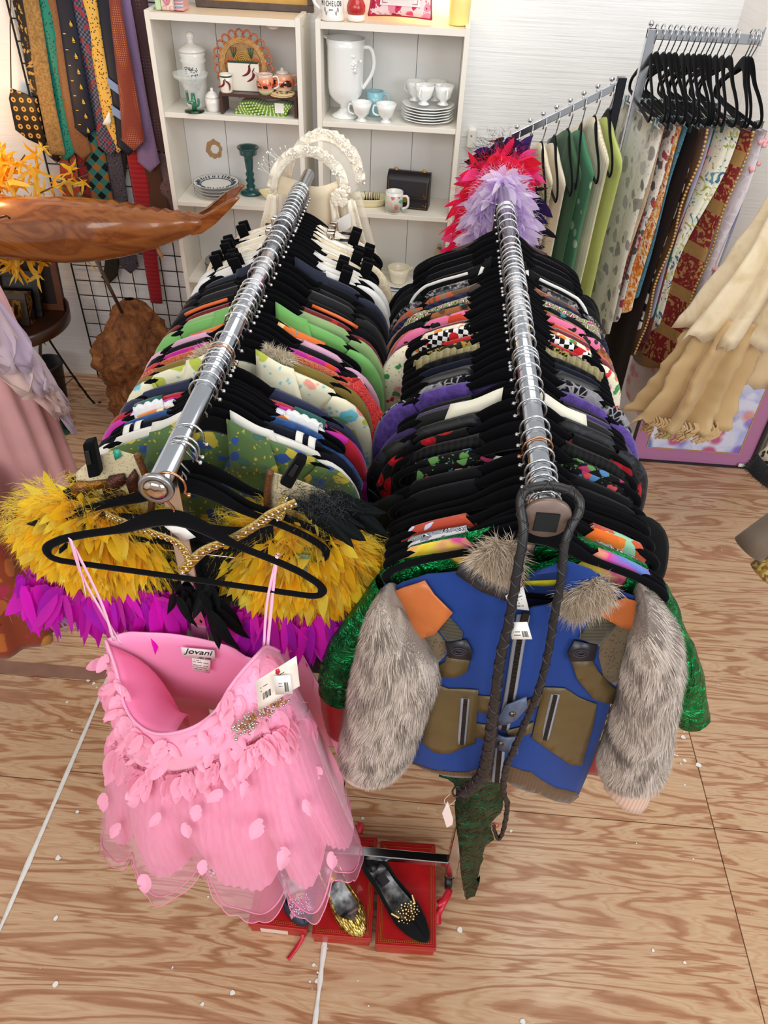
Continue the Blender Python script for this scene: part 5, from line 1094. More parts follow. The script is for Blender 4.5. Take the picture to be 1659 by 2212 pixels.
def mound(cx, cz, rx, rz, ry, y0, name, par):
    c = Vector((cx, y0, cz)); MB().ball(c, 1.0, 28, 14, sq=(rx * 0.86, ry * 0.8, rz * 0.8)).obj('cup', solid('#ffcc1a', 0.8, name='yellow cloth'), par)
    b = MB(); r_ = random.Random(int(cx * 1000)); y_ = [lin(q) for q in ('#ffe034', '#ffd622', '#ffea5a', '#ffcc18')]
    for i in range(1150):
        a = r_.uniform(0, 2*PI); e = r_.uniform(-0.15, 1) * PI / 2; n_ = Vector((math.cos(a) * math.cos(e), -math.sin(abs(e)), math.sin(a) * math.cos(e))); p = c + Vector((n_.x * rx * 0.74, n_.y * ry * 0.75, n_.z * rz * 0.68))
        d = n_ * Vector((1.0, 0.55, 1.0)).length * 0.5 + Vector((n_.x * 0.5, -0.15, n_.z * 0.4 - 0.75)) + Vector((r_.gauss(0, 0.25), r_.gauss(0, 0.15), r_.gauss(0, 0.25)))
        add_feather(b, p, d, r_.uniform(0.03, 0.065), r_.choice(y_), r_.uniform(0.28, 0.55), r_)
    b2 = MB(); yf = [lin(q) for q in ('#fff07a', '#ffe95c', '#ffe040')]
    for i in range(9000):
        a = r_.uniform(0, 2*PI); e = r_.uniform(-0.1, 1) * PI / 2; n_ = Vector((math.cos(a) * math.cos(e), -math.sin(abs(e)), math.sin(a) * math.cos(e))); rr = r_.uniform(0.8, 1.12); p = c + Vector((n_.x * rx * rr, n_.y * ry * rr, n_.z * rz * rr))
        fur_tuft(b2, p, 1, 0.03, n_ + Vector((nz(p.x * 30, p.z * 30) * 1.6, -0.1, -0.45 + nz(p.z * 30, p.x * 30, 4) * 1.2)), 0.7, 0.00028, yf, r_)
    o = b.obj('yellow_feathers', FEATHER, par); o['kind'] = 'stuff'; o = b2.obj('yellow_fluff', FEATHER, par); o['kind'] = 'stuff'
    for i in range(34):                                          # long distinct plumes
        a = r_.uniform(0, 2*PI); e = r_.uniform(0.1, 0.8) * PI / 2; n_ = Vector((math.cos(a) * math.cos(e), -math.sin(e), math.sin(a) * math.cos(e))); p = c + Vector((n_.x * rx * 0.85, n_.y * ry * 0.95, n_.z * rz * 0.8))
        put_feather(p, Vector((n_.x * 0.7 + r_.gauss(0, 0.25), -0.12, n_.z * 0.3 - 0.8)), (0, -1, 0.3), r_.uniform(0.05, 0.085), par, YEL, i, r_.uniform(0.8, 1.25))
mound(-0.545, 1.215, 0.158, 0.125, 0.05, 0.925, 'left', bra); mound(-0.195, 1.195, 0.158, 0.13, 0.05, 0.925, 'right', bra)
b = MB(); r_ = random.Random(77)
for cx, z0, n_ in ((-0.575, 1.125, 230), (-0.165, 1.10, 260), (-0.37, 1.12, 60)):
    for i in range(n_):
        x = cx + r_.uniform(-0.14, 0.15); p = Vector((x, 0.90 + r_.uniform(-0.03, 0.02), z0 - 0.02 + 0.3 * (x - cx) ** 2 + r_.uniform(-0.025, 0.02))); add_feather(b, p, (r_.gauss((x - cx) * 2.2, 0.3), r_.gauss(-0.1, 0.2), -1), r_.uniform(0.05, 0.1), lin(r_.choice(('#f00cd8', '#dc08c8', '#fa24e0', '#d010dc'))), r_.uniform(0.25, 0.4), r_)
        if i % 3 == 0: add_feather(b, p + Vector((0, 0.01, -0.045)), (r_.gauss((x - cx) * 2, 0.3), 0.1, -1), r_.uniform(0.05, 0.085), lin('#cdb0dd'), 0.35, r_)
        for q in range(4): fur_tuft(b, p + Vector((r_.gauss(0, 0.02), 0, -0.06 + r_.gauss(0, 0.02))), 1, 0.025, (r_.gauss(0, 0.5), -0.2, -1), 0.8, 0.0003, (lin('#dd14c8'), lin('#c9a6dc')), r_)
o = b.obj('magenta_feathers', FEATHER, bra); o['kind'] = 'stuff'
for i in range(40):
    cx = r_.choice((-0.575, -0.165)); x = cx + r_.uniform(-0.14, 0.14); put_feather(Vector((x, 0.875, 1.10 + r_.uniform(-0.03, 0.01) - (0.02 if cx > -0.3 else 0))), (r_.gauss((x - cx) * 2.2, 0.25), -0.1, -1), (0, -1, 0.3), r_.uniform(0.06, 0.1), bra, MAG, i, r_.uniform(0.9, 1.3))
def braid(P, wd, par, name='gold_braid'):
    Q = spline(P, 8); n = len(Q); vs = []
    for i, p in enumerate(Q):
        d = Q[min(i + 1, n - 1)] - Q[max(i - 1, 0)]; s = d.cross(Vector((0.0, 1, 0.2))).normalized() * wd / 2; vs += [p - s, p + s]
    o = MB().add(vs, [(2*i, 2*i+1, 2*i+3, 2*i+2) for i in range(n - 1)]).obj(name, solid('#b49a62', 0.4, 0.6, name='gold braid', var=0.3, vscale=260, bump=0.6, bscale=500), par, solid=0.002)
    b = MB(); g = MB()
    for sg in (1, -1):
        S = []
        for i in range(n * 2 - 1):
            t = i / 2; i0 = int(t); p = Q[i0].lerp(Q[min(i0 + 1, n - 1)], t - i0); d = (Q[min(i0 + 1, n - 1)] - Q[max(i0 - 1, 0)]).normalized(); s = d.cross(Vector((0, 1, 0.2))).normalized(); S.append(p + s * (sg * math.sin(i * 0.8) * wd * 0.4) + Vector((0, -0.003, 0)))
        b.tube(S, 0.0011, 5)
    b.obj('twisted_cord', GOLD, o)
    for i in range(0, n, 2): g.ball(Q[i] + Vector((0, -0.004, 0)), wd * 0.13, 6, 4)
    g.obj('braid_crystals', solid('#e4eaee', 0.1, 0.7, name='crystals'), o); return o
braid([at_y(232,1110,.85), at_y(268,1126,.835), at_y(330,1150,.825), at_y(382,1172,.82), at_y(408,1208,.815), at_y(396,1235,.812)], 0.014, bra)
braid([at_y(640,1085,.86), at_y(590,1108,.845), at_y(560,1130,.84), at_y(500,1165,.828), at_y(440,1190,.82), at_y(396,1232,.81)], 0.018, bra)
hz = thing('feather_harness', 'black iridescent feather harness behind the yellow feather top', 'costume')
h = make_hanger('velvet_hanger', 'black velvet hanger behind the yellow feather top carrying black feather harness', 1); h.location = (-0.352, 0.892, ZR); h['group'] = 'hangers on the left rail'
IRI = NT('black plume'); IRI.set(0.6, 0.0, 0.1); IRI.base(IRI.ramp(IRI.noise(IRI.coords(), 60, 2), [(0.4, '#050506'), (0.7, '#081415')])); IRI = IRI.m
for m_ in BLKF: m_.materials.clear(); m_.materials.append(IRI)
def plumes(P0, n, dr_, L, sp, sd):
    q = random.Random(sd)
    for i in range(n):
        p = Vector(P0) + Vector((q.gauss(0, sp), q.gauss(0, 0.012), q.gauss(0, sp * 0.7))); put_feather(p, Vector(dr_) + Vector((q.gauss(0, 0.28), q.gauss(0, 0.15), q.gauss(0, 0.22))), (0, -1, 0.6), L * q.uniform(0.7, 1.15), hz, BLKF, i, q.uniform(0.8, 1.2))
plumes(at_y(690,1095,.90), 30, (0.9, -0.2, -0.5), 0.085, 0.022, 1); plumes(at_y(215,1105,.91), 22, (-0.9, -0.1, -0.25), 0.10, 0.02, 2); plumes(at_y(415,1265,.85), 34, (0.12, -0.1, -1), 0.075, 0.016, 3); plumes(at_y(450,1300,.845), 5, (0.35, -0.15, -1), 0.1, 0.008, 4)
b = MB(); q = random.Random(8)
for c, n_ in ((at_y(690,1085,.895), 700), (at_y(225,1095,.905), 350)):
    for i in range(n_): fur_tuft(b, Vector(c) + Vector((q.gauss(0, 0.028), q.gauss(0, 0.012), q.gauss(0, 0.016))), 1, 0.03, (0.3, -0.3, 0.4), 1.2, 0.0004, ((0.012, 0.013, 0.016), (0.03, 0.035, 0.04)), q)
o = b.obj('black_down', FURM, hz); o['kind'] = 'stuff'
braid([at_y(600,1120,.875), at_y(612,1090,.885), at_y(622,1070,.90)], 0.018, hz)
MB().grid(lambda u, v: Vector((-0.352 + (u - 0.5) * 0.26, 0.885 + 0.006 * math.sin(6 * u), 1.30 - 0.20 * v + 0.03 * (u - 0.5) ** 2)), 12, 8).obj('harness_panel', BK2, hz, solid=0.003)
pc = MB(); panel('price_tag', [(345,1128),(395,1136),(423,1160),(395,1168)], lambda x, z: 0.84, 0.84, WHITE, hz, 0.001)
# ---------------------------------------------------------------- beaded mesh bodice on the clip hanger
h = make_hanger('velvet_hanger', 'black velvet hanger with two wide clips holding the beaded butterfly bodice', 1, clips=('black', (-0.2, 0.2))); h.location = (-0.354, 0.925, ZR); h['group'] = 'hangers on the left rail'
for q_, lean in ((((176,962),(200,956),(216,1030),(190,1036)), -1), (((640,990),(662,1000),(628,1060),(602,1046)), 1)):
    MB().prism([at_y(*p, 0.893) for p in q_], (0, 0.02, 0)).obj('wide_clip', VELVET, h, flat=True, bevel=0.004).matrix_parent_inverse = Matrix.Translation(h.location).inverted()
    c_ = [at_y(*p, 0.891) for p in q_]; m_ = sum(c_, Vector()) / 4; MB().prism([m_.lerp(p, 0.4) + (c_[0] - m_) * 0.25 for p in c_], (0, -0.002, 0)).obj('thumb_pad', BLACKPL, h, flat=True, bevel=0.001).matrix_parent_inverse = Matrix.Translation(h.location).inverted()
bd = thing('bodice', 'beige mesh bodice with bronze beaded butterflies and braid edges', 'bodice')
MESHT = fab('dots', ['#cdbf9c', '#a8986f'], 5.0, 0.7)
bf = lambda x, z: 0.912 - 0.01 * math.sin((x + 0.4) * 20)
panel('mesh_panel', [(165,1020),(205,985),(255,972),(300,985),(330,1070),(322,1110),(240,1125),(165,1080)], bf, 0.91, MESHT, bd, 0.003); panel('mesh_panel', [(583,1018),(640,1035),(700,1060),(745,1105),(755,1140),(700,1140),(600,1110),(578,1090)], bf, 0.91, MESHT, bd, 0.003)
for P in ([(296,982),(312,1020),(328,1070),(326,1105)], [(584,1018),(578,1050),(577,1090),(580,1120)]):
    MB().tube(spline([at_y(*p, 0.905) for p in P], 6), 0.006, 7).obj('bead_edging', solid('#6e4426', 0.35, 0.4, name='bronze beads', var=0.35, vscale=300, bump=0.8, bscale=500), bd)
BRZ = solid('#4f2a20', 0.3, 0.5, name='bronze thread', var=0.4, vscale=220, bump=0.8, bscale=400); BRG = solid('#8a5a1e', 0.3, 0.6, name='gold thread', var=0.35, vscale=240, bump=0.8, bscale=400)
for Q, m_ in (([(222,1055),(235,1028),(268,1022),(275,1040),(250,1060),(228,1072)], BRZ), ([(272,1036),(290,1012),(300,1030),(298,1060),(284,1072)], BRZ), ([(152,1052),(168,1038),(190,1040),(232,1035),(228,1050),(200,1058),(205,1072),(178,1078),(155,1066)], BRG), ([(160,1055),(185,1048),(196,1060),(180,1072)], BRZ), ([(238,1068),(262,1058),(280,1072),(268,1086),(248,1084)], BRZ)):
    panel('beaded_butterfly', Q, lambda x, z: bf(x, z) - 0.006, 0.90, m_, bd, 0.004, 0.0)
panel('turquoise_bead', [(245,972),(258,970),(262,985),(250,992)], lambda x, z: bf(x, z) - 0.006, 0.9, solid('#2fa58c', 0.3), bd, 0.003)
# ---------------------------------------------------------------- things on the bookcases
CER = solid('#eeece6', 0.22, coat=0.4, name='white glaze'); MILK = solid('#f0f2f0', 0.18, coat=0.5, name='milk glass'); CREAMC = solid('#eadfb2', 0.25, coat=0.4, name='cream glaze')
def glass(name, col, rough=0.03):
    t = NT(name); t.set(rough, 0, 0.5); t.base(col); t.b.inputs['Transmission Weight'].default_value = 1.0; t.b.inputs['IOR'].default_value = 1.45; return t.m
GLASS = NT('clear glass'); GLASS.set(0.04, 0, 0.8); GLASS.base('#e8f0ee'); GLASS.b.inputs['Alpha'].default_value = 0.28; GLASS = GLASS.m; GGREEN = glass('green glass', '#4f9a7c')
Z1, Z2, Z3, Z4 = 1.6865, 1.363, 1.028, 0.691
def pot(name, label, cat, loc, prof, mat, n=24, group=None, rz=0, flute=None, part='body', thick=0.0):
    t = thing(name, label, cat, loc, rz, group); MB().lathe(prof, n, flute=flute).obj(part, mat, t, solid=thick); return t
def cup_shell(r0, r1, h, wall=0.003, foot=None):
    return [(0, 0.002)] + (foot or [(r0, 0.0)]) + [(r0 * 1.02, 0.004), (lerp(r0, r1, 0.5), h * 0.5), (r1, h), (r1 - wall, h), (lerp(r0, r1, 0.5) - wall, h * 0.5), (r0 - wall, 0.006), (0, 0.005)]
def loop_handle(par, x0, z0, z1, out, r, mat, ang=0.0, nm='handle'):
    P = [(x0, 0, z1), (x0 + out * 0.75, 0, z1 + 0.002), (x0 + out, 0, lerp(z0, z1, 0.6)), (x0 + out * 0.8, 0, lerp(z0, z1, 0.2)), (x0 - 0.002, 0, z0)]
    M = Matrix.Rotation(ang, 3, 'Z'); return MB().tube([M @ p for p in spline(P, 5)], r, 8).obj(nm, mat, par)
# apothecary jar
t = pot('apothecary_jar', 'white lidded apothecary jar with black writing on bookcase beside the ties', 'jar', (-0.955, 3.20, Z2), [(0, 0), (0.043, 0), (0.043, 0.012), (0.038, 0.022), (0.045, 0.035), (0.045, 0.15), (0.05, 0.158), (0.045, 0.168), (0.05, 0.18), (0.046, 0.185), (0, 0.185)], CER)
l = MB().lathe([(0.0, 0.186), (0.05, 0.186), (0.051, 0.192), (0.03, 0.208), (0.014, 0.214), (0.011, 0.224), (0.017, 0.236), (0.013, 0.247), (0, 0.25)], 24).obj('lid', CER, t)
text('lettering', 'THÉ', 0.022, INK, t, frame_m((0.006, -0.0462, 0.075), (1, 0, 0), (0, 0, 1)))
b = MB()
for i in range(60):
    a = R.uniform(-2.1, -1.0); z = R.uniform(0.09, 0.14); r = 0.0458; b.box((r*math.cos(a) - 0.0015, r*math.sin(a) - 0.0006, z), (r*math.cos(a) + 0.0015, r*math.sin(a) + 0.0003, z + R.uniform(0.001, 0.004)))
o = b.obj('engraving', INK, t, flat=True); o['kind'] = 'stuff'
# margarita glass with cactus stem
t = pot('margarita_glass', 'clear margarita glass with a green cactus stem and foot', 'glass', (-0.945, 3.112, Z2), [(0.0, 0.062), (0.012, 0.063), (0.028, 0.072), (0.034, 0.09), (0.038, 0.102), (0.062, 0.118), (0.066, 0.132), (0.064, 0.132), (0.06, 0.12), (0.036, 0.105), (0.03, 0.09), (0.02, 0.074), (0, 0.068)], GLASS, part='bowl')
MB().lathe([(0, 0), (0.037, 0.0), (0.038, 0.004), (0.012, 0.008), (0, 0.009)], 24).obj('foot', GGREEN, t)
c = MB().tube([(0, 0, 0.006), (0.001, 0, 0.03), (0, 0, 0.064)], [0.009, 0.0105, 0.007], 9).tube(spline([(-0.006, 0, 0.03), (-0.02, 0, 0.034), (-0.022, 0, 0.072)], 4), 0.0055, 8).tube(spline([(0.006, 0, 0.02), (0.018, 0, 0.024), (0.02, 0, 0.046)], 4), 0.005, 8).obj('cactus_stem', solid('#2f7a5c', 0.12, spec=0.7, coat=0.5, name='green cast glass'), t)
t = pot('sugar_bowl', 'small white lidded sugar bowl beside the dark riser', 'bowl', (-0.877, 3.14, Z2), [(0, 0), (0.024, 0), (0.027, 0.01), (0.03, 0.03), (0.028, 0.046), (0, 0.046)], CER)
MB().lathe([(0.028, 0.047), (0.027, 0.052), (0.016, 0.064), (0.005, 0.07), (0.0065, 0.077), (0, 0.081)], 20).obj('lid', CER, t)
# riser and what stands on it
RW_ = solid('#4a2f28', 0.4, name='dark stained wood', var=0.12, vscale=20)
t = thing('riser', 'dark brown wooden riser bridging green napkins on the bookcase', 'riser', (-0.84, 3.10, Z2)); MB().box((0, 0, 0.062), (0.298, 0.10, 0.073)).obj('top', RW_, t, flat=True, bevel=0.001)
for x in (0, 0.287): MB().box((x, 0.001, 0), (x + 0.011, 0.099, 0.062)).obj('leg', RW_, t, flat=True)
ZT = Z2 + 0.0735
t = thing('napkins', 'stack of green and white woven napkins under the riser', 'napkins', (-0.79, 3.115, Z2)); 
for k in range(6):
    f = lambda u, v, k=k: Vector((0.005 * k + u * 0.20, v * 0.07 + 0.004 * math.sin(9 * u + k), 0.003 + k * 0.0075 + 0.006 * math.sin(PI * u) * (-1) + 0.004 * math.sin(12 * u + k)))
    MB().grid(f, 20, 6).obj('napkin', fab('stripe_x', ['#7fa32a', '#e8ecd8', '#93b83a', '#6f9422'], 6.0 + k * 0.7), t, solid=0.006)
MB().box((0.16, -0.004, 0.012), (0.195, -0.002, 0.046)).obj('price_tag', WHITE, t, flat=True)
# woven fan, chilli box, cup
t = thing('woven_fan', 'round woven raffia fan with looped orange border behind chilli box', 'fan', (-0.757, 3.185, ZT + 0.082)); STRAW = solid('#d0a468', 0.8, name='raffia', var=0.2, vscale=90); ORA = solid('#c8744a', 0.8, name='orange raffia', var=0.15, vscale=90)
tl = lambda x, z: (x, 0.10 * 0 + 0.012 + z * 0.18, z)
MB().lathe([(0, 0), (0.085, 0.0), (0.086, 0.004), (0, 0.004)], 36, axis='Y').obj('disc', solid('#b08a5a', 0.8, name='woven ground', var=0.25, vscale=60), t)
for i, r in enumerate((0.088, 0.083, 0.078, 0.073)): MB().tube([(r*math.cos(2*PI*a/48), -0.002, r*math.sin(2*PI*a/48)) for a in range(48)], 0.0028, 6, closed=True).obj('coil', STRAW, t)
for i in range(22):
    a = 2*PI*i/22; P = []
    for k in range(13):
        b_ = a + 0.29 * (k / 12) * 1.35; rr = 0.088 + 0.026 * math.sin(PI * k / 12) ** 0.8; P.append((rr*math.cos(b_), -0.003, rr*math.sin(b_)))
    MB().tube(P, 0.0032, 6).obj('border_loop', ORA if i % 1 == 0 else STRAW, t)
for i, (x, z, r, m_) in enumerate(((0, 0.012, 0.03, solid('#d2a24a', 0.8)), (-0.046, 0.0, 0.022, ORA), (0.046, 0.0, 0.022, ORA))):
    b = MB()
    for q in range(5): b.tube([(x + r*(1-q*0.2)*math.cos(PI*a/12), -0.004 - q*0.0004, z + r*(1-q*0.2)*math.sin(PI*a/12)) for a in range(13)], 0.0022, 5)
    b.obj('motif', m_, t)
for x in (-0.032, 0.034):
    b = MB()
    for s in (-0.5, 0, 0.5): b.tube(spline([(x, -0.005, 0.02), (x + s * 0.014, -0.006, 0.04), (x + s * 0.02, -0.005, 0.056)], 3), 0.0016, 5)
    b.obj('motif_leaf', solid('#1f5a44', 0.8), t)
def chilli(par, x, y, z, s, rz):
    P = [Vector((0, 0, 0)), Vector((0.003, 0, -0.012)), Vector((-0.001, 0, -0.024)), Vector((-0.012, 0, -0.034)), Vector((-0.02, 0, -0.038))]; M = Matrix.Rotation(rz, 3, 'Y')
    Q = spline([Vector((x, y, z)) + (M @ p) * s for p in P], 4); n = len(Q); MB().tube(Q, [0.0052 * s * interp([(0, 0.7), (0.3, 1), (0.7, 0.6), (1, 0.08)], i/(n-1)) for i in range(n)], 8, flat=0.35, up=(1, 0, 0)).obj('chilli', solid('#7a1420', 0.3, name='chilli red'), par)
    e = Vector((x, y, z)); MB().tube([e, e + (M @ Vector((0.001, 0, 0.004))) * s, e + (M @ Vector((0.004, 0, 0.011))) * s], [0.0036 * s, 0.002 * s, 0.001 * s], 6).obj('chilli_stalk', solid('#1d3a26', 0.5), par)
t = thing('napkin_holder', 'cream ceramic napkin holder with two red chillies and green rim', 'holder', (-0.807, 3.142, ZT)); MB().box((0, 0, 0), (0.118, 0.012, 0.098)).box((0, 0.012, 0), (0.118, 0.034, 0.01)).obj('body', solid('#efe9da', 0.25, coat=0.4, name='cream glaze'), t, flat=True, bevel=0.003)
MB().box((0.001, -0.0006, 0.0935), (0.117, 0.0126, 0.0985)).obj('green_rim', solid('#1f4a3e', 0.3), t, flat=True)
chilli(t, 0.082, -0.0005, 0.085, 1.05, 0.25); chilli(t, 0.096, -0.0005, 0.07, 1.05, 0.15)
t = pot('cup', 'small cream cup with red chillies and green rim standing on the riser', 'cup', (-0.812, 3.118, ZT), cup_shell(0.0215, 0.023, 0.062), solid('#efe9da', 0.25, coat=0.4, name='cream glaze'))
MB().lathe([(0.0232, 0.052), (0.0236, 0.052), (0.0236, 0.057), (0.0232, 0.057)], 22, cap=False).obj('green_rim', solid('#1f4a3e', 0.3), t); chilli(t, -0.002, -0.0232, 0.042, 0.8, 0.4); chilli(t, 0.006, -0.0225, 0.040, 0.75, -0.8)
# sunset pitcher, teapot
def sunset():
    t = NT('sunset glaze'); t.set(0.15, 0, 0.5, coat=0.5); V = t.coords(kind='Object'); s = t.node('ShaderNodeSeparateXYZ'); t.link(V, s.inputs[0]); h_ = t.math('MULTIPLY', s.outputs[2], 14.0)
    c = t.ramp(h_, [(0.0, '#c9cf9a'), (0.22, '#dcd8b0'), (0.30, '#d8a08a'), (0.5, '#e2562a'), (0.72, '#e8986a'), (0.95, '#d8cfc6')]); n = t.noise(V, 55, 3); band = t.math('MULTIPLY', t.math('GREATER_THAN', n, 0.52), t.math('MULTIPLY', t.math('GREATER_THAN', h_, 0.34), t.math('LESS_THAN', h_, 0.66)))
    t.base(t.mix(band, c, '#2a1d16')); return t.m
SUN = sunset()
t = pot('cream_pitcher', 'little sunset painted cream pitcher with palms on the riser', 'pitcher', (-0.662, 3.118, ZT), [(0, 0), (0.02, 0), (0.03, 0.012), (0.035, 0.03), (0.032, 0.048), (0.027, 0.06), (0.03, 0.068), (0.028, 0.068), (0.025, 0.06), (0.03, 0.046), (0, 0.01)], SUN, rz=0.1)
loop_handle(t, 0.028, 0.018, 0.058, 0.022, 0.003, CER); MB().grid(lambda u, v: Vector((-0.026 - 0.016 * v, (u - 0.5) * 0.022 * (1 - v * 0.6), 0.058 + 0.012 * v + 0.006 * (2*u-1)**2)), 7, 4).obj('spout', SUN, t, solid=0.002)
t = pot('teapot', 'sunset painted lidded teapot partly behind the cream pitcher', 'teapot', (-0.605, 3.165, ZT), [(0, 0), (0.028, 0), (0.042, 0.016), (0.046, 0.036), (0.038, 0.056), (0.028, 0.063), (0, 0.063)], SUN)
MB().lathe([(0.028, 0.064), (0.02, 0.071), (0.006, 0.074), (0.007, 0.08), (0, 0.083)], 18).obj('lid', SUN, t); loop_handle(t, 0.036, 0.02, 0.055, 0.022, 0.0035, SUN, 0.2); MB().tube(spline([(-0.042, 0, 0.03), (-0.058, 0, 0.042), (-0.066, 0, 0.064)], 4), [0.009]*4 + [0.007]*4 + [0.005], 8).obj('spout', SUN, t)
for k in range(2):
    t = thing('coaster', ('pale scalloped coaster with black drawing, upper of two on the riser' if k else 'pale scalloped coaster, lower of two on the riser'), 'coaster', (-0.60 + 0.004 * k, 3.118, ZT + k * 0.0055), 0, 'coasters on the riser')
    MB().lathe([(0, 0), (0.044, 0), (0.046, 0.0025), (0.043, 0.005), (0, 0.004)], 30, flute=lambda a, z: 1 + 0.03 * math.cos(a * 12)).obj('body', solid('#d8bd90', 0.6, name='coaster'), t)
    if k:
        b = MB()
        for i in range(26): a, r = R.uniform(0, 6.28), R.uniform(0.005, 0.034); b.tube([(r*math.cos(a), r*math.sin(a), 0.0056), ((r+0.008)*math.cos(a + 0.2), (r+0.008)*math.sin(a+0.2), 0.0056)], 0.0012, 4)
        o = b.obj('line_drawing', INK, t); o['kind'] = 'stuff'
# puck light under the top
t = thing('puck_light', 'white round puck light under the bookcase top beside the woven fan', 'light', (-0.63, 3.17, 1.648)); MB().lathe([(0, 0), (0.026, 0.0), (0.034, 0.006), (0.035, 0.016), (0, 0.016)], 26).obj('housing', CER, t); MB().lathe([(0, -0.008), (0.016, -0.006), (0.02, 0.0)], 20).obj('diffuser', solid('#f6f4f2', 0.4), t)
# middle shelf of the left bookcase
def plate_stack(name, labels, group, loc, r, n, dz, mat, rim=None, flute=None):
    for k in range(n):
        t = thing(name, labels[k], 'plate', (loc[0] + R.uniform(-0.002, 0.002), loc[1], loc[2] + k * dz), R.uniform(0, 1) if not flute else 0, group)
        MB().lathe([(0, 0.0), (r * 0.6, 0.0), (r * 0.66, 0.003), (r, 0.0125), (r * 1.005, 0.0145), (r * 0.985, 0.0155), (r * 0.68, 0.0062), (r * 0.6, 0.0045), (0, 0.004)], 40, flute=flute).obj('body', mat, t)
        if rim:
            MB().lathe([(r * 0.66, 0.0062), (r * 0.68, 0.0068), (r * 0.70, 0.0078), (r * 0.69, 0.0074)], 40, cap=False).obj('blue_ring', rim, t)
            MB().lathe([(r * 0.992, 0.0135), (r * 1.012, 0.0142), (r * 1.0, 0.0155)], 40, cap=False).obj('blue_edge', rim, t)
            if k == n - 1:
                b = MB()
                for i in range(34):
                    a = i * 2 * PI / 34 + R.uniform(-.05, .05); q = R.uniform(0.78, 0.95); d = Vector((math.cos(a), math.sin(a), 0)); p0 = d * r * 0.72 + Vector((0, 0, 0.0092)); p1 = d * r * q + Vector((0, 0, 0.0148)); b.tube([p0, (p0 + p1) / 2 + Vector((0, 0, 0.0006)), p1], [0.0016, 0.0026, 0.0008], 5)
                b.obj('painted_reeds', rim, t)
BLR = solid('#2c4356', 0.35, name='slate blue glaze')
plate_stack('dinner_plate', ['white plate with blue edge, bottom of the four in the stack', 'white plate with blue edge, second from bottom of the stack', 'white plate with blue edge, third from bottom of the stack', 'white plate with blue reeds round the rim on top of the stack'], 'blue edged plates on the bookcase', (-0.914, 3.19, Z3), 0.094, 4, 0.0125, CER, BLR)
TEAL = solid('#0e4a4c', 0.2, coat=0.5, name='teal glaze')
pot('candle_holder', 'tall dark teal turned ceramic candle holder beside the blue edged plates', 'candle holder', (-0.775, 3.225, Z3), [(0, 0), (0.045, 0), (0.046, 0.008), (0.028, 0.016), (0.016, 0.022), (0.02, 0.032), (0.013, 0.042), (0.02, 0.055), (0.014, 0.066), (0.019, 0.08), (0.013, 0.092), (0.016, 0.105), (0.019, 0.14), (0.019, 0.15), (0.036, 0.158), (0.038, 0.176), (0.046, 0.184), (0.044, 0.187), (0.034, 0.182), (0.03, 0.168), (0, 0.166)], TEAL)
t = thing('serving_dish', 'long cream ceramic dish holding printed cards on the bookcase', 'dish', (-0.728, 3.125, Z3), 0.06)
def dish(u, v, L=0.26, W_=0.085, H_=0.036):
    a = 2*PI*u; r = interp([(0, 0.0), (0.3, 0.72), (0.36, 0.78), (0.7, 1.0), (0.75, 1.0), (0.9, 0.74), (1, 0.0)], v); z = interp([(0, 0), (0.3, 0.0), (0.36, 0.003), (0.7, H_), (0.75, H_ + 0.001), (0.9, 0.006), (1, 0.006)], v)
    return Vector((L/2 + L/2*r*math.copysign(abs(math.cos(a))**0.8, math.cos(a)), W_/2 + W_/2*r*math.copysign(abs(math.sin(a))**0.8, math.sin(a)) , z))
MB().grid(dish, 40, 14, True).obj('body', CREAMC, t)
for k in range(3):
    q = thing('card', ('printed card leaning in the cream dish, nearest the plates', 'printed card in the cream dish with purple picture', 'printed card at the back of the cream dish')[k], 'card', (-0.665 + k * 0.022, 3.15 + 0.012 * k, Z3 + 0.008), 0.1, 'cards in the cream dish')
    A = [(0, 0, 0.0), (0.075, 0, 0.0), (0.075, 0.03, 0.05), (0, 0.03, 0.05)]; MB().prism(A, (0, 0.0008, 0.0003)).obj('paper', WHITE, q, flat=True)
    MB().prism([(0.008, 0.0042, 0.008), (0.067, 0.0042, 0.008), (0.067, 0.026, 0.0445), (0.008, 0.026, 0.0445)], (0, -0.0006, 0.0008)).obj('picture', fab('wash', ['#2c3a5e', '#7a4a86', '#d8cfd2', '#3a2c3c'], 5), q, flat=True)
t = thing('sunglasses', 'dark folded sunglasses lying on cards in the cream dish', 'sunglasses', (-0.62, 3.16, Z3 + 0.05)); MB().tube(spline([(-0.03, 0.02, 0.012), (0, 0, 0.012), (0.04, -0.01, 0.0)], 4), 0.0025, 6).tube([(0.035 + 0.016*math.cos(a*PI/8), -0.012, 0.0 + 0.012*math.sin(a*PI/8)) for a in range(16)], 0.002, 6, closed=True).obj('frame', BLACKPL, t)
# lower shelf: grey plates
GRY = solid('#8b8c88', 0.3, coat=0.3, name='grey stoneware')
plate_stack('grey_plate', ['grey stoneware plate at the bottom of the grey stack', 'grey stoneware plate second in the grey stack', 'grey stoneware plate third in the grey stack', 'grey stoneware plate on top of the grey stack'], 'grey plates on the lower shelf', (-0.915, 3.18, Z4), 0.085, 4, 0.014, GRY)
pot('brown_bowl', 'dark brown bowl on the lower shelf behind the black clip hangers', 'bowl', (-0.76, 3.2, Z4), cup_shell(0.03, 0.05, 0.06), solid('#3a2e28', 0.3, coat=0.4))
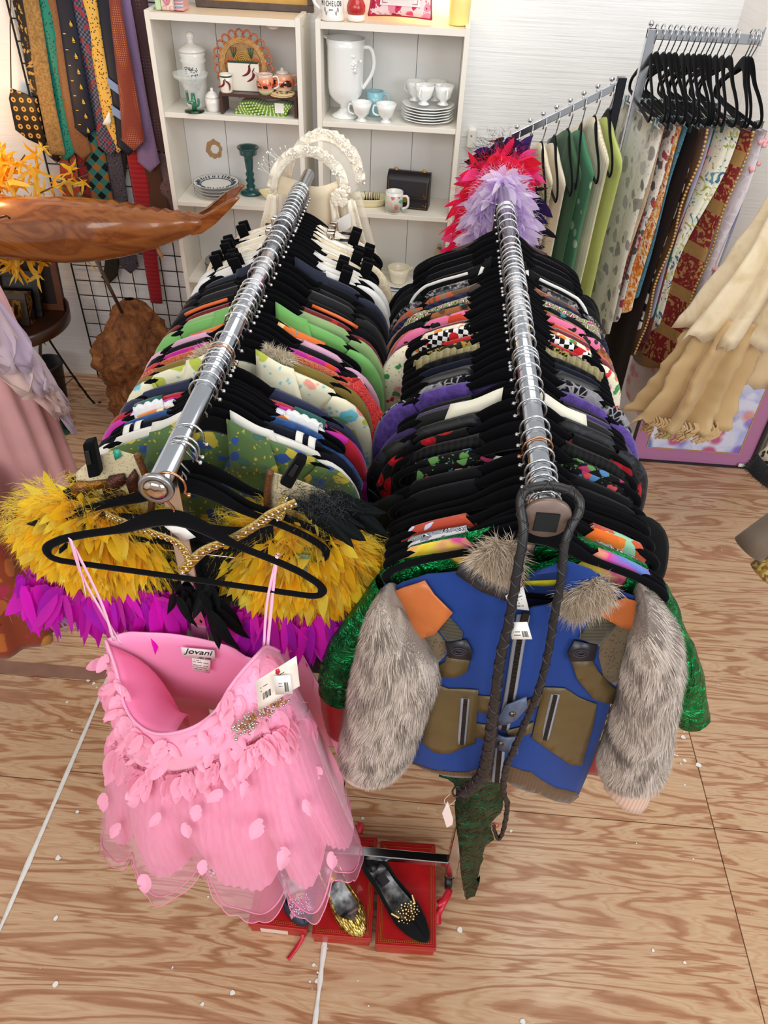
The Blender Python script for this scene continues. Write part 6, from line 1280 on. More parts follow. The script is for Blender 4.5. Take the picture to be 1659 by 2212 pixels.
# ---------------- right bookcase
t = pot('milk_glass_pitcher', 'tall white milk glass pitcher on a round foot', 'pitcher', (-0.365, 3.175, Z2), [(0, 0), (0.052, 0), (0.054, 0.006), (0.03, 0.018), (0.019, 0.03), (0.022, 0.042), (0.045, 0.056), (0.062, 0.078), (0.067, 0.105), (0.069, 0.235), (0.073, 0.262), (0.07, 0.262), (0.065, 0.236), (0.063, 0.105), (0, 0.07)], MILK, 36, flute=lambda a, z: 1 + (0.012 * math.cos(a * 10) if 0.08 < z < 0.24 else 0))
MB().grid(lambda u, v: Vector((-0.066 - 0.026 * v, (u - 0.5) * 0.05 * (1 - 0.7 * v), 0.252 + 0.016 * v + 0.012 * (2*u-1)**2 * (1 - v))), 9, 5).obj('spout', MILK, t, solid=0.003)
P = [(0.066, 0, 0.235), (0.095, 0, 0.232), (0.108, 0, 0.19), (0.10, 0, 0.15), (0.078, 0, 0.115), (0.066, 0, 0.1)]; MB().tube(spline(P, 5), 0.0075, 8).obj('handle', MILK, t)
b = MB()
for i in range(26): b.ball((0.035 + R.gauss(0, 0.011), -0.058 + abs(R.gauss(0, 0.002)), 0.19 + R.gauss(0, 0.018)), 0.006, 7, 5)
b.obj('grape_relief', MILK, t)
t = pot('blue_mug', 'pale blue tapered mug between the pitcher and stacked plates', 'mug', (-0.255, 3.215, Z2), cup_shell(0.03, 0.036, 0.085), solid('#8fc0cc', 0.25, coat=0.4, name='pale blue glaze')); loop_handle(t, 0.034, 0.018, 0.074, 0.022, 0.0045, solid('#8fc0cc', 0.25, coat=0.4, name='pale blue glaze'), -0.2)
plate_stack('white_plate', ['white scalloped plate, bottom of the milk glass stack', 'white scalloped plate, second up in the milk glass stack', 'white scalloped plate, third up in the milk glass stack', 'white scalloped plate, fourth up in the milk glass stack', 'white scalloped plate, fifth up in the milk glass stack', 'white scalloped plate on top, carrying the four cups'], 'scalloped plates on the bookcase', (-0.045, 3.182, Z2), 0.1, 6, 0.0095, MILK, flute=lambda a, z: 1 + 0.02 * math.cos(a * 10))
def teacup(label, loc, rz):
    t = pot('footed_cup', label, 'cup', loc, [(0, 0), (0.021, 0), (0.022, 0.003), (0.012, 0.01), (0.014, 0.015), (0.028, 0.026), (0.033, 0.045), (0.039, 0.066), (0.0365, 0.066), (0.031, 0.045), (0.024, 0.028), (0, 0.02)], MILK, 28, 'footed milk glass cups', rz, flute=lambda a, z: 1 + 0.02 * math.cos(a * 8))
    loop_handle(t, 0.03, 0.022, 0.054, 0.02, 0.0035, MILK); return t
cp = teacup('footed white cup standing on the shelf, beside the pitcher', (-0.297, 3.122, Z2), PI)
for lb, loc, rz in (('footed white cup standing on the shelf, beside the plate stack', (-0.203, 3.122, Z2), PI), ('footed white cup at back left on the plate stack', (-0.098, 3.208, Z2 + 0.063), 2.6), ('footed white cup at back right on the plate stack', (-0.018, 3.225, Z2 + 0.063), 0.6), ('footed white cup at front left on the plate stack', (-0.062, 3.152, Z2 + 0.063), -1.9), ('footed white cup at front right on the plate stack', (0.012, 3.165, Z2 + 0.063), -1.3)):
    copy_thing(cp, lb, loc, rz)
# purse
t = thing('purse', 'black structured handbag with gold clasp and tooled gold corners', 'bag', (-0.10, 3.20, Z3), -0.12); BLE = solid('#1b141d', 0.4, name='black leather', bump=0.15, bscale=300)
PR = lambda o_: [(0, -0.042 - o_, 0.0), (0, -0.036 - o_, 0.10), (0, -0.022, 0.132), (0, 0.0, 0.138), (0, 0.018, 0.128), (0, 0.026, 0.0)]
MB().prism([(-0.088, p[1], p[2]) for p in PR(0)], (0.176, 0, 0)).obj('body', BLE, t, flat=True, bevel=0.004)
MB().grid(lambda u, v: Vector((-0.0885 + 0.177 * u, interp([(0, 0.012), (0.2, -0.012), (0.35, -0.034), (1, -0.046)], v), interp([(0, 0.1355), (0.2, 0.1375), (0.35, 0.12), (1, 0.042)], v) - (0.012 * (1 - min(1, abs(2*u-1) * 6)) if v > 0.95 else 0))), 25, 12).obj('flap', BLE, t, solid=0.004)
b = MB(); yy = -0.0498
for P in ([(-0.08, -0.0445, 0.12), (-0.08, yy, 0.049), (-0.02, yy, 0.049)], [(0.08, -0.0445, 0.12), (0.08, yy, 0.049), (0.02, yy, 0.049)], [(-0.08, yy + 0.003, 0.034), (-0.08, yy + 0.004, 0.008), (0.08, yy + 0.004, 0.008), (0.08, yy + 0.003, 0.034)]): b.tube(P, 0.0009, 5)
for x in (-0.066, 0.066):
    for i in range(12): b.ball((x + math.copysign(R.uniform(0, 0.014), x), yy, 0.052 + R.uniform(0, 0.016)), 0.0018, 5, 4); b.ball((x + math.copysign(R.uniform(0, 0.014), x), yy + 0.003, 0.011 + R.uniform(0, 0.012)), 0.0018, 5, 4)
b.obj('gold_tooling', solid('#8a6434', 0.35, 0.7, name='gold tooling'), t); MB().box((-0.024, -0.055, 0.03), (0.0, -0.047, 0.052)).box((0.002, -0.055, 0.03), (0.012, -0.047, 0.052)).obj('clasp', GOLD, t, flat=True, bevel=0.002)
for x in (-0.058, 0.058): MB().tube([(x + 0.008*math.cos(a*PI/8), 0.0, 0.142 + 0.006*math.sin(a*PI/8)) for a in range(16)], 0.0022, 6, closed=True).box((x - 0.006, -0.004, 0.134), (x + 0.006, 0.004, 0.141)).obj('handle_ring', GOLD, t)
t = pot('mug', 'white mug printed with pink flamingos beside the black handbag', 'mug', (-0.157, 3.118, Z3), cup_shell(0.034, 0.036, 0.082), CER)
MB().lathe([(0.0358, 0.007), (0.0362, 0.007), (0.037, 0.07), (0.0365, 0.07)], 30, cap=False).obj('printed_band', fab('floral', ['#c9d4c0', '#e58a94', '#d8606e', '#4f8f7c', '#e8b0b4', '#6aa08e'], 2.6, 0.3), t); loop_handle(t, 0.035, 0.016, 0.066, 0.026, 0.005, CER, -0.25)
t = thing('relish_dish', 'cream divided relish dish with olives and dark picks', 'dish', (-0.365, 3.125, Z3), 0.1); MB().grid(lambda u, v: dish(u, v, 0.19, 0.10, 0.034) , 36, 14, True).obj('body', CREAMC, t); MB().box((0.07, 0.012, 0.005), (0.074, 0.088, 0.027)).obj('divider', CREAMC, t, flat=True)
b = MB()
for i in range(16): b.ball((0.035 + R.gauss(0, 0.012), 0.05 + R.gauss(0, 0.018), 0.012), 0.008, 7, 5)
o = b.obj('olives', solid('#6d6a34', 0.3), t); o['kind'] = 'stuff'
for i in range(9):
    x, y = 0.088 + i * 0.007, 0.055 + R.uniform(-0.012, 0.012); MB().tube([(x, y, 0.008), (x + 0.002, y, 0.026), (x + R.uniform(-0.004, 0.004), y, 0.048)], [0.0055, 0.0016, 0.001], 6).obj('pick', solid('#3d1420', 0.4), t)
# lower shelf of the right bookcase
YB = solid('#dfdc86', 0.25, coat=0.4, name='yellow bowl glaze')
t = pot('mixing_bowl', 'yellow mixing bowl behind the ivory veil on the lower shelf', 'bowl', (-0.27, 3.165, Z4), cup_shell(0.04, 0.072, 0.095), YB)
MB().tube([(0.01, 0.0, 0.01), (-0.03, 0.0, 0.13)], [0.006, 0.004], 8).obj('spoon_handle', solid('#e0d38a', 0.4), t)
t = thing('platter', 'pale blue scalloped platter under the white batter bowl', 'platter', (-0.125, 3.165, Z4)); MB().lathe([(0, 0), (0.07, 0), (0.095, 0.01), (0.094, 0.013), (0.07, 0.005), (0, 0.004)], 30).obj('body', solid('#c5d6d8', 0.25, coat=0.4), t)
t = thing('saucer', 'white scalloped saucer on the pale blue platter', 'saucer', (-0.125, 3.165, Z4 + 0.007)); MB().lathe([(0, 0), (0.055, 0), (0.078, 0.012), (0.076, 0.015), (0.055, 0.005), (0, 0.004)], 36, flute=lambda a, z: 1 + 0.025 * math.cos(a * 14)).obj('body', CER, t)
t = pot('batter_bowl', 'cream batter bowl with a pouring lip on saucer', 'bowl', (-0.125, 3.165, Z4 + 0.0125), cup_shell(0.032, 0.05, 0.068), solid('#ece4cc', 0.25, coat=0.4, name='cream glaze')); MB().grid(lambda u, v: Vector((0.047 + 0.014 * v, (u - 0.5) * 0.03 * (1 - v * 0.6), 0.06 + 0.008 * v + 0.004 * (2*u-1)**2)), 7, 4).obj('spout', solid('#ece4cc', 0.25, coat=0.4, name='cream glaze'), t, solid=0.003)
t = thing('cutting_board', 'pale wooden board leaning inside the right end of lower shelf', 'board', (0.045, 3.2, Z4)); MB().prism([(-0.03, 0, 0), (0.018, 0, 0), (0.018, 0.06, 0.12), (0.006, 0.07, 0.15), (-0.004, 0.07, 0.15), (-0.02, 0.06, 0.11)], (0, 0.008, 0.002)).obj('board', solid('#c9b79a', 0.6), t, flat=True); MB().box((-0.006, 0.062, 0.118), (0.012, 0.066, 0.142)).obj('label', solid('#6a6660', 0.6), t, flat=True)
t = thing('lower_bowl', 'stack of pale dishes at the bottom behind lace skirt', 'dishes', (-0.2, 3.17, 0.356)); MB().lathe([(0, 0), (0.06, 0), (0.09, 0.02), (0.085, 0.022), (0, 0.006)], 30).obj('dish', CREAMC, t); MB().lathe([(0, 0.01), (0.06, 0.01), (0.09, 0.032), (0.085, 0.034), (0, 0.016)], 30).obj('dish', CREAMC, t)
# ---------------- tops
t = thing('ceramic_blocks', 'pastel striped ceramic figurine on the left bookcase top', 'figurine', (-1.045, 3.12, Z1), 0.0)
for i, (x, w_, cc) in enumerate(((0, 0.02, '#c6e0b0'), (0.021, 0.05, '#f0e2cc'), (0.072, 0.032, '#eab3ac'))): MB().box((x, 0, 0), (x + w_, 0.07, 0.055)).obj('block', solid(cc, 0.3, coat=0.3, name='pastel glaze'), t, flat=True, bevel=0.004)
for i in range(5): MB().tube([(0.07, -0.003, 0.006 + i * 0.01), (0.105, -0.003, 0.007 + i * 0.01)], 0.0035, 6).obj('stripe', solid(('#e7a9b4', '#a9cfe4')[i % 2], 0.3), t)
for x in (0.034, 0.06): MB().ball((x, -0.002, 0.008), 0.01, 10, 6, sq=(1, 0.5, 0.8)).obj('foot', solid('#eab8b4', 0.3), t)
MB().tube(spline([(0.03, -0.002, 0.05), (0.046, -0.006, 0.022), (0.056, -0.004, 0.045)], 4), 0.006, 7).obj('ribbon', solid('#d98a9a', 0.3), t)
t = thing('picture_frame', 'dark framed picture standing on the left bookcase top', 'picture', (-0.93, 3.235, Z1)); FRW = solid('#54443c', 0.5, name='dark frame wood', var=0.15, vscale=40)
for lo, hi in (((0, 0, 0), (0.44, 0.02, 0.022)), ((0, 0, 0.238), (0.44, 0.02, 0.26)), ((0, 0, 0.022), (0.022, 0.02, 0.238)), ((0.418, 0, 0.022), (0.44, 0.02, 0.238))): MB().box(lo, hi).obj('frame_rail', FRW, t, flat=True, bevel=0.002)
MB().box((0.02, 0.008, 0.02), (0.42, 0.014, 0.24)).obj('picture', solid('#c79a4e', 0.6, name='golden print', var=0.2, vscale=9), t, flat=True)
t = pot('beer_stein', 'white ceramic beer stein with black lettering on the bookcase top', 'stein', (-0.405, 3.125, Z1), [(0, 0), (0.042, 0), (0.043, 0.004), (0.041, 0.012), (0.041, 0.14), (0.038, 0.14), (0.037, 0.01), (0, 0.01)], CER)
for i, ch in enumerate('MICHELOB'):
    a = -PI/2 + (i - 3.5) * 0.245; p = Vector((0.0418*math.cos(a), 0.0418*math.sin(a), 0.052)); text('lettering', ch, 0.022, INK, t, frame_m(p, (-math.sin(a), math.cos(a), 0), (0, 0, 1)), sx=0.62)
text('lettering', 'BEER', 0.007, INK, t, frame_m((0, -0.0422, 0.034), (1, 0, 0), (0, 0, 1)))
for s in (-1, 1):
    P = [(0.0425*math.sin(s*0.35 + s*0.3*k/8), -0.0425*math.cos(s*0.35 + s*0.3*k/8), 0.03 - 0.012*math.sin(k*0.8)) for k in range(9)]; MB().tube(P, 0.0007, 4).obj('flourish', INK, t)
loop_handle(t, -0.04, 0.03, 0.12, -0.03, 0.006, CER)
t = thing('toy_float', 'round red and white ball ornament beside the stein', 'ornament', (-0.322, 3.13, Z1)); RS = solid('#b5231d', 0.25, coat=0.4, name='red enamel'); MB().lathe([(0, 0), (0.03, 0), (0.032, 0.004), (0.032, 0.018), (0.029, 0.02)], 26).obj('base', CER, t); MB().lathe([(0.029, 0.02), (0.033, 0.03), (0.033, 0.045), (0.024, 0.066), (0.008, 0.075), (0, 0.076)], 26).obj('dome', RS, t)
# pillow with stitched word
t = thing('pillow', 'cross-stitched pillow with red word Him and pink floral border', 'pillow', (-0.17, 3.125, Z1 + 0.012), -0.09)
def pil(s):
    def f(u, v):
        a, c = 2*u - 1, 2*v - 1; e = (1 - a*a) ** 0.5 * (1 - c*c) ** 0.5 if abs(a) < 1 and abs(c) < 1 else 0; pin = 1 - 0.06 * (1 - a*a); pin2 = 1 - 0.08 * (1 - c*c)
        return Vector((0.115*a*pin2, 0.035 - s * 0.032 * e + (v * 0.05), 0.085 + 0.085*c*pin))
    return f
PB = fab('floral', ['#e9d3d6', '#c8305a', '#b01844', '#e28aa0', '#d8506e', '#8c1236'], 1.6, 0.8)
MB().grid(pil(1), 25, 21).obj('front', PB, t); MB().grid(pil(-1), 25, 21).obj('back', solid('#b01838', 0.7), t)
MB().grid(lambda u, v: pil(1)(0.17 + 0.66*u, 0.2 + 0.62*v) + Vector((0, -0.002, 0)), 17, 13).obj('panel', solid('#ece4e2', 0.8, name='linen'), t)
P = [pil(1)(u, v) for u, v in [(i/12, 0) for i in range(13)] + [(1, i/12) for i in range(13)] + [((12-i)/12, 1) for i in range(13)] + [(0, (12-i)/12) for i in range(13)]]; MB().tube(P, 0.003, 6, closed=True).obj('piping', solid('#a81238', 0.6), t)
text('lettering', 'Him', 0.062, solid('#b3163c', 0.7), t, frame_m((0.0, -0.003, 0.082), (1, 0, 0), (0, 0.22, 1)), thick=0.001, sx=1.1)
b = MB(); q = [pil(1)(u, v) + Vector((0, -0.004, 0)) for u, v in ((0.21, 0.25), (0.79, 0.25), (0.79, 0.76), (0.21, 0.76))]; b.tube(q, 0.0012, 5, closed=True); b.obj('stitched_border', solid('#a03a50', 0.7), t)
t = pot('tumbler', 'pale yellow tumbler glowing at the right end of bookcase top', 'cup', (0.045, 3.165, Z1), cup_shell(0.036, 0.04, 0.13), solid('#eee08c', 0.35, name='yellow plastic'), 28)
# plug in timer on the wall
t = thing('light_switch_box', 'small white plug-in dimmer with red lamp on the back wall', 'switch', (0.142, 3.318, 1.275)); MB().box((-0.02, -0.03, -0.035), (0.016, 0.0, 0.04)).obj('case', CER, t, flat=True, bevel=0.008); MB().lathe([(0, -0.0325), (0.003, -0.032), (0.004, -0.03)], 10, (-0.004, 0, 0.014), axis='Y').obj('indicator', solid('#e0607a', 0.4), t)
MB().tube(spline([(0, -0.02, -0.034), (0.004, -0.012, -0.12), (0.018, -0.01, -0.24), (0.012, -0.01, -0.5)], 6), 0.0018, 5).obj('cable', CER, t)
# ---------------------------------------------------------------- neckties on a black wire grid
WIRE = solid('#101012', 0.5, name='black wire')
gp = thing('wire_grid_panel', 'black wire grid panel leaning on the wall, hung with neckties', 'grid panel', (0, 0, 0))
def gx(i): return -1.70 + i * 0.073
gz = [0.012 + i * 0.076 for i in range(25)]
for i in range(9):
    MB().tube([(gx(i), 3.298, 0.0), (gx(i) + 0.02, 3.298, 1.86)], 0.0045 if i in (0, 8) else 0.0026, 6).obj('wire', WIRE, gp)
for z in gz: MB().tube([(gx(0) + z * 0.011, 3.2945, z), (gx(8) + z * 0.011, 3.2945, z)], 0.0026, 6).obj('wire', WIRE, gp)
MB().tube([(-1.74, 3.255, 1.80), (-1.13, 3.255, 1.80)], 0.006, 8).box((-1.735, 3.255, 1.79), (-1.725, 3.312, 1.81)).box((-1.145, 3.255, 1.79), (-1.135, 3.312, 1.81)).obj('tie_bar', WIRE, gp)
def tie(label, top, tip, w0, w1, y, mat, square=False, knot=None):
    a, b_ = at_y(top[0], top[1], y), at_y(tip[0], tip[1], y); d = (a - b_); a = a + d * ((1.80 - a.z) / max(0.05, d.z)) if d.z > 0 and a.z > 1.5 else a
    t = thing('necktie', label, 'tie', (b_.x, y, b_.z), 0, 'neckties on the wire grid'); L = (a - b_); rs_ = random.Random(int(tip[0] * 7 + tip[1])); bend = rs_.uniform(-0.006, 0.006)
    def f(u, v):
        w_ = 1.15 * lerp(w1, w0, v ** 0.8); x = (u * 2 - 1) * w_ / 2; q = L * v; tipz = 0 if square else (0.5 * w1 * (1 - abs(u*2-1)) * -0.0); zz = q.z + (0 if square else abs(u*2-1) * w1 * 0.48 * max(0.0, 1 - v * 14))
        return Vector((q.x + x + bend * math.sin(v * 5), -0.004 * (1 - (u*2-1)**2) - 0.003 * math.sin(v * 9 + tip[0]), zz))
    b = MB(); b.grid(f, 7, 40); b.obj('blade', mat, t, solid=0.004)
    return t
F = lambda *a, **k: fab(*a, **k)
tie('black necktie with gold baroque flowers at the far left of the ties', (42,0), (124,352), 0.05, 0.075, 3.268, F('brocade', ['#1a130e', '#b8914a'], 1.2, 0.5))
tie('khaki knitted necktie with a square end', (65,0), (124,334), 0.052, 0.06, 3.245, F('knit', ['#a5814a'], 1.3), square=True)
tie('teal green necktie with small dark dots', (92,0), (146,346), 0.052, 0.07, 3.262, F('dots', ['#0f7d6c', '#0b3a3c'], 2.4, 0.5))
tie('brown and gold paisley necktie beside the teal one', (116,0), (181,345), 0.045, 0.07, 3.258, F('paisley', ['#8a5a2a', '#5f3a34', '#a5752e', '#6b4640'], 1.4, 0.5))
tb = tie('navy necktie with little yellow sailboats', (138,0), (187,297), 0.05, 0.075, 3.24, F('plain', ['#151a2c'], 1, 0.5))
for i in range(15):
    v = 0.06 + i * 0.062; L = at_y(138, 0, 3.24) - at_y(187, 297, 3.24); p = L * (v * 0.9); x = p.x + (-0.016 if i % 2 else 0.016); b = MB(); b.prism([(x - 0.006, -0.0095, p.z), (x + 0.007, -0.0095, p.z), (x + 0.004, -0.0095, p.z - 0.003), (x - 0.004, -0.0095, p.z - 0.003)], (0, -0.0006, 0))
    if i % 2 == 0: b.prism([(x - 0.001, -0.0095, p.z + 0.002), (x + 0.006, -0.0095, p.z + 0.002), (x - 0.001, -0.0095, p.z + 0.017)], (0, -0.0006, 0)).prism([(x - 0.002, -0.0095, p.z + 0.002), (x - 0.006, -0.0095, p.z + 0.002), (x - 0.002, -0.0095, p.z + 0.012)], (0, -0.0006, 0))
    b.obj('sailboat', solid('#d9b43c', 0.6, name='yellow thread'), tb, flat=True)
tie('navy necktie with grey and red little squares', (165,0), (240,336), 0.05, 0.078, 3.254, F('check', ['#20223c', '#5b5f70', '#8a2a34'], 3.0, 0.5))
tie('yellow necktie with scattered dark marks', (194,0), (256,330), 0.05, 0.065, 3.25, F('dots', ['#dcae4a', '#2c2c3c'], 2.6, 0.5))
tn = tie('navy necktie crossed by two pale blue diagonal bands', (228,0), (279,336), 0.05, 0.08, 3.238, F('plain', ['#141a2c'], 1, 0.5))
L = at_y(228, 0, 3.238) - at_y(279, 336, 3.238)
for v in (0.30, 0.48):
    p = L * (v - 0.0); w_ = 0.56 * lerp(0.08, 0.05, v ** 0.8); MB().prism([(p.x - w_, -0.0094, p.z + 0.03), (p.x + w_, -0.0094, p.z - 0.02), (p.x + w_ + 0.001, -0.0094, p.z - 0.055), (p.x - w_ - 0.001, -0.0094, p.z - 0.005)], (0, -0.0008, 0)).obj('woven_band', solid('#7c93b8', 0.6, name='pale blue silk'), tn, flat=True)
tie('rust red foulard necktie with tiny gold flowers', (249,0), (291,325), 0.03, 0.088, 3.220, F('foulard', ['#7e3222', '#b5683a', '#e0b070'], 3.4, 0.5))
tie('lilac necktie with fine dots hanging lower than the rust one', (266,0), (325,372), 0.04, 0.085, 3.25, F('foulard', ['#806a94', '#5c4468', '#806a94'], 5.0, 0.5))
tie('dark maroon necktie with grey oval medallions beside the bookcase', (296,0), (352,330), 0.06, 0.088, 3.264, F('foulard', ['#3a2028', '#6b5a60', '#8a8488'], 2.2, 0.5))
tie('crimson ribbed necktie hanging down behind the wooden whale', (290,300), (338,655), 0.07, 0.05, 3.272, F('stripe_z', ['#8c1420', '#a01c28'], 5, 0.5), square=True)
tie('brown necktie with an orange diagonal band behind whale tail', (318,340), (352,470), 0.075, 0.08, 3.276, F('plain', ['#4d2e20'], 1, 0.6))
tie('grey and maroon paisley necktie next to bookcase side', (345,330), (368,480), 0.06, 0.075, 3.282, F('paisley', ['#4a3a40', '#7a6a70', '#5c2c34'], 1.0, 0.6))
tie('floral tapestry necktie with reds and greens above the yellow leaves', (140,320), (166,470), 0.06, 0.085, 3.272, F('blotch', ['#2a2a20', '#8c5a34', '#b5342c', '#5f7a58', '#c9a878'], 1.6, 0.6))
tie('black necktie with teal diamonds behind the sailboat necktie', (190,250), (232,470), 0.07, 0.088, 3.270, F('plaid', ['#12151c', '#2f6a66', '#8a5a2c'], 0.9, 0.6, rot=(0, 0.78, 0)))
tie('dark red and brown poppy necktie below the navy squares one', (170,300), (206,470), 0.06, 0.08, 3.278, F('blotch', ['#201a1c', '#4a3430', '#8c1c24', '#3a3c48'], 1.8, 0.6))
tie('grey swirl necktie ending under the wooden whale', (238,300), (283,590), 0.06, 0.08, 3.280, F('paisley', ['#26222a', '#6a6670', '#3a3038'], 1.3, 0.6))
tie('black olive paisley necktie whose tip hangs under the whale', (262,320), (236,612), 0.06, 0.06, 3.284, F('paisley', ['#1d1c18', '#3c362c', '#2a2420'], 1.5, 0.6))
hx = thing('scarf', 'black and gold hexagon patterned silk scarf hanging left of the ties', 'scarf', (0, 0, 0)); panel('silk', [(24,190),(50,200),(80,212),(88,252),(100,318),(60,300),(34,280),(20,212)], lambda x, z: 3.25, 3.25, F('foulard2', ['#1c140d', '#c99a4a', '#2a1d10'], 0.75, 0.4), hx, 0.004)
MB().tube([at_y(24,190,3.25), at_y(22,60,3.25), at_y(24,-40,3.25)], 0.0025, 6).obj('cord', solid('#4a3428', 0.7), hx)
t = thing('price_tag', 'white paper price tag pinned to the navy banded necktie', 'tag', (0, 0, 0)); panel('card', [(221,268),(236,240),(240,262),(236,272)], lambda x, z: 3.228, 3.228, WHITE, t, 0.001)
# ---------------------------------------------------------------- carved wooden whale on a burl
WOOD = NT('polished wood'); WOOD.set(0.22, 0, 0.5, coat=0.5); V = WOOD.coords((1.0, 3.0, 3.0)); n1 = WOOD.noise(V, 3.0, 4, 0.5, 1.2); gr = WOOD.math('PINGPONG', WOOD.math('MULTIPLY', n1, 10.0), 1.0)
c = WOOD.ramp(gr, [(0, '#793d14'), (0.4, '#8f4f1b'), (1, '#a36128')]); kn = WOOD.voro(WOOD.coords((2.2, 3.5, 4.5)), 1.3); km = WOOD.ramp(kn.outputs['Distance'], [(0.06, '#ffffff'), (0.2, '#000000')]); WOOD.base(WOOD.mix(WOOD.math('MULTIPLY', km, 0.7), c, '#3d1d0e')); WOOD = WOOD.m
wl = thing('whale_carving', 'polished brown wooden whale carving on a metal rod above a burl', 'carving', (0, 0, 0))
ST = [(-2.15, 1.02, 0.02, 0.02), (-2.05, 1.01, 0.07, 0.06), (-1.9, 1.005, 0.105, 0.09), (-1.72, 1.0, 0.115, 0.105), (-1.55, 1.005, 0.12, 0.11), (-1.4, 1.01, 0.122, 0.112), (-1.25, 1.02, 0.112, 0.10), (-1.12, 1.035, 0.09, 0.08), (-1.0, 1.05, 0.062, 0.055), (-0.92, 1.065, 0.044, 0.04), (-0.87, 1.075, 0.03, 0.035), (-0.84, 1.085, 0.012, 0.02)]
C = spline([(a, 2.75, z) for a, z, _, _ in ST], 5); n = len(C)
def st(k, i): return interp([(j / (len(ST) - 1), s[k]) for j, s in enumerate(ST)], i / (n - 1))
vs = []; m = 28
for i, p in enumerate(C):
    for j in range(m):
        a = 2*PI*j/m; rz_, ry_ = st(2, i), st(3, i); r = 1 + 0.05 * nz(p.x * 6, math.cos(a) * 2, math.sin(a) * 2); z = rz_ * math.sin(a)
        if math.sin(a) > 0.9 and -1.22 < p.x < -0.9: z += 0.006 * math.sin(p.x * 130)
        vs.append(p + Vector((0, -ry_ * math.cos(a) * r, z * r)))
MB().add(vs, [(i*m+j, i*m+(j+1) % m, (i+1)*m+(j+1) % m, (i+1)*m+j) for i in range(n-1) for j in range(m)] + [tuple(range(m)), tuple(reversed([(n-1)*m+j for j in range(m)]))]).obj('body', WOOD, wl)
TF = [at_y(*p, 2.75) for p in ((405,478),(416,505),(440,500),(468,480),(500,448),(521,424),(512,422),(480,438),(452,456),(425,470))]
MB().prism([p + Vector((0, -0.025, 0)) for p in TF], (0, 0.022, 0)).obj('tail_fluke', WOOD, wl, flat=True, bevel=0.006)
MB().prism([p + Vector((-0.01, 0.03 + 0.08 * max(0, i in (3, 4, 5, 6, 7)), 0.0)) for i, p in enumerate(TF)], (0, 0.018, 0)).obj('tail_fluke', WOOD, wl, flat=True, bevel=0.006)
MB().tube([at_y(0,470,2.63), at_y(14,466,2.63), at_y(22,472,2.635)], 0.004, 6).obj('eye_line', solid('#3a1c0e', 0.4), wl)
MB().tube([(-1.316, 2.76, 0.92), (-1.296, 2.86, 0.62)], 0.0075, 10).obj('support_rod', solid('#6f6258', 0.35, 0.8, name='iron rod'), wl)
MB().tube([at_y(338,532,2.76), at_y(350,556,2.76)], 0.008, 8).obj('peg', solid('#b98a5a', 0.6), wl)
BURL = NT('burl wood'); BURL.set(0.55, 0, 0.4); V = BURL.coords(); n1 = BURL.noise(V, 9, 6, 0.65, 2.0); BURL.base(BURL.ramp(n1, [(0.28, '#2e170b'), (0.45, '#75431f'), (0.6, '#9c6230'), (0.78, '#c08a50')])); BURL.bump(n1, 0.9, 0.03); BURL = BURL.m
t = thing('burl_stump', 'gnarled brown burl stump on the floor carrying the whale rod', 'stump', (-1.31, 2.92, 0))
def burl(u, v):
    a = 2*PI*u; h_ = v * 0.655; r = interp([(0, 0.13), (0.15, 0.15), (0.45, 0.18), (0.65, 0.17), (0.85, 0.11), (0.95, 0.07), (1, 0.02)], v); q = 1 + 0.34 * nz(math.cos(a) * 1.6, math.sin(a) * 1.6, v * 4) + 0.26 * nz(math.cos(a) * 4, math.sin(a) * 4, v * 9) + 0.12 * nz(math.cos(a) * 9, math.sin(a) * 9, v * 22)
    return Vector((r * q * math.cos(a) + 0.03 * v, r * 0.85 * q * math.sin(a), h_))
MB().grid(burl, 64, 50, True).obj('body', BURL, t)
# yellow maple branches
LEAF = NT('yellow maple leaf'); LEAF.set(0.6, 0, 0.3); oi = LEAF.node('ShaderNodeObjectInfo'); rp = LEAF.ramp(oi.outputs['Random'], [(0, '#f0b020'), (0.5, '#f8c838'), (1, '#fbdc6a')]); LEAF.base(rp); tr = LEAF.node('ShaderNodeBsdfTranslucent'); LEAF.link(rp, tr.inputs[0]); mx = LEAF.node('ShaderNodeMixShader'); mx.inputs[0].default_value = 0.45; LEAF.link(LEAF.b.outputs[0], mx.inputs[1]).link(tr.outputs[0], mx.inputs[2]).link(mx.outputs[0], LEAF.n['Material Output'].inputs[0]); LEAF = LEAF.m
def leaf_mesh(k):
    P = [(0, 0, 0)]; lob = [(-125, 0.45), (-65, 0.8), (0, 1.0), (65, 0.8), (125, 0.45)]; out = []
    for i, (a, r) in enumerate(lob):
        a0 = math.radians(a); out += [(0.28 * r * math.sin(a0 - 0.35), 0.28 * r * math.cos(a0 - 0.35)), (0.62 * r * math.sin(a0 - 0.14), 0.62 * r * math.cos(a0 - 0.14)), (r * math.sin(a0), r * math.cos(a0)), (0.62 * r * math.sin(a0 + 0.14), 0.62 * r * math.cos(a0 + 0.14)), (0.28 * r * math.sin(a0 + 0.35), 0.28 * r * math.cos(a0 + 0.35))]
    vs = [(0, 0, 0)] + [(x, -0.25 * (x * x + z * z) * (1 if k % 2 else -0.6) + 0.08 * math.sin(x * 9 + k), z) for x, z in out]; fs = [(0, i, i + 1) for i in range(1, len(out))]
    me = bpy.data.meshes.new('leaf'); me.from_pydata(vs, [], fs); me.materials.append(LEAF); return me
LM = [leaf_mesh(i) for i in range(4)]
mp = thing('maple_branches', 'artificial yellow maple branches around the wooden whale', 'plant', (-1.75, 2.95, 0)); BR = solid('#5a3a22', 0.7, name='twig')
rs = random.Random(4); W0 = Vector((-1.75, 2.95, 0))
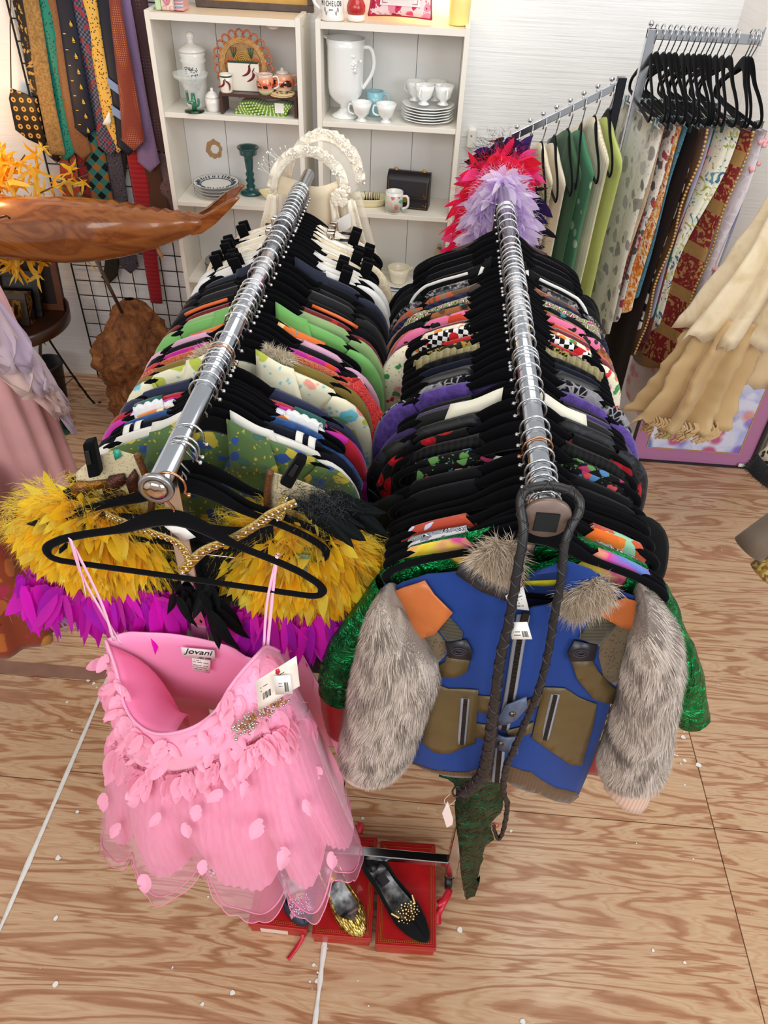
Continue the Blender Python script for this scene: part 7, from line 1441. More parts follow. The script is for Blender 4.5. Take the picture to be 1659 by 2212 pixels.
def put_leaf(p, L, k):
    d = Vector((rs.gauss(0, 0.8), rs.gauss(-0.3, 0.5), rs.gauss(-0.2, 0.8))).normalized(); o = put_petal(Vector(p) - W0, d, (rs.gauss(0, 0.4), -1, rs.gauss(0.3, 0.4)), L, mp, k, 1.0, LM); o.name = 'leaf'
for (x0, z0, x1, z1, y0, nn) in ((-1.9, 0.75, -1.545, 1.24, 2.9, 34), (-1.95, 0.9, -1.64, 1.15, 2.86, 34), (-1.9, 0.8, -1.36, 1.15, 3.0, 12), (-1.9, 0.95, -1.42, 0.87, 2.95, 40), (-1.95, 0.8, -1.58, 0.86, 2.82, 40), (-1.9, 1.1, -1.66, 1.2, 2.95, 26)):
    A, B = Vector((x0, y0, z0)), Vector((x1, y0 - 0.03, z1)); Q = spline([A, A.lerp(B, 0.5) + Vector((0, 0, 0.06)), B], 6); MB().tube([p - W0 for p in Q], 0.0028, 5).obj('twig', BR, mp)
    for i in range(nn):
        tq = 0.3 + 0.72 * rs.random(); p = Q[min(len(Q) - 1, int(tq * (len(Q) - 1)))]; put_leaf(p + Vector((rs.gauss(0, 0.035), rs.gauss(0, 0.02), rs.gauss(0, 0.03))), rs.uniform(0.055, 0.10), i)
put_leaf((-1.37, 2.93, 1.135), 0.05, 1); put_leaf((-1.40, 2.95, 1.12), 0.05, 2)
MB().lathe([(0, 0), (0.07, 0), (0.08, 0.02), (0.06, 0.5), (0.045, 0.8), (0.04, 0.8), (0.05, 0.02), (0, 0.02)], 20, (-0.2, 0.08, 0)).obj('vase', solid('#2a1c14', 0.4), mp)
for p in ((-1.92, 2.92, 0.78), (-1.95, 2.9, 0.85)): MB().tube([(p[0] - W0.x, p[1] - W0.y, p[2]), (-0.2, 0.08, 0.7)], 0.004, 5).obj('twig', BR, mp)
# round tray table with twisted legs, and what is on it
DKW = solid('#3b2216', 0.35, name='dark walnut', var=0.2, vscale=14, coat=0.2); IRON = solid('#1d1512', 0.5, 0.5, name='wrought iron')
TZ = 0.5; TX, TY, TR = -1.865, 2.92, 0.27
t = thing('tray_table', 'round dark wooden tray table on twisted iron legs', 'table', (TX, TY, 0)); MB().lathe([(0, TZ - 0.012), (TR - 0.01, TZ - 0.012), (TR, TZ - 0.006), (TR + 0.004, TZ + 0.045), (TR - 0.006, TZ + 0.045), (TR - 0.012, TZ), (0, TZ)], 48).obj('tray', DKW, t)
for i, (fx, fy) in enumerate(((0.232, 0.13), (0.185, -0.11), (-0.2, 0.05))):
    P = [Vector((fx * 0.45, fy * 0.45, TZ - 0.012)), Vector((fx * 0.75, fy * 0.75, 0.2)), Vector((fx, fy, 0.006)), Vector((fx * 1.12, fy * 1.1, 0.004))]; Q = spline(P, 14); k = len(Q)
    MB().tube(Q, 0.005, 7).obj('leg', IRON, t); b = MB(); S = []
    for q in range(k):
        S.append(Q[q] + Vector((0.005 * math.cos(q * 1.2), 0.005 * math.sin(q * 1.2), 0)))
    b.tube(S[k//3:], 0.003, 5).obj('leg_twist', IRON, t)
MB().tube([(0.232*0.8, 0.13*0.8, 0.17), (0.185*0.8, -0.11*0.8, 0.17), (-0.2*0.8, 0.05*0.8, 0.17)], 0.0025, 5, closed=True).obj('brace', IRON, t)
def lean_box(name, label, cat, x, y, w_, h_, d, tilt, mat, rz=0.0, z=TZ, frame=None, inner=None):
    t = thing(name, label, cat, (x, y, z), rz); M = Matrix.Rotation(-tilt, 3, 'X')
    q = MB().box((0, 0, 0), (w_, d, h_)); q.v = [M @ p for p in q.v]; q.obj('panel', mat, t, flat=True, bevel=0.004)
    if frame:
        for lo, hi in (((0, -0.012, 0), (w_, 0, 0.028)), ((0, -0.012, h_ - 0.028), (w_, 0, h_)), ((0, -0.012, 0.028), (0.028, 0, h_ - 0.028)), ((w_ - 0.028, -0.012, 0.028), (w_, 0, h_ - 0.028))):
            q = MB().box(lo, hi); q.v = [M @ p for p in q.v]; q.obj('frame_side', frame, t, flat=True, bevel=0.002)
    return t
lean_box('wooden_tray', 'brown square wooden tray standing upright on the tray table', 'tray', -2.02, 3.05, 0.36, 0.27, 0.02, 0.16, solid('#241812', 0.5, name='dark panel'), 0.06, TZ, solid('#6a3a1e', 0.4, name='worn brown wood', var=0.2, vscale=16))
lean_box('picture_frame', 'black framed dark picture leaning against the wooden tray', 'picture', -2.03, 2.98, 0.30, 0.20, 0.012, 0.3, solid('#100d0c', 0.15, name='dark glass'), 0.05, TZ, solid('#16110f', 0.4))
lean_box('jewelry_box', 'tortoiseshell patterned box with silver edge on the tray table', 'box', -2.02, 2.90, 0.27, 0.14, 0.05, 0.25, fab('blotch', ['#2a1a10', '#5a3a18', '#8a6428', '#3a2414'], 1.0, 0.2), 0.03, TZ, solid('#4a4038', 0.2, 0.6))
t = thing('speckled_box', 'small cream and brown speckled box with copper rim on tray table', 'box', (-1.985, 2.80, TZ), 0.05); M = Matrix.Rotation(-0.3, 3, 'X'); q = MB().box((0, 0, 0), (0.2, 0.05, 0.12)); q.v = [M @ p for p in q.v]; q.obj('body', fab('dots', ['#d8c4ae', '#6b3a24'], 1.8, 0.6), t, flat=True, bevel=0.015)
MB().tube([M @ Vector(p) for p in ((0.006, 0.004, 0.112), (0.194, 0.004, 0.112), (0.197, 0.02, 0.03))], 0.005, 6).obj('copper_rim', solid('#b5652c', 0.3, 0.6), t)
t = pot('plant_pot', 'black plastic pot standing under the tray table', 'pot', (-1.85, 3.08, 0), [(0, 0), (0.065, 0), (0.085, 0.19), (0.09, 0.19), (0.09, 0.2), (0.078, 0.2), (0.062, 0.02), (0, 0.02)], BLACKPL); MB().grid(lambda u, v: Vector((-0.02 + 0.07 * v, (u - 0.5) * 0.04 * math.sin(PI * min(1, v + 0.15)), 0.16 + 0.16 * math.sin(v * 2.4))), 5, 9).obj('dry_leaf', solid('#6b5a44', 0.7), t)
t = thing('green_leaf', 'large dark green leaf lying on the floor by the table leg', 'leaf', (-1.72, 2.78, 0.004), 0.5); LO = [(0, 0), (0.05, 0.03), (0.09, 0.02), (0.12, 0.05), (0.17, 0.04), (0.2, 0.08), (0.24, 0.12), (0.2, 0.15), (0.15, 0.16), (0.12, 0.13), (0.09, 0.16), (0.05, 0.13), (0.02, 0.1)]
MB().prism([(x - 0.12, y - 0.08, 0.006 + 0.02 * math.sin(x * 20)) for x, y in LO], (0, 0, 0.002)).obj('blade', solid('#1d4a34', 0.5, name='dark green leaf'), t, flat=True); MB().tube([(-0.12, -0.08, 0.012), (0.0, 0.01, 0.012), (0.1, 0.04, 0.012)], 0.002, 5).obj('vein', solid('#2f6a4a', 0.5), t)
# ---------------------------------------------------------------- gowns at the left edge
def gown(name, label, cat, loc, stations, mat, pleats=14, amp=0.014, n=72, part='skirt', par=None, sy=0.6, ph=0.0, ragged=0.0):
    t = par or thing(name, label, cat, loc); k = 26; z0, z1 = stations[0][0], stations[-1][0]
    def f(u, v):
        z = lerp(z0, z1, v); r = interp([(-(s[0]), s[1]) for s in stations], -z); a = 2*PI*u; q = r * (1 + (amp / 0.2) * (0.3 + v) * math.sin(pleats * a + ph + 2.0 * nz(v * 2, u * 5)) + (amp / 0.05) * (0.09 * nz(math.cos(a) * 3, v * 9, math.sin(a) * 3 + ph) + 0.05 * nz(math.cos(a) * 8, v * 22, math.sin(a) * 8))) ; xo = interp([(-(s[0]), s[2] if len(s) > 2 else 0.0) for s in stations], -z)
        return Vector((xo + q * math.cos(a), sy * q * math.sin(a), z - loc[2] + (ragged * nz(a * 6, 3.1) if v > 0.97 else 0)))
    MB().grid(f, n, k, True).obj(part, mat, t, solid=0.0015); return t
PKG = fab('plain', ['#dba6a8'], 1, 0.6); g = gown('gown', 'long pale pink pleated chiffon gown with lilac petal overlay', 'gown', (-1.2, 1.62, 0.4), [(1.75, 0.1, 0.0), (1.4, 0.15), (1.1, 0.19), (0.75, 0.205), (0.42, 0.215)], PKG, 16, 0.012)
sheets = [('#d6c2d0', 0.5), ('#e8c8c2', 0.5), ('#dcc6d2', 0.45), ('#ecd2ca', 0.5), ('#c3b0c8', 0.4)]
for i in range(16):
    col, al = sheets[i % 5]; a0 = -1.5 + i * 0.12; z_ = 1.62 - 0.03 * i; L = 0.20 + 0.05 * (i % 3); mt = sheer('chiffon petal', col, al + 0.15) if i < 5 else MC['ch%d' % (i % 5)]
    MC['ch%d' % (i % 5)] = mt
    def f(u, v, a0=a0, z_=z_, L=L, i=i):
        w_ = 0.3 * (0.5 + 0.5 * v) * (1 if v < 0.7 else 1 - ((v - 0.7) / 0.3) ** 1.5 * abs(u*2-1)); a = a0 + (u - 0.5) * w_ * 2.4; r = interp([(0, 0.15), (1, 0.23)], v) + 0.004 * i / 4 + 0.006 * math.sin(u * 12 + i); z = z_ - L * v - 0.02 * math.cos(PI * (u - 0.5)) * v
        return Vector((r * math.cos(a) , 0.62 * r * math.sin(a), z - 0.4))
    MB().grid(f, 10, 10).obj('chiffon_petal', mt, g, solid=0.001)
gown('skirt', 'rust and gold floral skirt low at the left edge under pink gown', 'skirt', (-1.24, 1.36, 0.3), [(0.92, 0.15), (0.7, 0.19), (0.36, 0.22)], fab('floral', ['#8c3a1c', '#b5632a', '#a82a4a', '#c98a3a', '#6a2414'], 0.7), 10, 0.012)
# ---------------------------------------------------------------- rack with a sloping and a straight arm on the right
r2 = thing('two_way_rack', 'chrome two way clothing rack with one sloped and one straight arm', 'rack', (0, 0, 0)); RY = 2.75
MB().box((0.562, RY - 0.014, 0.03), (0.59, RY + 0.014, 1.63)).obj('post', solid('#3c3f44', 0.2, 1.0, name='dark reflection chrome'), r2, flat=True, bevel=0.002); MB().box((0.622, RY - 0.014, 0.03), (0.65, RY + 0.014, 1.765)).obj('post', CHROME, r2, flat=True, bevel=0.002)  # first post is chrome too, its dark reflection put into the colour
MB().box((0.622, RY - 0.008, 1.737), (0.965, RY + 0.008, 1.765)).obj('straight_arm', CHROME, r2, flat=True, bevel=0.002); MB().prism([(0.59, RY - 0.008, 1.632), (0.59, RY - 0.008, 1.606), (0.25, RY - 0.008, 1.42), (0.25, RY - 0.008, 1.446)], (0, 0.016, 0)).obj('sloped_arm', CHROME, r2, flat=True, bevel=0.002)
MB().prism([(0.962, RY - 0.009, 1.735), (0.968, RY - 0.009, 1.785), (0.972, RY - 0.009, 1.785), (0.972, RY - 0.009, 1.735)], (0, 0.018, 0)).obj('end_stop', CHROME, r2, flat=True)
MB().box((0.45, RY - 0.02, 0.0), (0.78, RY + 0.02, 0.03)).box((0.586, RY - 0.25, 0.0), (0.626, RY + 0.25, 0.03)).obj('base', CHROME, r2, flat=True, bevel=0.002)
for i in range(8):
    x = lerp(0.265, 0.545, i / 7); z = lerp(1.455, 1.611, i / 7); MB().ball((x, RY, z + 0.012), 0.0085, 12, 8).tube([(x, RY, z - 0.01), (x, RY, z + 0.008)], 0.0025, 6).obj('ball_stud', CHROME, r2)
MB().ball((0.628, RY, 1.778), 0.009, 12, 8).tube([(0.628, RY, 1.76), (0.628, RY, 1.775)], 0.003, 6).obj('ball_stud', CHROME, r2)
# hangers here are copies of a slim one turned along the arm
slim = make_hanger('velvet_hanger', 'x', 1, STEEL, wd=0.21)
first = [True]
def hang2(x, z, label, group):
    global slim
    rz = PI/2 + R.gauss(0, 0.05)
    if first[0]:
        first[0] = False; slim.location = (x, RY, z); slim.rotation_euler = (0, 0, rz); slim['label'] = label; slim['group'] = group; return slim
    return copy_thing(slim, label, (x, RY, z), rz, group)
def drape(name, label, cat, x, z, mat, w0, w1, ztop, zbot, th=0.012, yo=0.0, round_=0.04, sd=0, group=None, yaw=0.0):
    """cloth hung in a narrow fold across the arm"""
    t = thing(name, label, cat, (x, RY + yo, z), yaw, group); rs_ = random.Random(sd * 13 + 5); ph = rs_.uniform(0, 6); lean = rs_.uniform(-0.01, 0.02)
    def pt(u, v, s):
        zz = lerp(ztop, zbot, v) + (round_ * (abs(u*2-1) ** 2) if v > 0.999 else round_ * (abs(u*2-1) ** 2) * smooth((v - 0.85) / 0.15)); w_ = lerp(w0, w1, smooth(v * 1.4)); y = (u*2-1) * w_
        return Vector((s * th * (1 - abs(u*2-1) ** 3) * (0.5 + 0.5 * smooth(v * 4)) + 0.007 * math.sin(u * 9 + ph + v * 2) * smooth(v * 3) + lean * v, y + 0.006 * math.sin(v * 9 + ph), zz))
    nu, nv = 15, 18; vs = [pt(i/(nu-1), k/(nv-1), -1) for k in range(nv) for i in range(nu)] + [pt(i/(nu-1), k/(nv-1), 1) for k in range(nv) for i in range(nu)]; o = nu*nv; fs = []
    for k in range(nv-1):
        for i in range(nu-1): a = k*nu+i; fs += [(a, a+1, a+nu+1, a+nu), (o+a, o+a+nu, o+a+nu+1, o+a+1)]
        for i in (0, nu-1): a = k*nu+i; fs.append((a, a+nu, o+a+nu, o+a))
    for k in (0, nv-1):
        for i in range(nu-1): a = k*nu+i; fs.append((a, a+1, o+a+1, o+a))
    MB().add(vs, fs).obj('cloth', mat, t); return t
G1, G2 = 'hangers on the sloped arm', 'hangers on the straight arm'; C1, C2 = 'clothes on the sloped arm', 'clothes on the straight arm'
CRM = fab('plain', ['#e3d6ba'], 1); GRN = fab('plain', ['#2f5a34'], 1); GRN2 = fab('plain', ['#3f7a52'], 1); LIM = fab('plain', ['#b8c46a'], 1); 
SL = [('olive print apron', 'apron', fab('floral', ['#a5a06a', '#6b6a3a', '#c9b87a', '#8a7a44'], 1.6), 0.16, 0.55), ('lime and yellow fern print cloth', 'cloth', fab('floral', ['#b5b83a', '#8a9a2a', '#d8c24a', '#6b8a2c'], 1.8), 0.17, 0.7), ('cream linen tablecloth with a plain edge', 'tablecloth', CRM, 0.17, 0.75), ('cream linen tablecloth with a turned edge', 'tablecloth', fab('plain', ['#e8ddc6'], 1), 0.18, 0.78), ('dark green heavy cotton cloth', 'cloth', GRN, 0.19, 0.9), ('mid green cloth with small flowers', 'cloth', fab('dots', ['#3f7f5a', '#a9c4a0'], 0.5), 0.19, 0.85), ('ivory ribbed cotton runner', 'runner', fab('stripe_x', ['#e2d8be', '#d3c8aa'], 6), 0.19, 0.95), ('pale lime cotton cloth', 'cloth', LIM, 0.2, 1.0)]
for i, (ds, cat, mat, w_, L) in enumerate(SL):
    x = lerp(0.265, 0.545, i / 7) + 0.012; z = lerp(1.455, 1.611, i / 7) - 0.026; hang2(x, z + 0.002, clip16('black hanger on the sloped arm carrying the ' + ds), G1)
    garment(cat, ds + ' hanging on the sloped chrome arm', cat, (x, RY, z), PI/2 + 0.2, mat, sh=w_, neck=0.0, dip=0.0, bdip=0.0, length=L, bw=w_ * 0.95, hem=w_, thick=0.012, seed=900 + i, drop=0.02 if i % 2 else 0.0)['group'] = C1
ST2 = [(0.648, 'cream table cover printed with grey roses in clear plastic', 'tablecloth', fab('floral', ['#d8d2c6', '#8a8680', '#b5b0a6', '#6b6862'], 0.9), 0.2, 0.19, 0.75), (0.668, 'cream tea towel with a rust leaf print', 'towel', fab('paisley', ['#e0cfae', '#a8653a', '#e8dcc2', '#e0cfae'], 1.4), 0.16, 0.12, 0.62), (0.69, 'dark brown cloth with red stitched dots', 'cloth', fab('foulard', ['#3a2a26', '#a83a3a', '#3a2a26'], 1.3), 0.14, 0.13, 0.62), (0.708, 'white cloth with brown roses rolled at the foot', 'tablecloth', fab('floral', ['#e9e4da', '#6b5a54', '#a83a44', '#8a7a70'], 1.6), 0.15, 0.11, 0.72), (0.726, 'orange and gold leaf print cloth', 'cloth', fab('blotch', ['#c2601c', '#e0912c', '#e8d8b8', '#b5481c'], 2.2), 0.15, 0.13, 0.68), (0.748, 'blue batik cloth with navy scrolls', 'cloth', fab('paisley', ['#4a9ab8', '#1d3a5c', '#6fb4c8', '#2a4a6c'], 0.9), 0.15, 0.14, 0.62), (0.766, 'dark brown shawl with black fringe', 'shawl', fab('plain', ['#241713'], 1, 0.9), 0.17, 0.14, 1.05), (0.784, 'black and white leaf print scarf', 'scarf', fab('floral', ['#14161a', '#d8d2c6', '#7a4a2c', '#e8e2d8'], 0.9), 0.15, 0.12, 0.75), (0.802, 'tan velvet curtain with gold bead trim', 'curtain', fab('plain', ['#5f3a1c'], 1, 0.8), 0.16, 0.13, 0.85), (0.818, 'pale lavender linen cloth', 'cloth', fab('plain', ['#b9b7d2'], 1), 0.15, 0.12, 0.7), (0.832, 'wine red and green striped cloth', 'cloth', fab('stripe_z', ['#7a1420', '#8c1824', '#1d5a44'], 0.5), 0.15, 0.12, 0.8), (0.852, 'white ikat scarf with teal and olive blots', 'scarf', fab('blotch', ['#4f8a9a', '#dcd8c4', '#e6e2d0', '#e2dec8', '#9aa23e'], 2.0), 0.15, 0.06, 0.74), (0.872, 'white ikat scarf with blue blots, second of the pair', 'scarf', fab('blotch', ['#3f6f8a', '#e0dccb', '#e8e4d4', '#b5b86a'], 2.0), 0.15, 0.06, 0.76), (0.895, 'red and gold brocade table runner with braided edge', 'runner', fab('brocade', ['#7a1218', '#a8814a', '#8c6a3a'], 1.5, 0.5), 0.17, 0.15, 0.9), (0.938, 'pale lilac sheer embroidered shawl', 'shawl', fab('lace', ['#cfc4cc', '#e4dce2'], 0.5), 0.17, 0.15, 0.65), (0.948, 'white sheer scarf with pink pompom flowers', 'scarf', fab('dots', ['#ece0de', '#e8b0b4', '#e090a0'], 0.35), 0.16, 0.12, 1.14), (0.958, 'dusty blue sheer cloth at the end of straight arm', 'cloth', fab('plain', ['#9aa4be'], 1), 0.15, 0.12, 1.0)]
for i, (x, ds, cat, mat, w0, w1, L) in enumerate(ST2):
    hang2(x, 1.754, clip16('black hanger on the straight arm carrying the ' + ds), G2)
    t = drape(cat, ds, cat, x, 1.754, mat, w0, w1, -0.215, -0.215 - L, 0.02 if 'ikat' in ds or 'brocade' in ds else 0.012, -0.04, 0.06, i, C2, 0.16 + (0.26 if 'ikat' in ds or 'brocade' in ds or 'sheer' in ds else 0.04 * math.sin(i * 2.3)))
    for y in (-w0 * 0.7, w0 * 0.7): MB().box((-0.007, y - 0.008, -0.235), (-0.003, y + 0.008, -0.195)).box((0.003, y - 0.008, -0.235), (0.007, y + 0.008, -0.195)).box((-0.004, y - 0.006, -0.222), (0.004, y + 0.006, -0.21)).obj('clip', solid('#a9bcc0', 0.25, 0.9, name='clip steel'), t, flat=True)
    if 'brocade' in ds or 'bead trim' in ds:
        col = solid('#b9935a', 0.4, 0.4, name='gold braid', var=0.3, vscale=200)
        for s in (0.004, 0.96 if False else 0.004):
            P = [Vector((0.0 + 0.012 * (1 if k % 2 else -1) * 0.0 + 0.007 * math.sin(ph_), -w0 * 1.0 + (w0 - w1) * smooth(k / 17 * 1.4), lerp(-0.215, -0.215 - L + 0.06, k / 17))) for k in range(18) for ph_ in (k,)]
        b = MB()
        for p in spline(P, 4): b.ball(p + Vector((0, -0.003, 0)), 0.0058, 6, 4)
        b.obj('braid_edge', col, t)
    if 'fringe' in ds:
        b = MB(); q = random.Random(3)
        for k in range(150):
            y = q.uniform(-w1, w1); p = Vector((q.uniform(-0.008, 0.012), y, -0.215 - L + 0.06 * (y / w1) ** 2 + 0.01)); b.tube([p, p + Vector((0, 0.0, -0.08)), p + Vector((0.004, 0.01, -q.uniform(0.12, 0.2)))], [0.0016, 0.0014, 0.0006], 4)
        o = b.obj('fringe', solid('#0b0a0c', 0.8), t); o['kind'] = 'stuff'
        MB().box((0.0, -0.02, -0.215 - L - 0.21), (0.001, 0.03, -0.215 - L - 0.19)).obj('paper_tag', WHITE, t, flat=True)
    if 'pompom' in ds:
        q = random.Random(6)
        for k in range(16):
            v = q.random(); b = MB(); c = Vector((0.0, lerp(-w0, -w1, v), -0.215 - L * v)) if k % 2 else Vector((-0.012, q.uniform(-w1, w1), -0.215 - L * (0.4 + 0.6 * v)))
            for m_ in range(7): b.ball(c + Vector((q.gauss(0, 0.006), q.gauss(0, 0.006), q.gauss(0, 0.006))), 0.008, 6, 4)
            b.obj('pompom', solid('#e6a8ae', 0.8, name='pink tulle'), t)
PLAS = glass('clear sleeve', '#f4f6f8', 0.12); PLAS = sheer('clear plastic', '#e9eef2', 0.16)
t = thing('plastic_sleeve', 'clear plastic sleeve over the grey rose table cover', 'sleeve', (0.64, RY - 0.04, 1.54)); MB().grid(lambda u, v: Vector((-0.016 + 0.004 * math.sin(u * 9 + v * 12), (u - 0.5) * 0.44, -0.02 - 0.75 * v)), 14, 14).obj('film', PLAS, t)
# ---------------------------------------------------------------- beige silk gowns, framed print and pieces at the right edge
SILK = fab('wash', ['#dfcba8', '#eadaba', '#d3bd94'], 1.0, 0.32, 0.5); SILK2 = fab('plain', ['#ddc59c'], 1, 0.4, 0.4)
GXY = (1.14, 2.45, 0.5)
g = gown('gown', 'beige silk tiered gown with crochet pineapple overlay and frilled hem', 'gown', GXY, [(1.9, 0.07, 0.10), (1.5, 0.10, 0.05), (1.15, 0.135, 0.0), (0.92, 0.16, -0.05)], SILK, 9, 0.05, 96, 'overlay', ragged=0.07)
gown('', '', '', GXY, [(1.0, 0.12, -0.05), (0.75, 0.125, -0.10), (0.6, 0.135, -0.125), (0.56, 0.15, -0.13)], fab('plain', ['#d3b483'], 1, 0.4, 0.4), 9, 0.07, 110, 'underskirt', par=g, ragged=0.07)
b = MB(); q = random.Random(9)
for i in range(130):
    a = -1.35 + q.uniform(-1.5, 1.4); r = 0.15; p = Vector((-0.125 + r * math.cos(a), 0.6 * r * math.sin(a), q.uniform(0.045, 0.10))); b.tube(spline([p, p + Vector((0.012, -0.012, -0.02)), p + Vector((-0.006, -0.016, -0.035))], 3), 0.0045, 5)
b.obj('frill', fab('plain', ['#cfae7c'], 1, 0.5), g)
CRO = solid('#e6d6b6', 0.7, name='crochet cotton'); b = MB()
for k in range(2):
    zc, ac = ((0.98, -1.45), (0.72, -1.2))[k]; 
    for i in range(7):
        for j in range(6):
            dz = (j - 2.5) * 0.019; da = (i - 3 + (j % 2) * 0.5) * 0.11; 
            if (dz / 0.06) ** 2 + (da / 0.36) ** 2 > 1: continue
            a = ac + da; z = zc - 0.13 + dz; r = (0.112, 0.138)[k] + 0.022; p = Vector((r * math.cos(a), 0.6 * r * math.sin(a) - 0.006, z)); b.tube([p + Vector((0.008*math.cos(h_*PI/4), -0.004, 0.009*math.sin(h_*PI/4))) for h_ in range(8)], 0.0022, 5, closed=True)
    for i in range(9):
        a = ac + (i - 4) * 0.07; r = (0.108, 0.134)[k] + 0.022; p = Vector((r * math.cos(a) + 0.01, 0.6 * r * math.sin(a) - 0.008, zc - 0.065)); b.tube(spline([p, p + Vector(((i - 4) * 0.006, -0.006, 0.035)), p + Vector(((i - 4) * 0.014, -0.004, 0.05 - abs(i - 4) * 0.006))], 4), 0.0026, 5)
b.obj('crochet_pineapple', CRO, g)
gown('gown', 'second beige silk gown at the right edge behind the crocheted one', 'gown', (1.37, 2.5, 0.6), [(1.9, 0.1), (1.4, 0.14), (1.05, 0.16), (0.72, 0.18)], SILK2, 9, 0.03, 80, ragged=0.05)
gown('jacket', 'tan silk jacket hanging nearest the right edge over beige gowns', 'jacket', (1.28, 2.3, 0.95), [(1.85, 0.1), (1.5, 0.12), (1.0, 0.125)], fab('plain', ['#d5b78c'], 1, 0.4, 0.4), 6, 0.012, 60)
fp = thing('framed_print', 'framed watercolour flower print with pink mat leaning low against the wall', 'picture', (1.03, 2.915, 0.0)); FW, FH = 0.58, 0.76; FK = solid('#17141a', 0.35, name='black frame')
def leanv(b, tilt=0.035):
    M = Matrix.Rotation(-tilt, 3, 'X'); b.v = [M @ p for p in b.v]; return b
for lo, hi in (((0, -0.012, 0), (FW, 0.012, 0.008)), ((0, -0.012, FH - 0.008), (FW, 0.012, FH)), ((0, -0.012, 0.008), (0.008, 0.012, FH - 0.008)), ((FW - 0.008, -0.012, 0.008), (FW, 0.012, FH - 0.008))): leanv(MB().box(lo, hi)).obj('frame_side', FK, fp, flat=True)
leanv(MB().box((0.008, 0.0, 0.008), (FW - 0.008, 0.006, FH - 0.008))).obj('mat_board', solid('#b97aa2', 0.45, name='pink mat'), fp, flat=True)
for lo, hi in (((0.072, -0.003, 0.075), (FW - 0.072, 0.0, 0.0795)), ((0.072, -0.003, FH - 0.08), (FW - 0.072, 0.0, FH - 0.075)), ((0.072, -0.003, 0.0795), (0.0765, 0.0, FH - 0.08)), ((FW - 0.0765, -0.003, 0.0795), (FW - 0.072, 0.0, FH - 0.08))): leanv(MB().box(lo, hi)).obj('gold_fillet', solid('#c8a45c', 0.35, 0.5), fp, flat=True)
pr = NT('watercolour'); pr.set(0.3, coat=0.4); V = pr.coords(); sp = pr.node('ShaderNodeSeparateXYZ'); pr.link(V, sp.inputs[0]); n1 = pr.noise(V, 7, 3, 0.5, 0.8); n2 = pr.noise(V, 11, 2, 0.5, 1.4); bg_ = pr.ramp(n1, [(0.3, '#e9e6f4'), (0.5, '#dfe2f6'), (0.65, '#b9bff0'), (0.8, '#8fa4e4')])
v = pr.voro(V, 11); s2 = pr.node('ShaderNodeSeparateColor'); pr.link(v.outputs['Color'], s2.inputs[0]); fc = pr.ramp(s2.outputs[0], [(0, '#c8588c'), (0.2, '#e07a5a'), (0.4, '#8a6cc8'), (0.6, '#4f7fcf'), (0.75, '#a8bf5a'), (0.9, '#d8a0c8')], True); mk = pr.ramp(pr.math('ADD', v.outputs['Distance'], pr.math('MULTIPLY', n2, 0.25)), [(0.5, '#ffffff'), (0.66, '#000000')]); low = pr.ramp(sp.outputs[2], [(0.22, '#ffffff'), (0.45, '#404040')]); pr.base(pr.mix(pr.math('MULTIPLY', mk, low), bg_, fc))
leanv(MB().box((0.077, -0.0012, 0.08), (FW - 0.077, 0.0004, FH - 0.08))).obj('print', pr.m, fp, flat=True)
leanv(MB().box((FW - 0.06, -0.014, 0.012), (FW - 0.012, -0.0125, 0.03))).obj('price_sticker', WHITE, fp, flat=True)
for i in range(6):
    t = thing('canvas', ('cream stretched canvas leaning behind the framed print, nearest the wall', 'pale canvas leaning second from wall beside the framed print', 'grey canvas third in the leaning stack by framed print', 'white canvas fourth in the leaning stack by framed print', 'tan canvas fifth in the leaning stack by framed print', 'ivory canvas frontmost in the leaning stack by framed print')[i], 'canvas', (1.63 + 0.006 * i, 2.995 - 0.026 * i, 0), 0, 'canvases leaning beside the print'); leanv(MB().box((0, 0, 0), (0.5, 0.016, 0.5 - 0.03 * i)), 0.03).obj('board', solid(('#ded8ca', '#cfc8ba', '#b5b0a8', '#e6e2da', '#a58e70', '#ddd6c6')[i], 0.7), t, flat=True, bevel=0.002)
def sleeve_cone(label, name, cat, A, B, r0, r1, mat, trim=None, sy=0.7):
    t = thing(name, label, cat, tuple(A)); d = Vector(B) - Vector(A); n_ = 24; ax = d.normalized(); u = ax.cross(Vector((0, 1, 0))).normalized(); v = ax.cross(u)
    MB().grid(lambda a, s: d * s + (u * math.cos(2*PI*a) + v * (sy * math.sin(2*PI*a))) * (lerp(r0, r1, s) * (1 + 0.05 * math.sin(6 * PI * a + 3 * s))), n_, 10, True).obj('sleeve', mat, t, solid=0.003)
    if trim:
        b = MB(); q = random.Random(2)
        for i in range(2600):
            a = q.uniform(0, 2*PI); s = 1 + q.uniform(0, 0.16); p = d * s + (u * math.cos(a) + v * (sy * math.sin(a))) * r1 * q.uniform(0.7, 1.08); fur_tuft(b, p, 1, 0.014, (p - d * s) * 14 + ax * 0.3, 0.6, 0.0005, ((0.012, 0.012, 0.014), (0.02, 0.02, 0.024)), q)
        MB().grid(lambda a, s: d * (1 + 0.15 * s) + (u * math.cos(2*PI*a) + v * (sy * math.sin(2*PI*a))) * r1 * (1.0), 20, 3, True).obj('fur_base', BK, t, solid=0.004)
        o = b.obj('fur_trim', FURM, t); o['kind'] = 'stuff'
    return t
sleeve_cone('cream sleeve with black polka dots and black fur cuff at right edge', 'coat', 'coat', (1.32, 1.95, 1.05), (1.135, 1.92, 0.745), 0.06, 0.065, fab('dots', ['#d9cdb6', '#141416'], 0.9), True)
sleeve_cone('taupe satin sleeve hanging into view at the right edge', 'blouse', 'blouse', (1.20, 1.6, 1.10), (0.985, 1.59, 0.69), 0.04, 0.055, fab('plain', ['#7d7062'], 1, 0.35, 0.2))
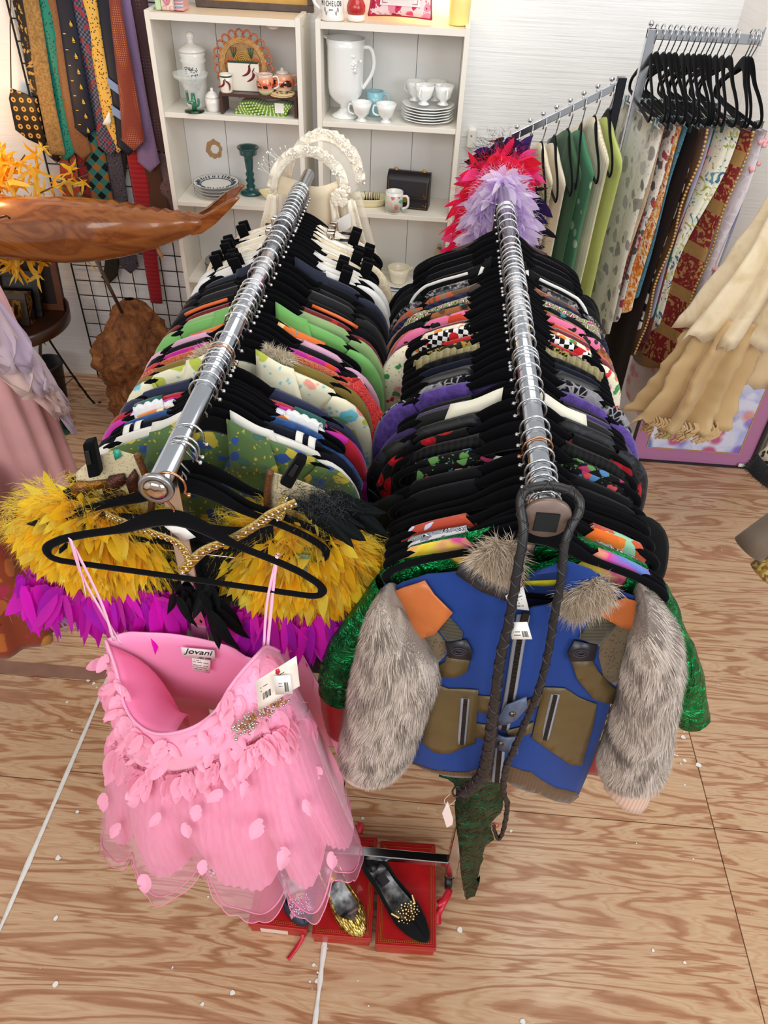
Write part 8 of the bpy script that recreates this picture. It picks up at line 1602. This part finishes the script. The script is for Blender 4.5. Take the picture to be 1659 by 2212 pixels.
sleeve_cone('gold sequinned sleeve below the taupe satin one', 'dress', 'dress', (1.20, 1.57, 0.9), (1.045, 1.56, 0.62), 0.045, 0.055, fab('sequin', ['#b9973e', '#8a6a2a', '#d8c07a'], 0.8, 0.35))
# ---------------------------------------------------------------- far rail ends: veils, clip hangers and boas
IV = fab('lace', ['#e2d6bf', '#f2eadb'], 1.0); IVS = sheer('ivory tulle', '#efe6d6', 0.42); PEARL = solid('#f2eee6', 0.2, coat=0.5, name='pearl')
vl = thing('bridal_veil', 'ivory lace bridal veil with pearl crown over the far left rail end', 'veil', (-0.355, 2.2, ZR)); 
def arc(cx, cz, rx, rz, y, n=26, a0=0.1, a1=3.04): return [Vector((cx + rx * math.cos(lerp(a1, a0, i/(n-1))), y, cz + rz * math.sin(lerp(a1, a0, i/(n-1))))) for i in range(n)]
A1 = arc(0.0, -0.06, 0.105, 0.125, -0.02); A2 = arc(0.035, -0.05, 0.105, 0.14, 0.05)
for A, r in ((A1, 0.013), (A2, 0.011)):
    MB().tube(A, [r * (0.7 + 0.35 * abs(math.sin(i * 1.7))) for i in range(len(A))], 9).obj('lace_band', IV, vl); AA = spline(A, 5); MB().grid(lambda u, v: AA[int(u * (len(AA) - 1))] + (AA[int(u * (len(AA) - 1))] - Vector((0.0, 0, -0.05))).normalized() * ((v - 0.4) * 0.03) + Vector((0, 0.009 * math.sin(u * 71 + 3 * math.sin(u * 19)) * v - 0.012 * (1 - v), 0)), 126, 6).obj('lace_ruffle', IV, vl, solid=0.001)
MB().grid(lambda u, v: A1[int(u * 25)].lerp(A2[int(u * 25)], v) + Vector((0, 0, -0.01 * math.sin(PI * v))), 26, 5).obj('crown_cloth', IVS, vl)
b = MB(); q = random.Random(12)
for i in range(230):
    A = A2 if i % 2 else A1; k = q.randrange(8, 26); p = A[k] + Vector((q.gauss(0, 0.007), -0.012 + q.gauss(0, 0.005), 0.008 + q.gauss(0, 0.006))); b.ball(p, q.uniform(0.0022, 0.004), 6, 4)
o = b.obj('pearls', PEARL, vl); o['kind'] = 'stuff'
b = MB()
for i in range(14):
    p = A1[q.randrange(2, 9)]; e = p + Vector((-q.uniform(0.01, 0.05), q.gauss(0, 0.01), q.uniform(0.0, 0.05))); b.tube([p, e], 0.0004, 4).ball(e, 0.0022, 6, 4)
b.obj('pearl_sprays', PEARL, vl)
def fall(side, w_, L, y0, par, mat, nm, ph=0.0, x0=0.1, flare=0.12):
    MB().grid(lambda u, v: Vector((side * (x0 + (u - 0.5) * w_ * (0.5 + v) + flare * v + 0.012 * math.sin(u * 14 + ph) * (0.3 + v)), y0 + 0.02 * math.sin(u * 11 + ph) * (0.3 + v), -0.05 - L * v - 0.02 * (1 - abs(u*2-1)) * v)), 22, 20).obj(nm, mat, par, solid=0.0012)
fall(1, 0.10, 0.55, -0.03, vl, IVS, 'tulle_fall', 0.4); fall(1, 0.05, 0.5, -0.045, vl, IV, 'lace_edge', 1.0, 0.12, 0.11); fall(1, 0.17, 0.8, 0.03, vl, IVS, 'tulle_fall', 2.0, 0.1, 0.16); fall(-1, 0.09, 0.28, -0.03, vl, IVS, 'tulle_fall', 0.9, 0.09, 0.03); fall(-1, 0.05, 0.22, -0.04, vl, IV, 'lace_edge', 0.2, 0.1, 0.03); fall(1, 0.03, 0.34, -0.05, vl, IV, 'lace_edge', 0.3, 0.07, 0.05)
MB().grid(lambda u, v: Vector((-0.10 + 0.2 * u, -0.03 + 0.02 * math.sin(u * 7), 0.0 - 0.30 * v - 0.02 * math.sin(u * PI))), 16, 10).obj('lining', fab('plain', ['#e6d5b8'], 1), vl, solid=0.001)
MB().prism([(0.085, -0.075, -0.10), (0.125, -0.075, -0.075), (0.128, -0.075, -0.115), (0.095, -0.075, -0.14)], (0, 0.001, 0)).obj('price_tag', WHITE, vl, flat=True)
b = MB()
for i in range(46):
    a = q.uniform(0, 6.28); r = 0.022 * math.sqrt(q.random()); b.ball((0.092 + r * math.cos(a), -0.055, -0.045 + r * math.sin(a)), 0.008, 6, 4, sq=(1, 0.5, 1))
b.obj('silk_flower', solid('#efe4cf', 0.6, name='ivory petals'), vl)
ls = thing('lace_dress', 'ivory lace dress hanging behind the white skirts on the left rail', 'dress', (-0.355, 2.0, ZR)); 
MB().grid(lambda u, v: Vector((lerp(-0.2, 0.24, u) + 0.10 * v * (u), 0.02 * math.sin(u * 17) * (0.4 + v), -0.2 - 0.85 * v + 0.1 * math.sin(PI * u) * (1 - v))), 30, 20).obj('skirt', IV, ls, solid=0.0015)
SM = solid('#c2b5aa', 0.12, 0.95, name='bright clip'); 
def clip_hanger(label, y, rz):
    t = thing('clip_hanger', label, 'hanger', (rail_x('L', y), y, ZR), rz, 'wire clip hangers on the left rail'); h_ = MB().tube(hook_path(1), 0.0017, 6); h_.obj('hook', STEEL, t); MB().tube([(0, 0, -0.066), (0, 0, -0.10), (-0.09, 0, -0.10), (0.12, 0, -0.10)], 0.0018, 6).obj('crossbar', solid('#55524f', 0.4, 0.8), t)
    for x in (-0.075, 0.09):
        c_ = MB().box((x - 0.011, -0.013, -0.112), (x + 0.011, -0.007, -0.075)).box((x - 0.011, 0.007, -0.112), (x + 0.011, 0.013, -0.075)).obj('clip', SM, t, flat=True, bevel=0.004); MB().tube([(x, -0.016, -0.092), (x, 0.016, -0.092)], 0.006, 8).obj('spring', SM, c_)
        MB().prism([(x - 0.013, -0.016, -0.108), (x + 0.013, -0.016, -0.108), (x + 0.015, -0.004, -0.16), (x - 0.015, -0.004, -0.16)], (0, 0.01, 0)).obj('jaw', solid('#2a1a16', 0.3, name='dark jaw'), c_, flat=True, bevel=0.001)
    for s in (-1, 1): MB().tube([(s * 0.115 if s > 0 else -0.09, 0, -0.10), (0.14 if s > 0 else -0.105, 0, -0.10)], 0.004, 6).obj('rubber_tip', BLACKPL, t)
clip_hanger('bare wire clip hanger nearest the clothes on left rail', 1.98, 0.05); clip_hanger('bare wire clip hanger in front of the ivory veil', 2.05, -0.12)
for i, yp in enumerate((463, 445)):
    y = pxy('L', yp); h_ = make_hanger('wire_hanger' if False else 'velvet_hanger', 'black velvet hanger, %s of two bare ones before the ivory veil' % ('nearer', 'farther')[i], 1) if i == 0 else copy_thing(h0, 'black velvet hanger, %s of two bare ones before the ivory veil' % ('nearer', 'farther')[i], (0, 0, 0))
    if i == 0: h0 = h_
    h_.location = (rail_x('L', y), y, ZR - 0.0); h_.rotation_euler = (0, 0, R.gauss(0, 0.04)); h_['group'] = 'hangers on the left rail'
def boa(label, P, cols, n, ln, rad, sd, cat='boa'):
    q = random.Random(sd); t = thing('feather_boa', label, cat, tuple(P[0])); o0 = Vector(P[0]); Q = [p - o0 for p in spline(P, 10)]; MB().tube(Q, 0.006, 6).obj('cord', solid(cols[0], 0.8), t); b = MB(); L = [lin(c) for c in cols]
    for i in range(n):
        p = Q[q.randrange(len(Q))]; d = Vector((q.gauss(0, 1), q.gauss(-0.4, 0.8), q.gauss(-0.15, 0.8))).normalized(); add_feather(b, p + d * rad * q.random(), d + Vector((0, 0, -0.3)), ln * q.uniform(0.6, 1.2), q.choice(L), q.uniform(0.25, 0.5), q)
    for i in range(n * 8):
        p = Q[q.randrange(len(Q))]; d = Vector((q.gauss(0, 1), q.gauss(-0.4, 0.8), q.gauss(0, 0.8))).normalized(); fur_tuft(b, p + d * (rad + ln * 0.6 * q.random()), 1, 0.03, d, 0.8, 0.0004, L, q)
    o = b.obj('plumes', FEATHER, t); o['kind'] = 'stuff'; return t
V_ = lambda *a: Vector(a)
boa('pink and red feather boa looped over the far right rail end', [V_(0.095, 2.24, 1.15), V_(0.10, 2.24, 1.36), V_(0.13, 2.25, 1.45), V_(0.18, 2.26, 1.50), V_(0.23, 2.26, 1.49), V_(0.26, 2.27, 1.46)], ['#ff2a7a', '#ff4f9a', '#e8203a', '#ff2a5c'], 260, 0.065, 0.014, 1)
boa('lilac feather boa in front of the pink boa on the right rail', [V_(0.13, 2.17, 1.12), V_(0.135, 2.17, 1.33), V_(0.16, 2.18, 1.42), V_(0.195, 2.185, 1.465), V_(0.23, 2.18, 1.42), V_(0.26, 2.17, 1.33), V_(0.265, 2.17, 1.14)], ['#ead6f8', '#f2e4fb', '#faf0fd', '#dcc4f0'], 520, 0.065, 0.018, 2)
boa('black and purple feather boa behind the pink boa', [V_(0.13, 2.31, 1.47), V_(0.18, 2.31, 1.53), V_(0.25, 2.31, 1.48), V_(0.295, 2.26, 1.38), V_(0.305, 2.25, 1.24)], ['#120c1a', '#2c1650', '#0c0a10', '#3a1c6c', '#0c0a10'], 150, 0.065, 0.014, 3)
h_ = copy_thing(h0, 'black velvet hanger standing bare in front of the lilac boa', (rail_x('R', 1.99), 1.99, ZR), 0.02, 'hangers on the right rail')
for i, yp in enumerate((449, 438)):
    y = pxy('R', yp); copy_thing(h0, ('black velvet hanger next behind the bare one before the lilac boa', 'black velvet hanger tucked under the lilac boa')[i], (rail_x('R', y), y, ZR), 0.0, 'hangers on the right rail')
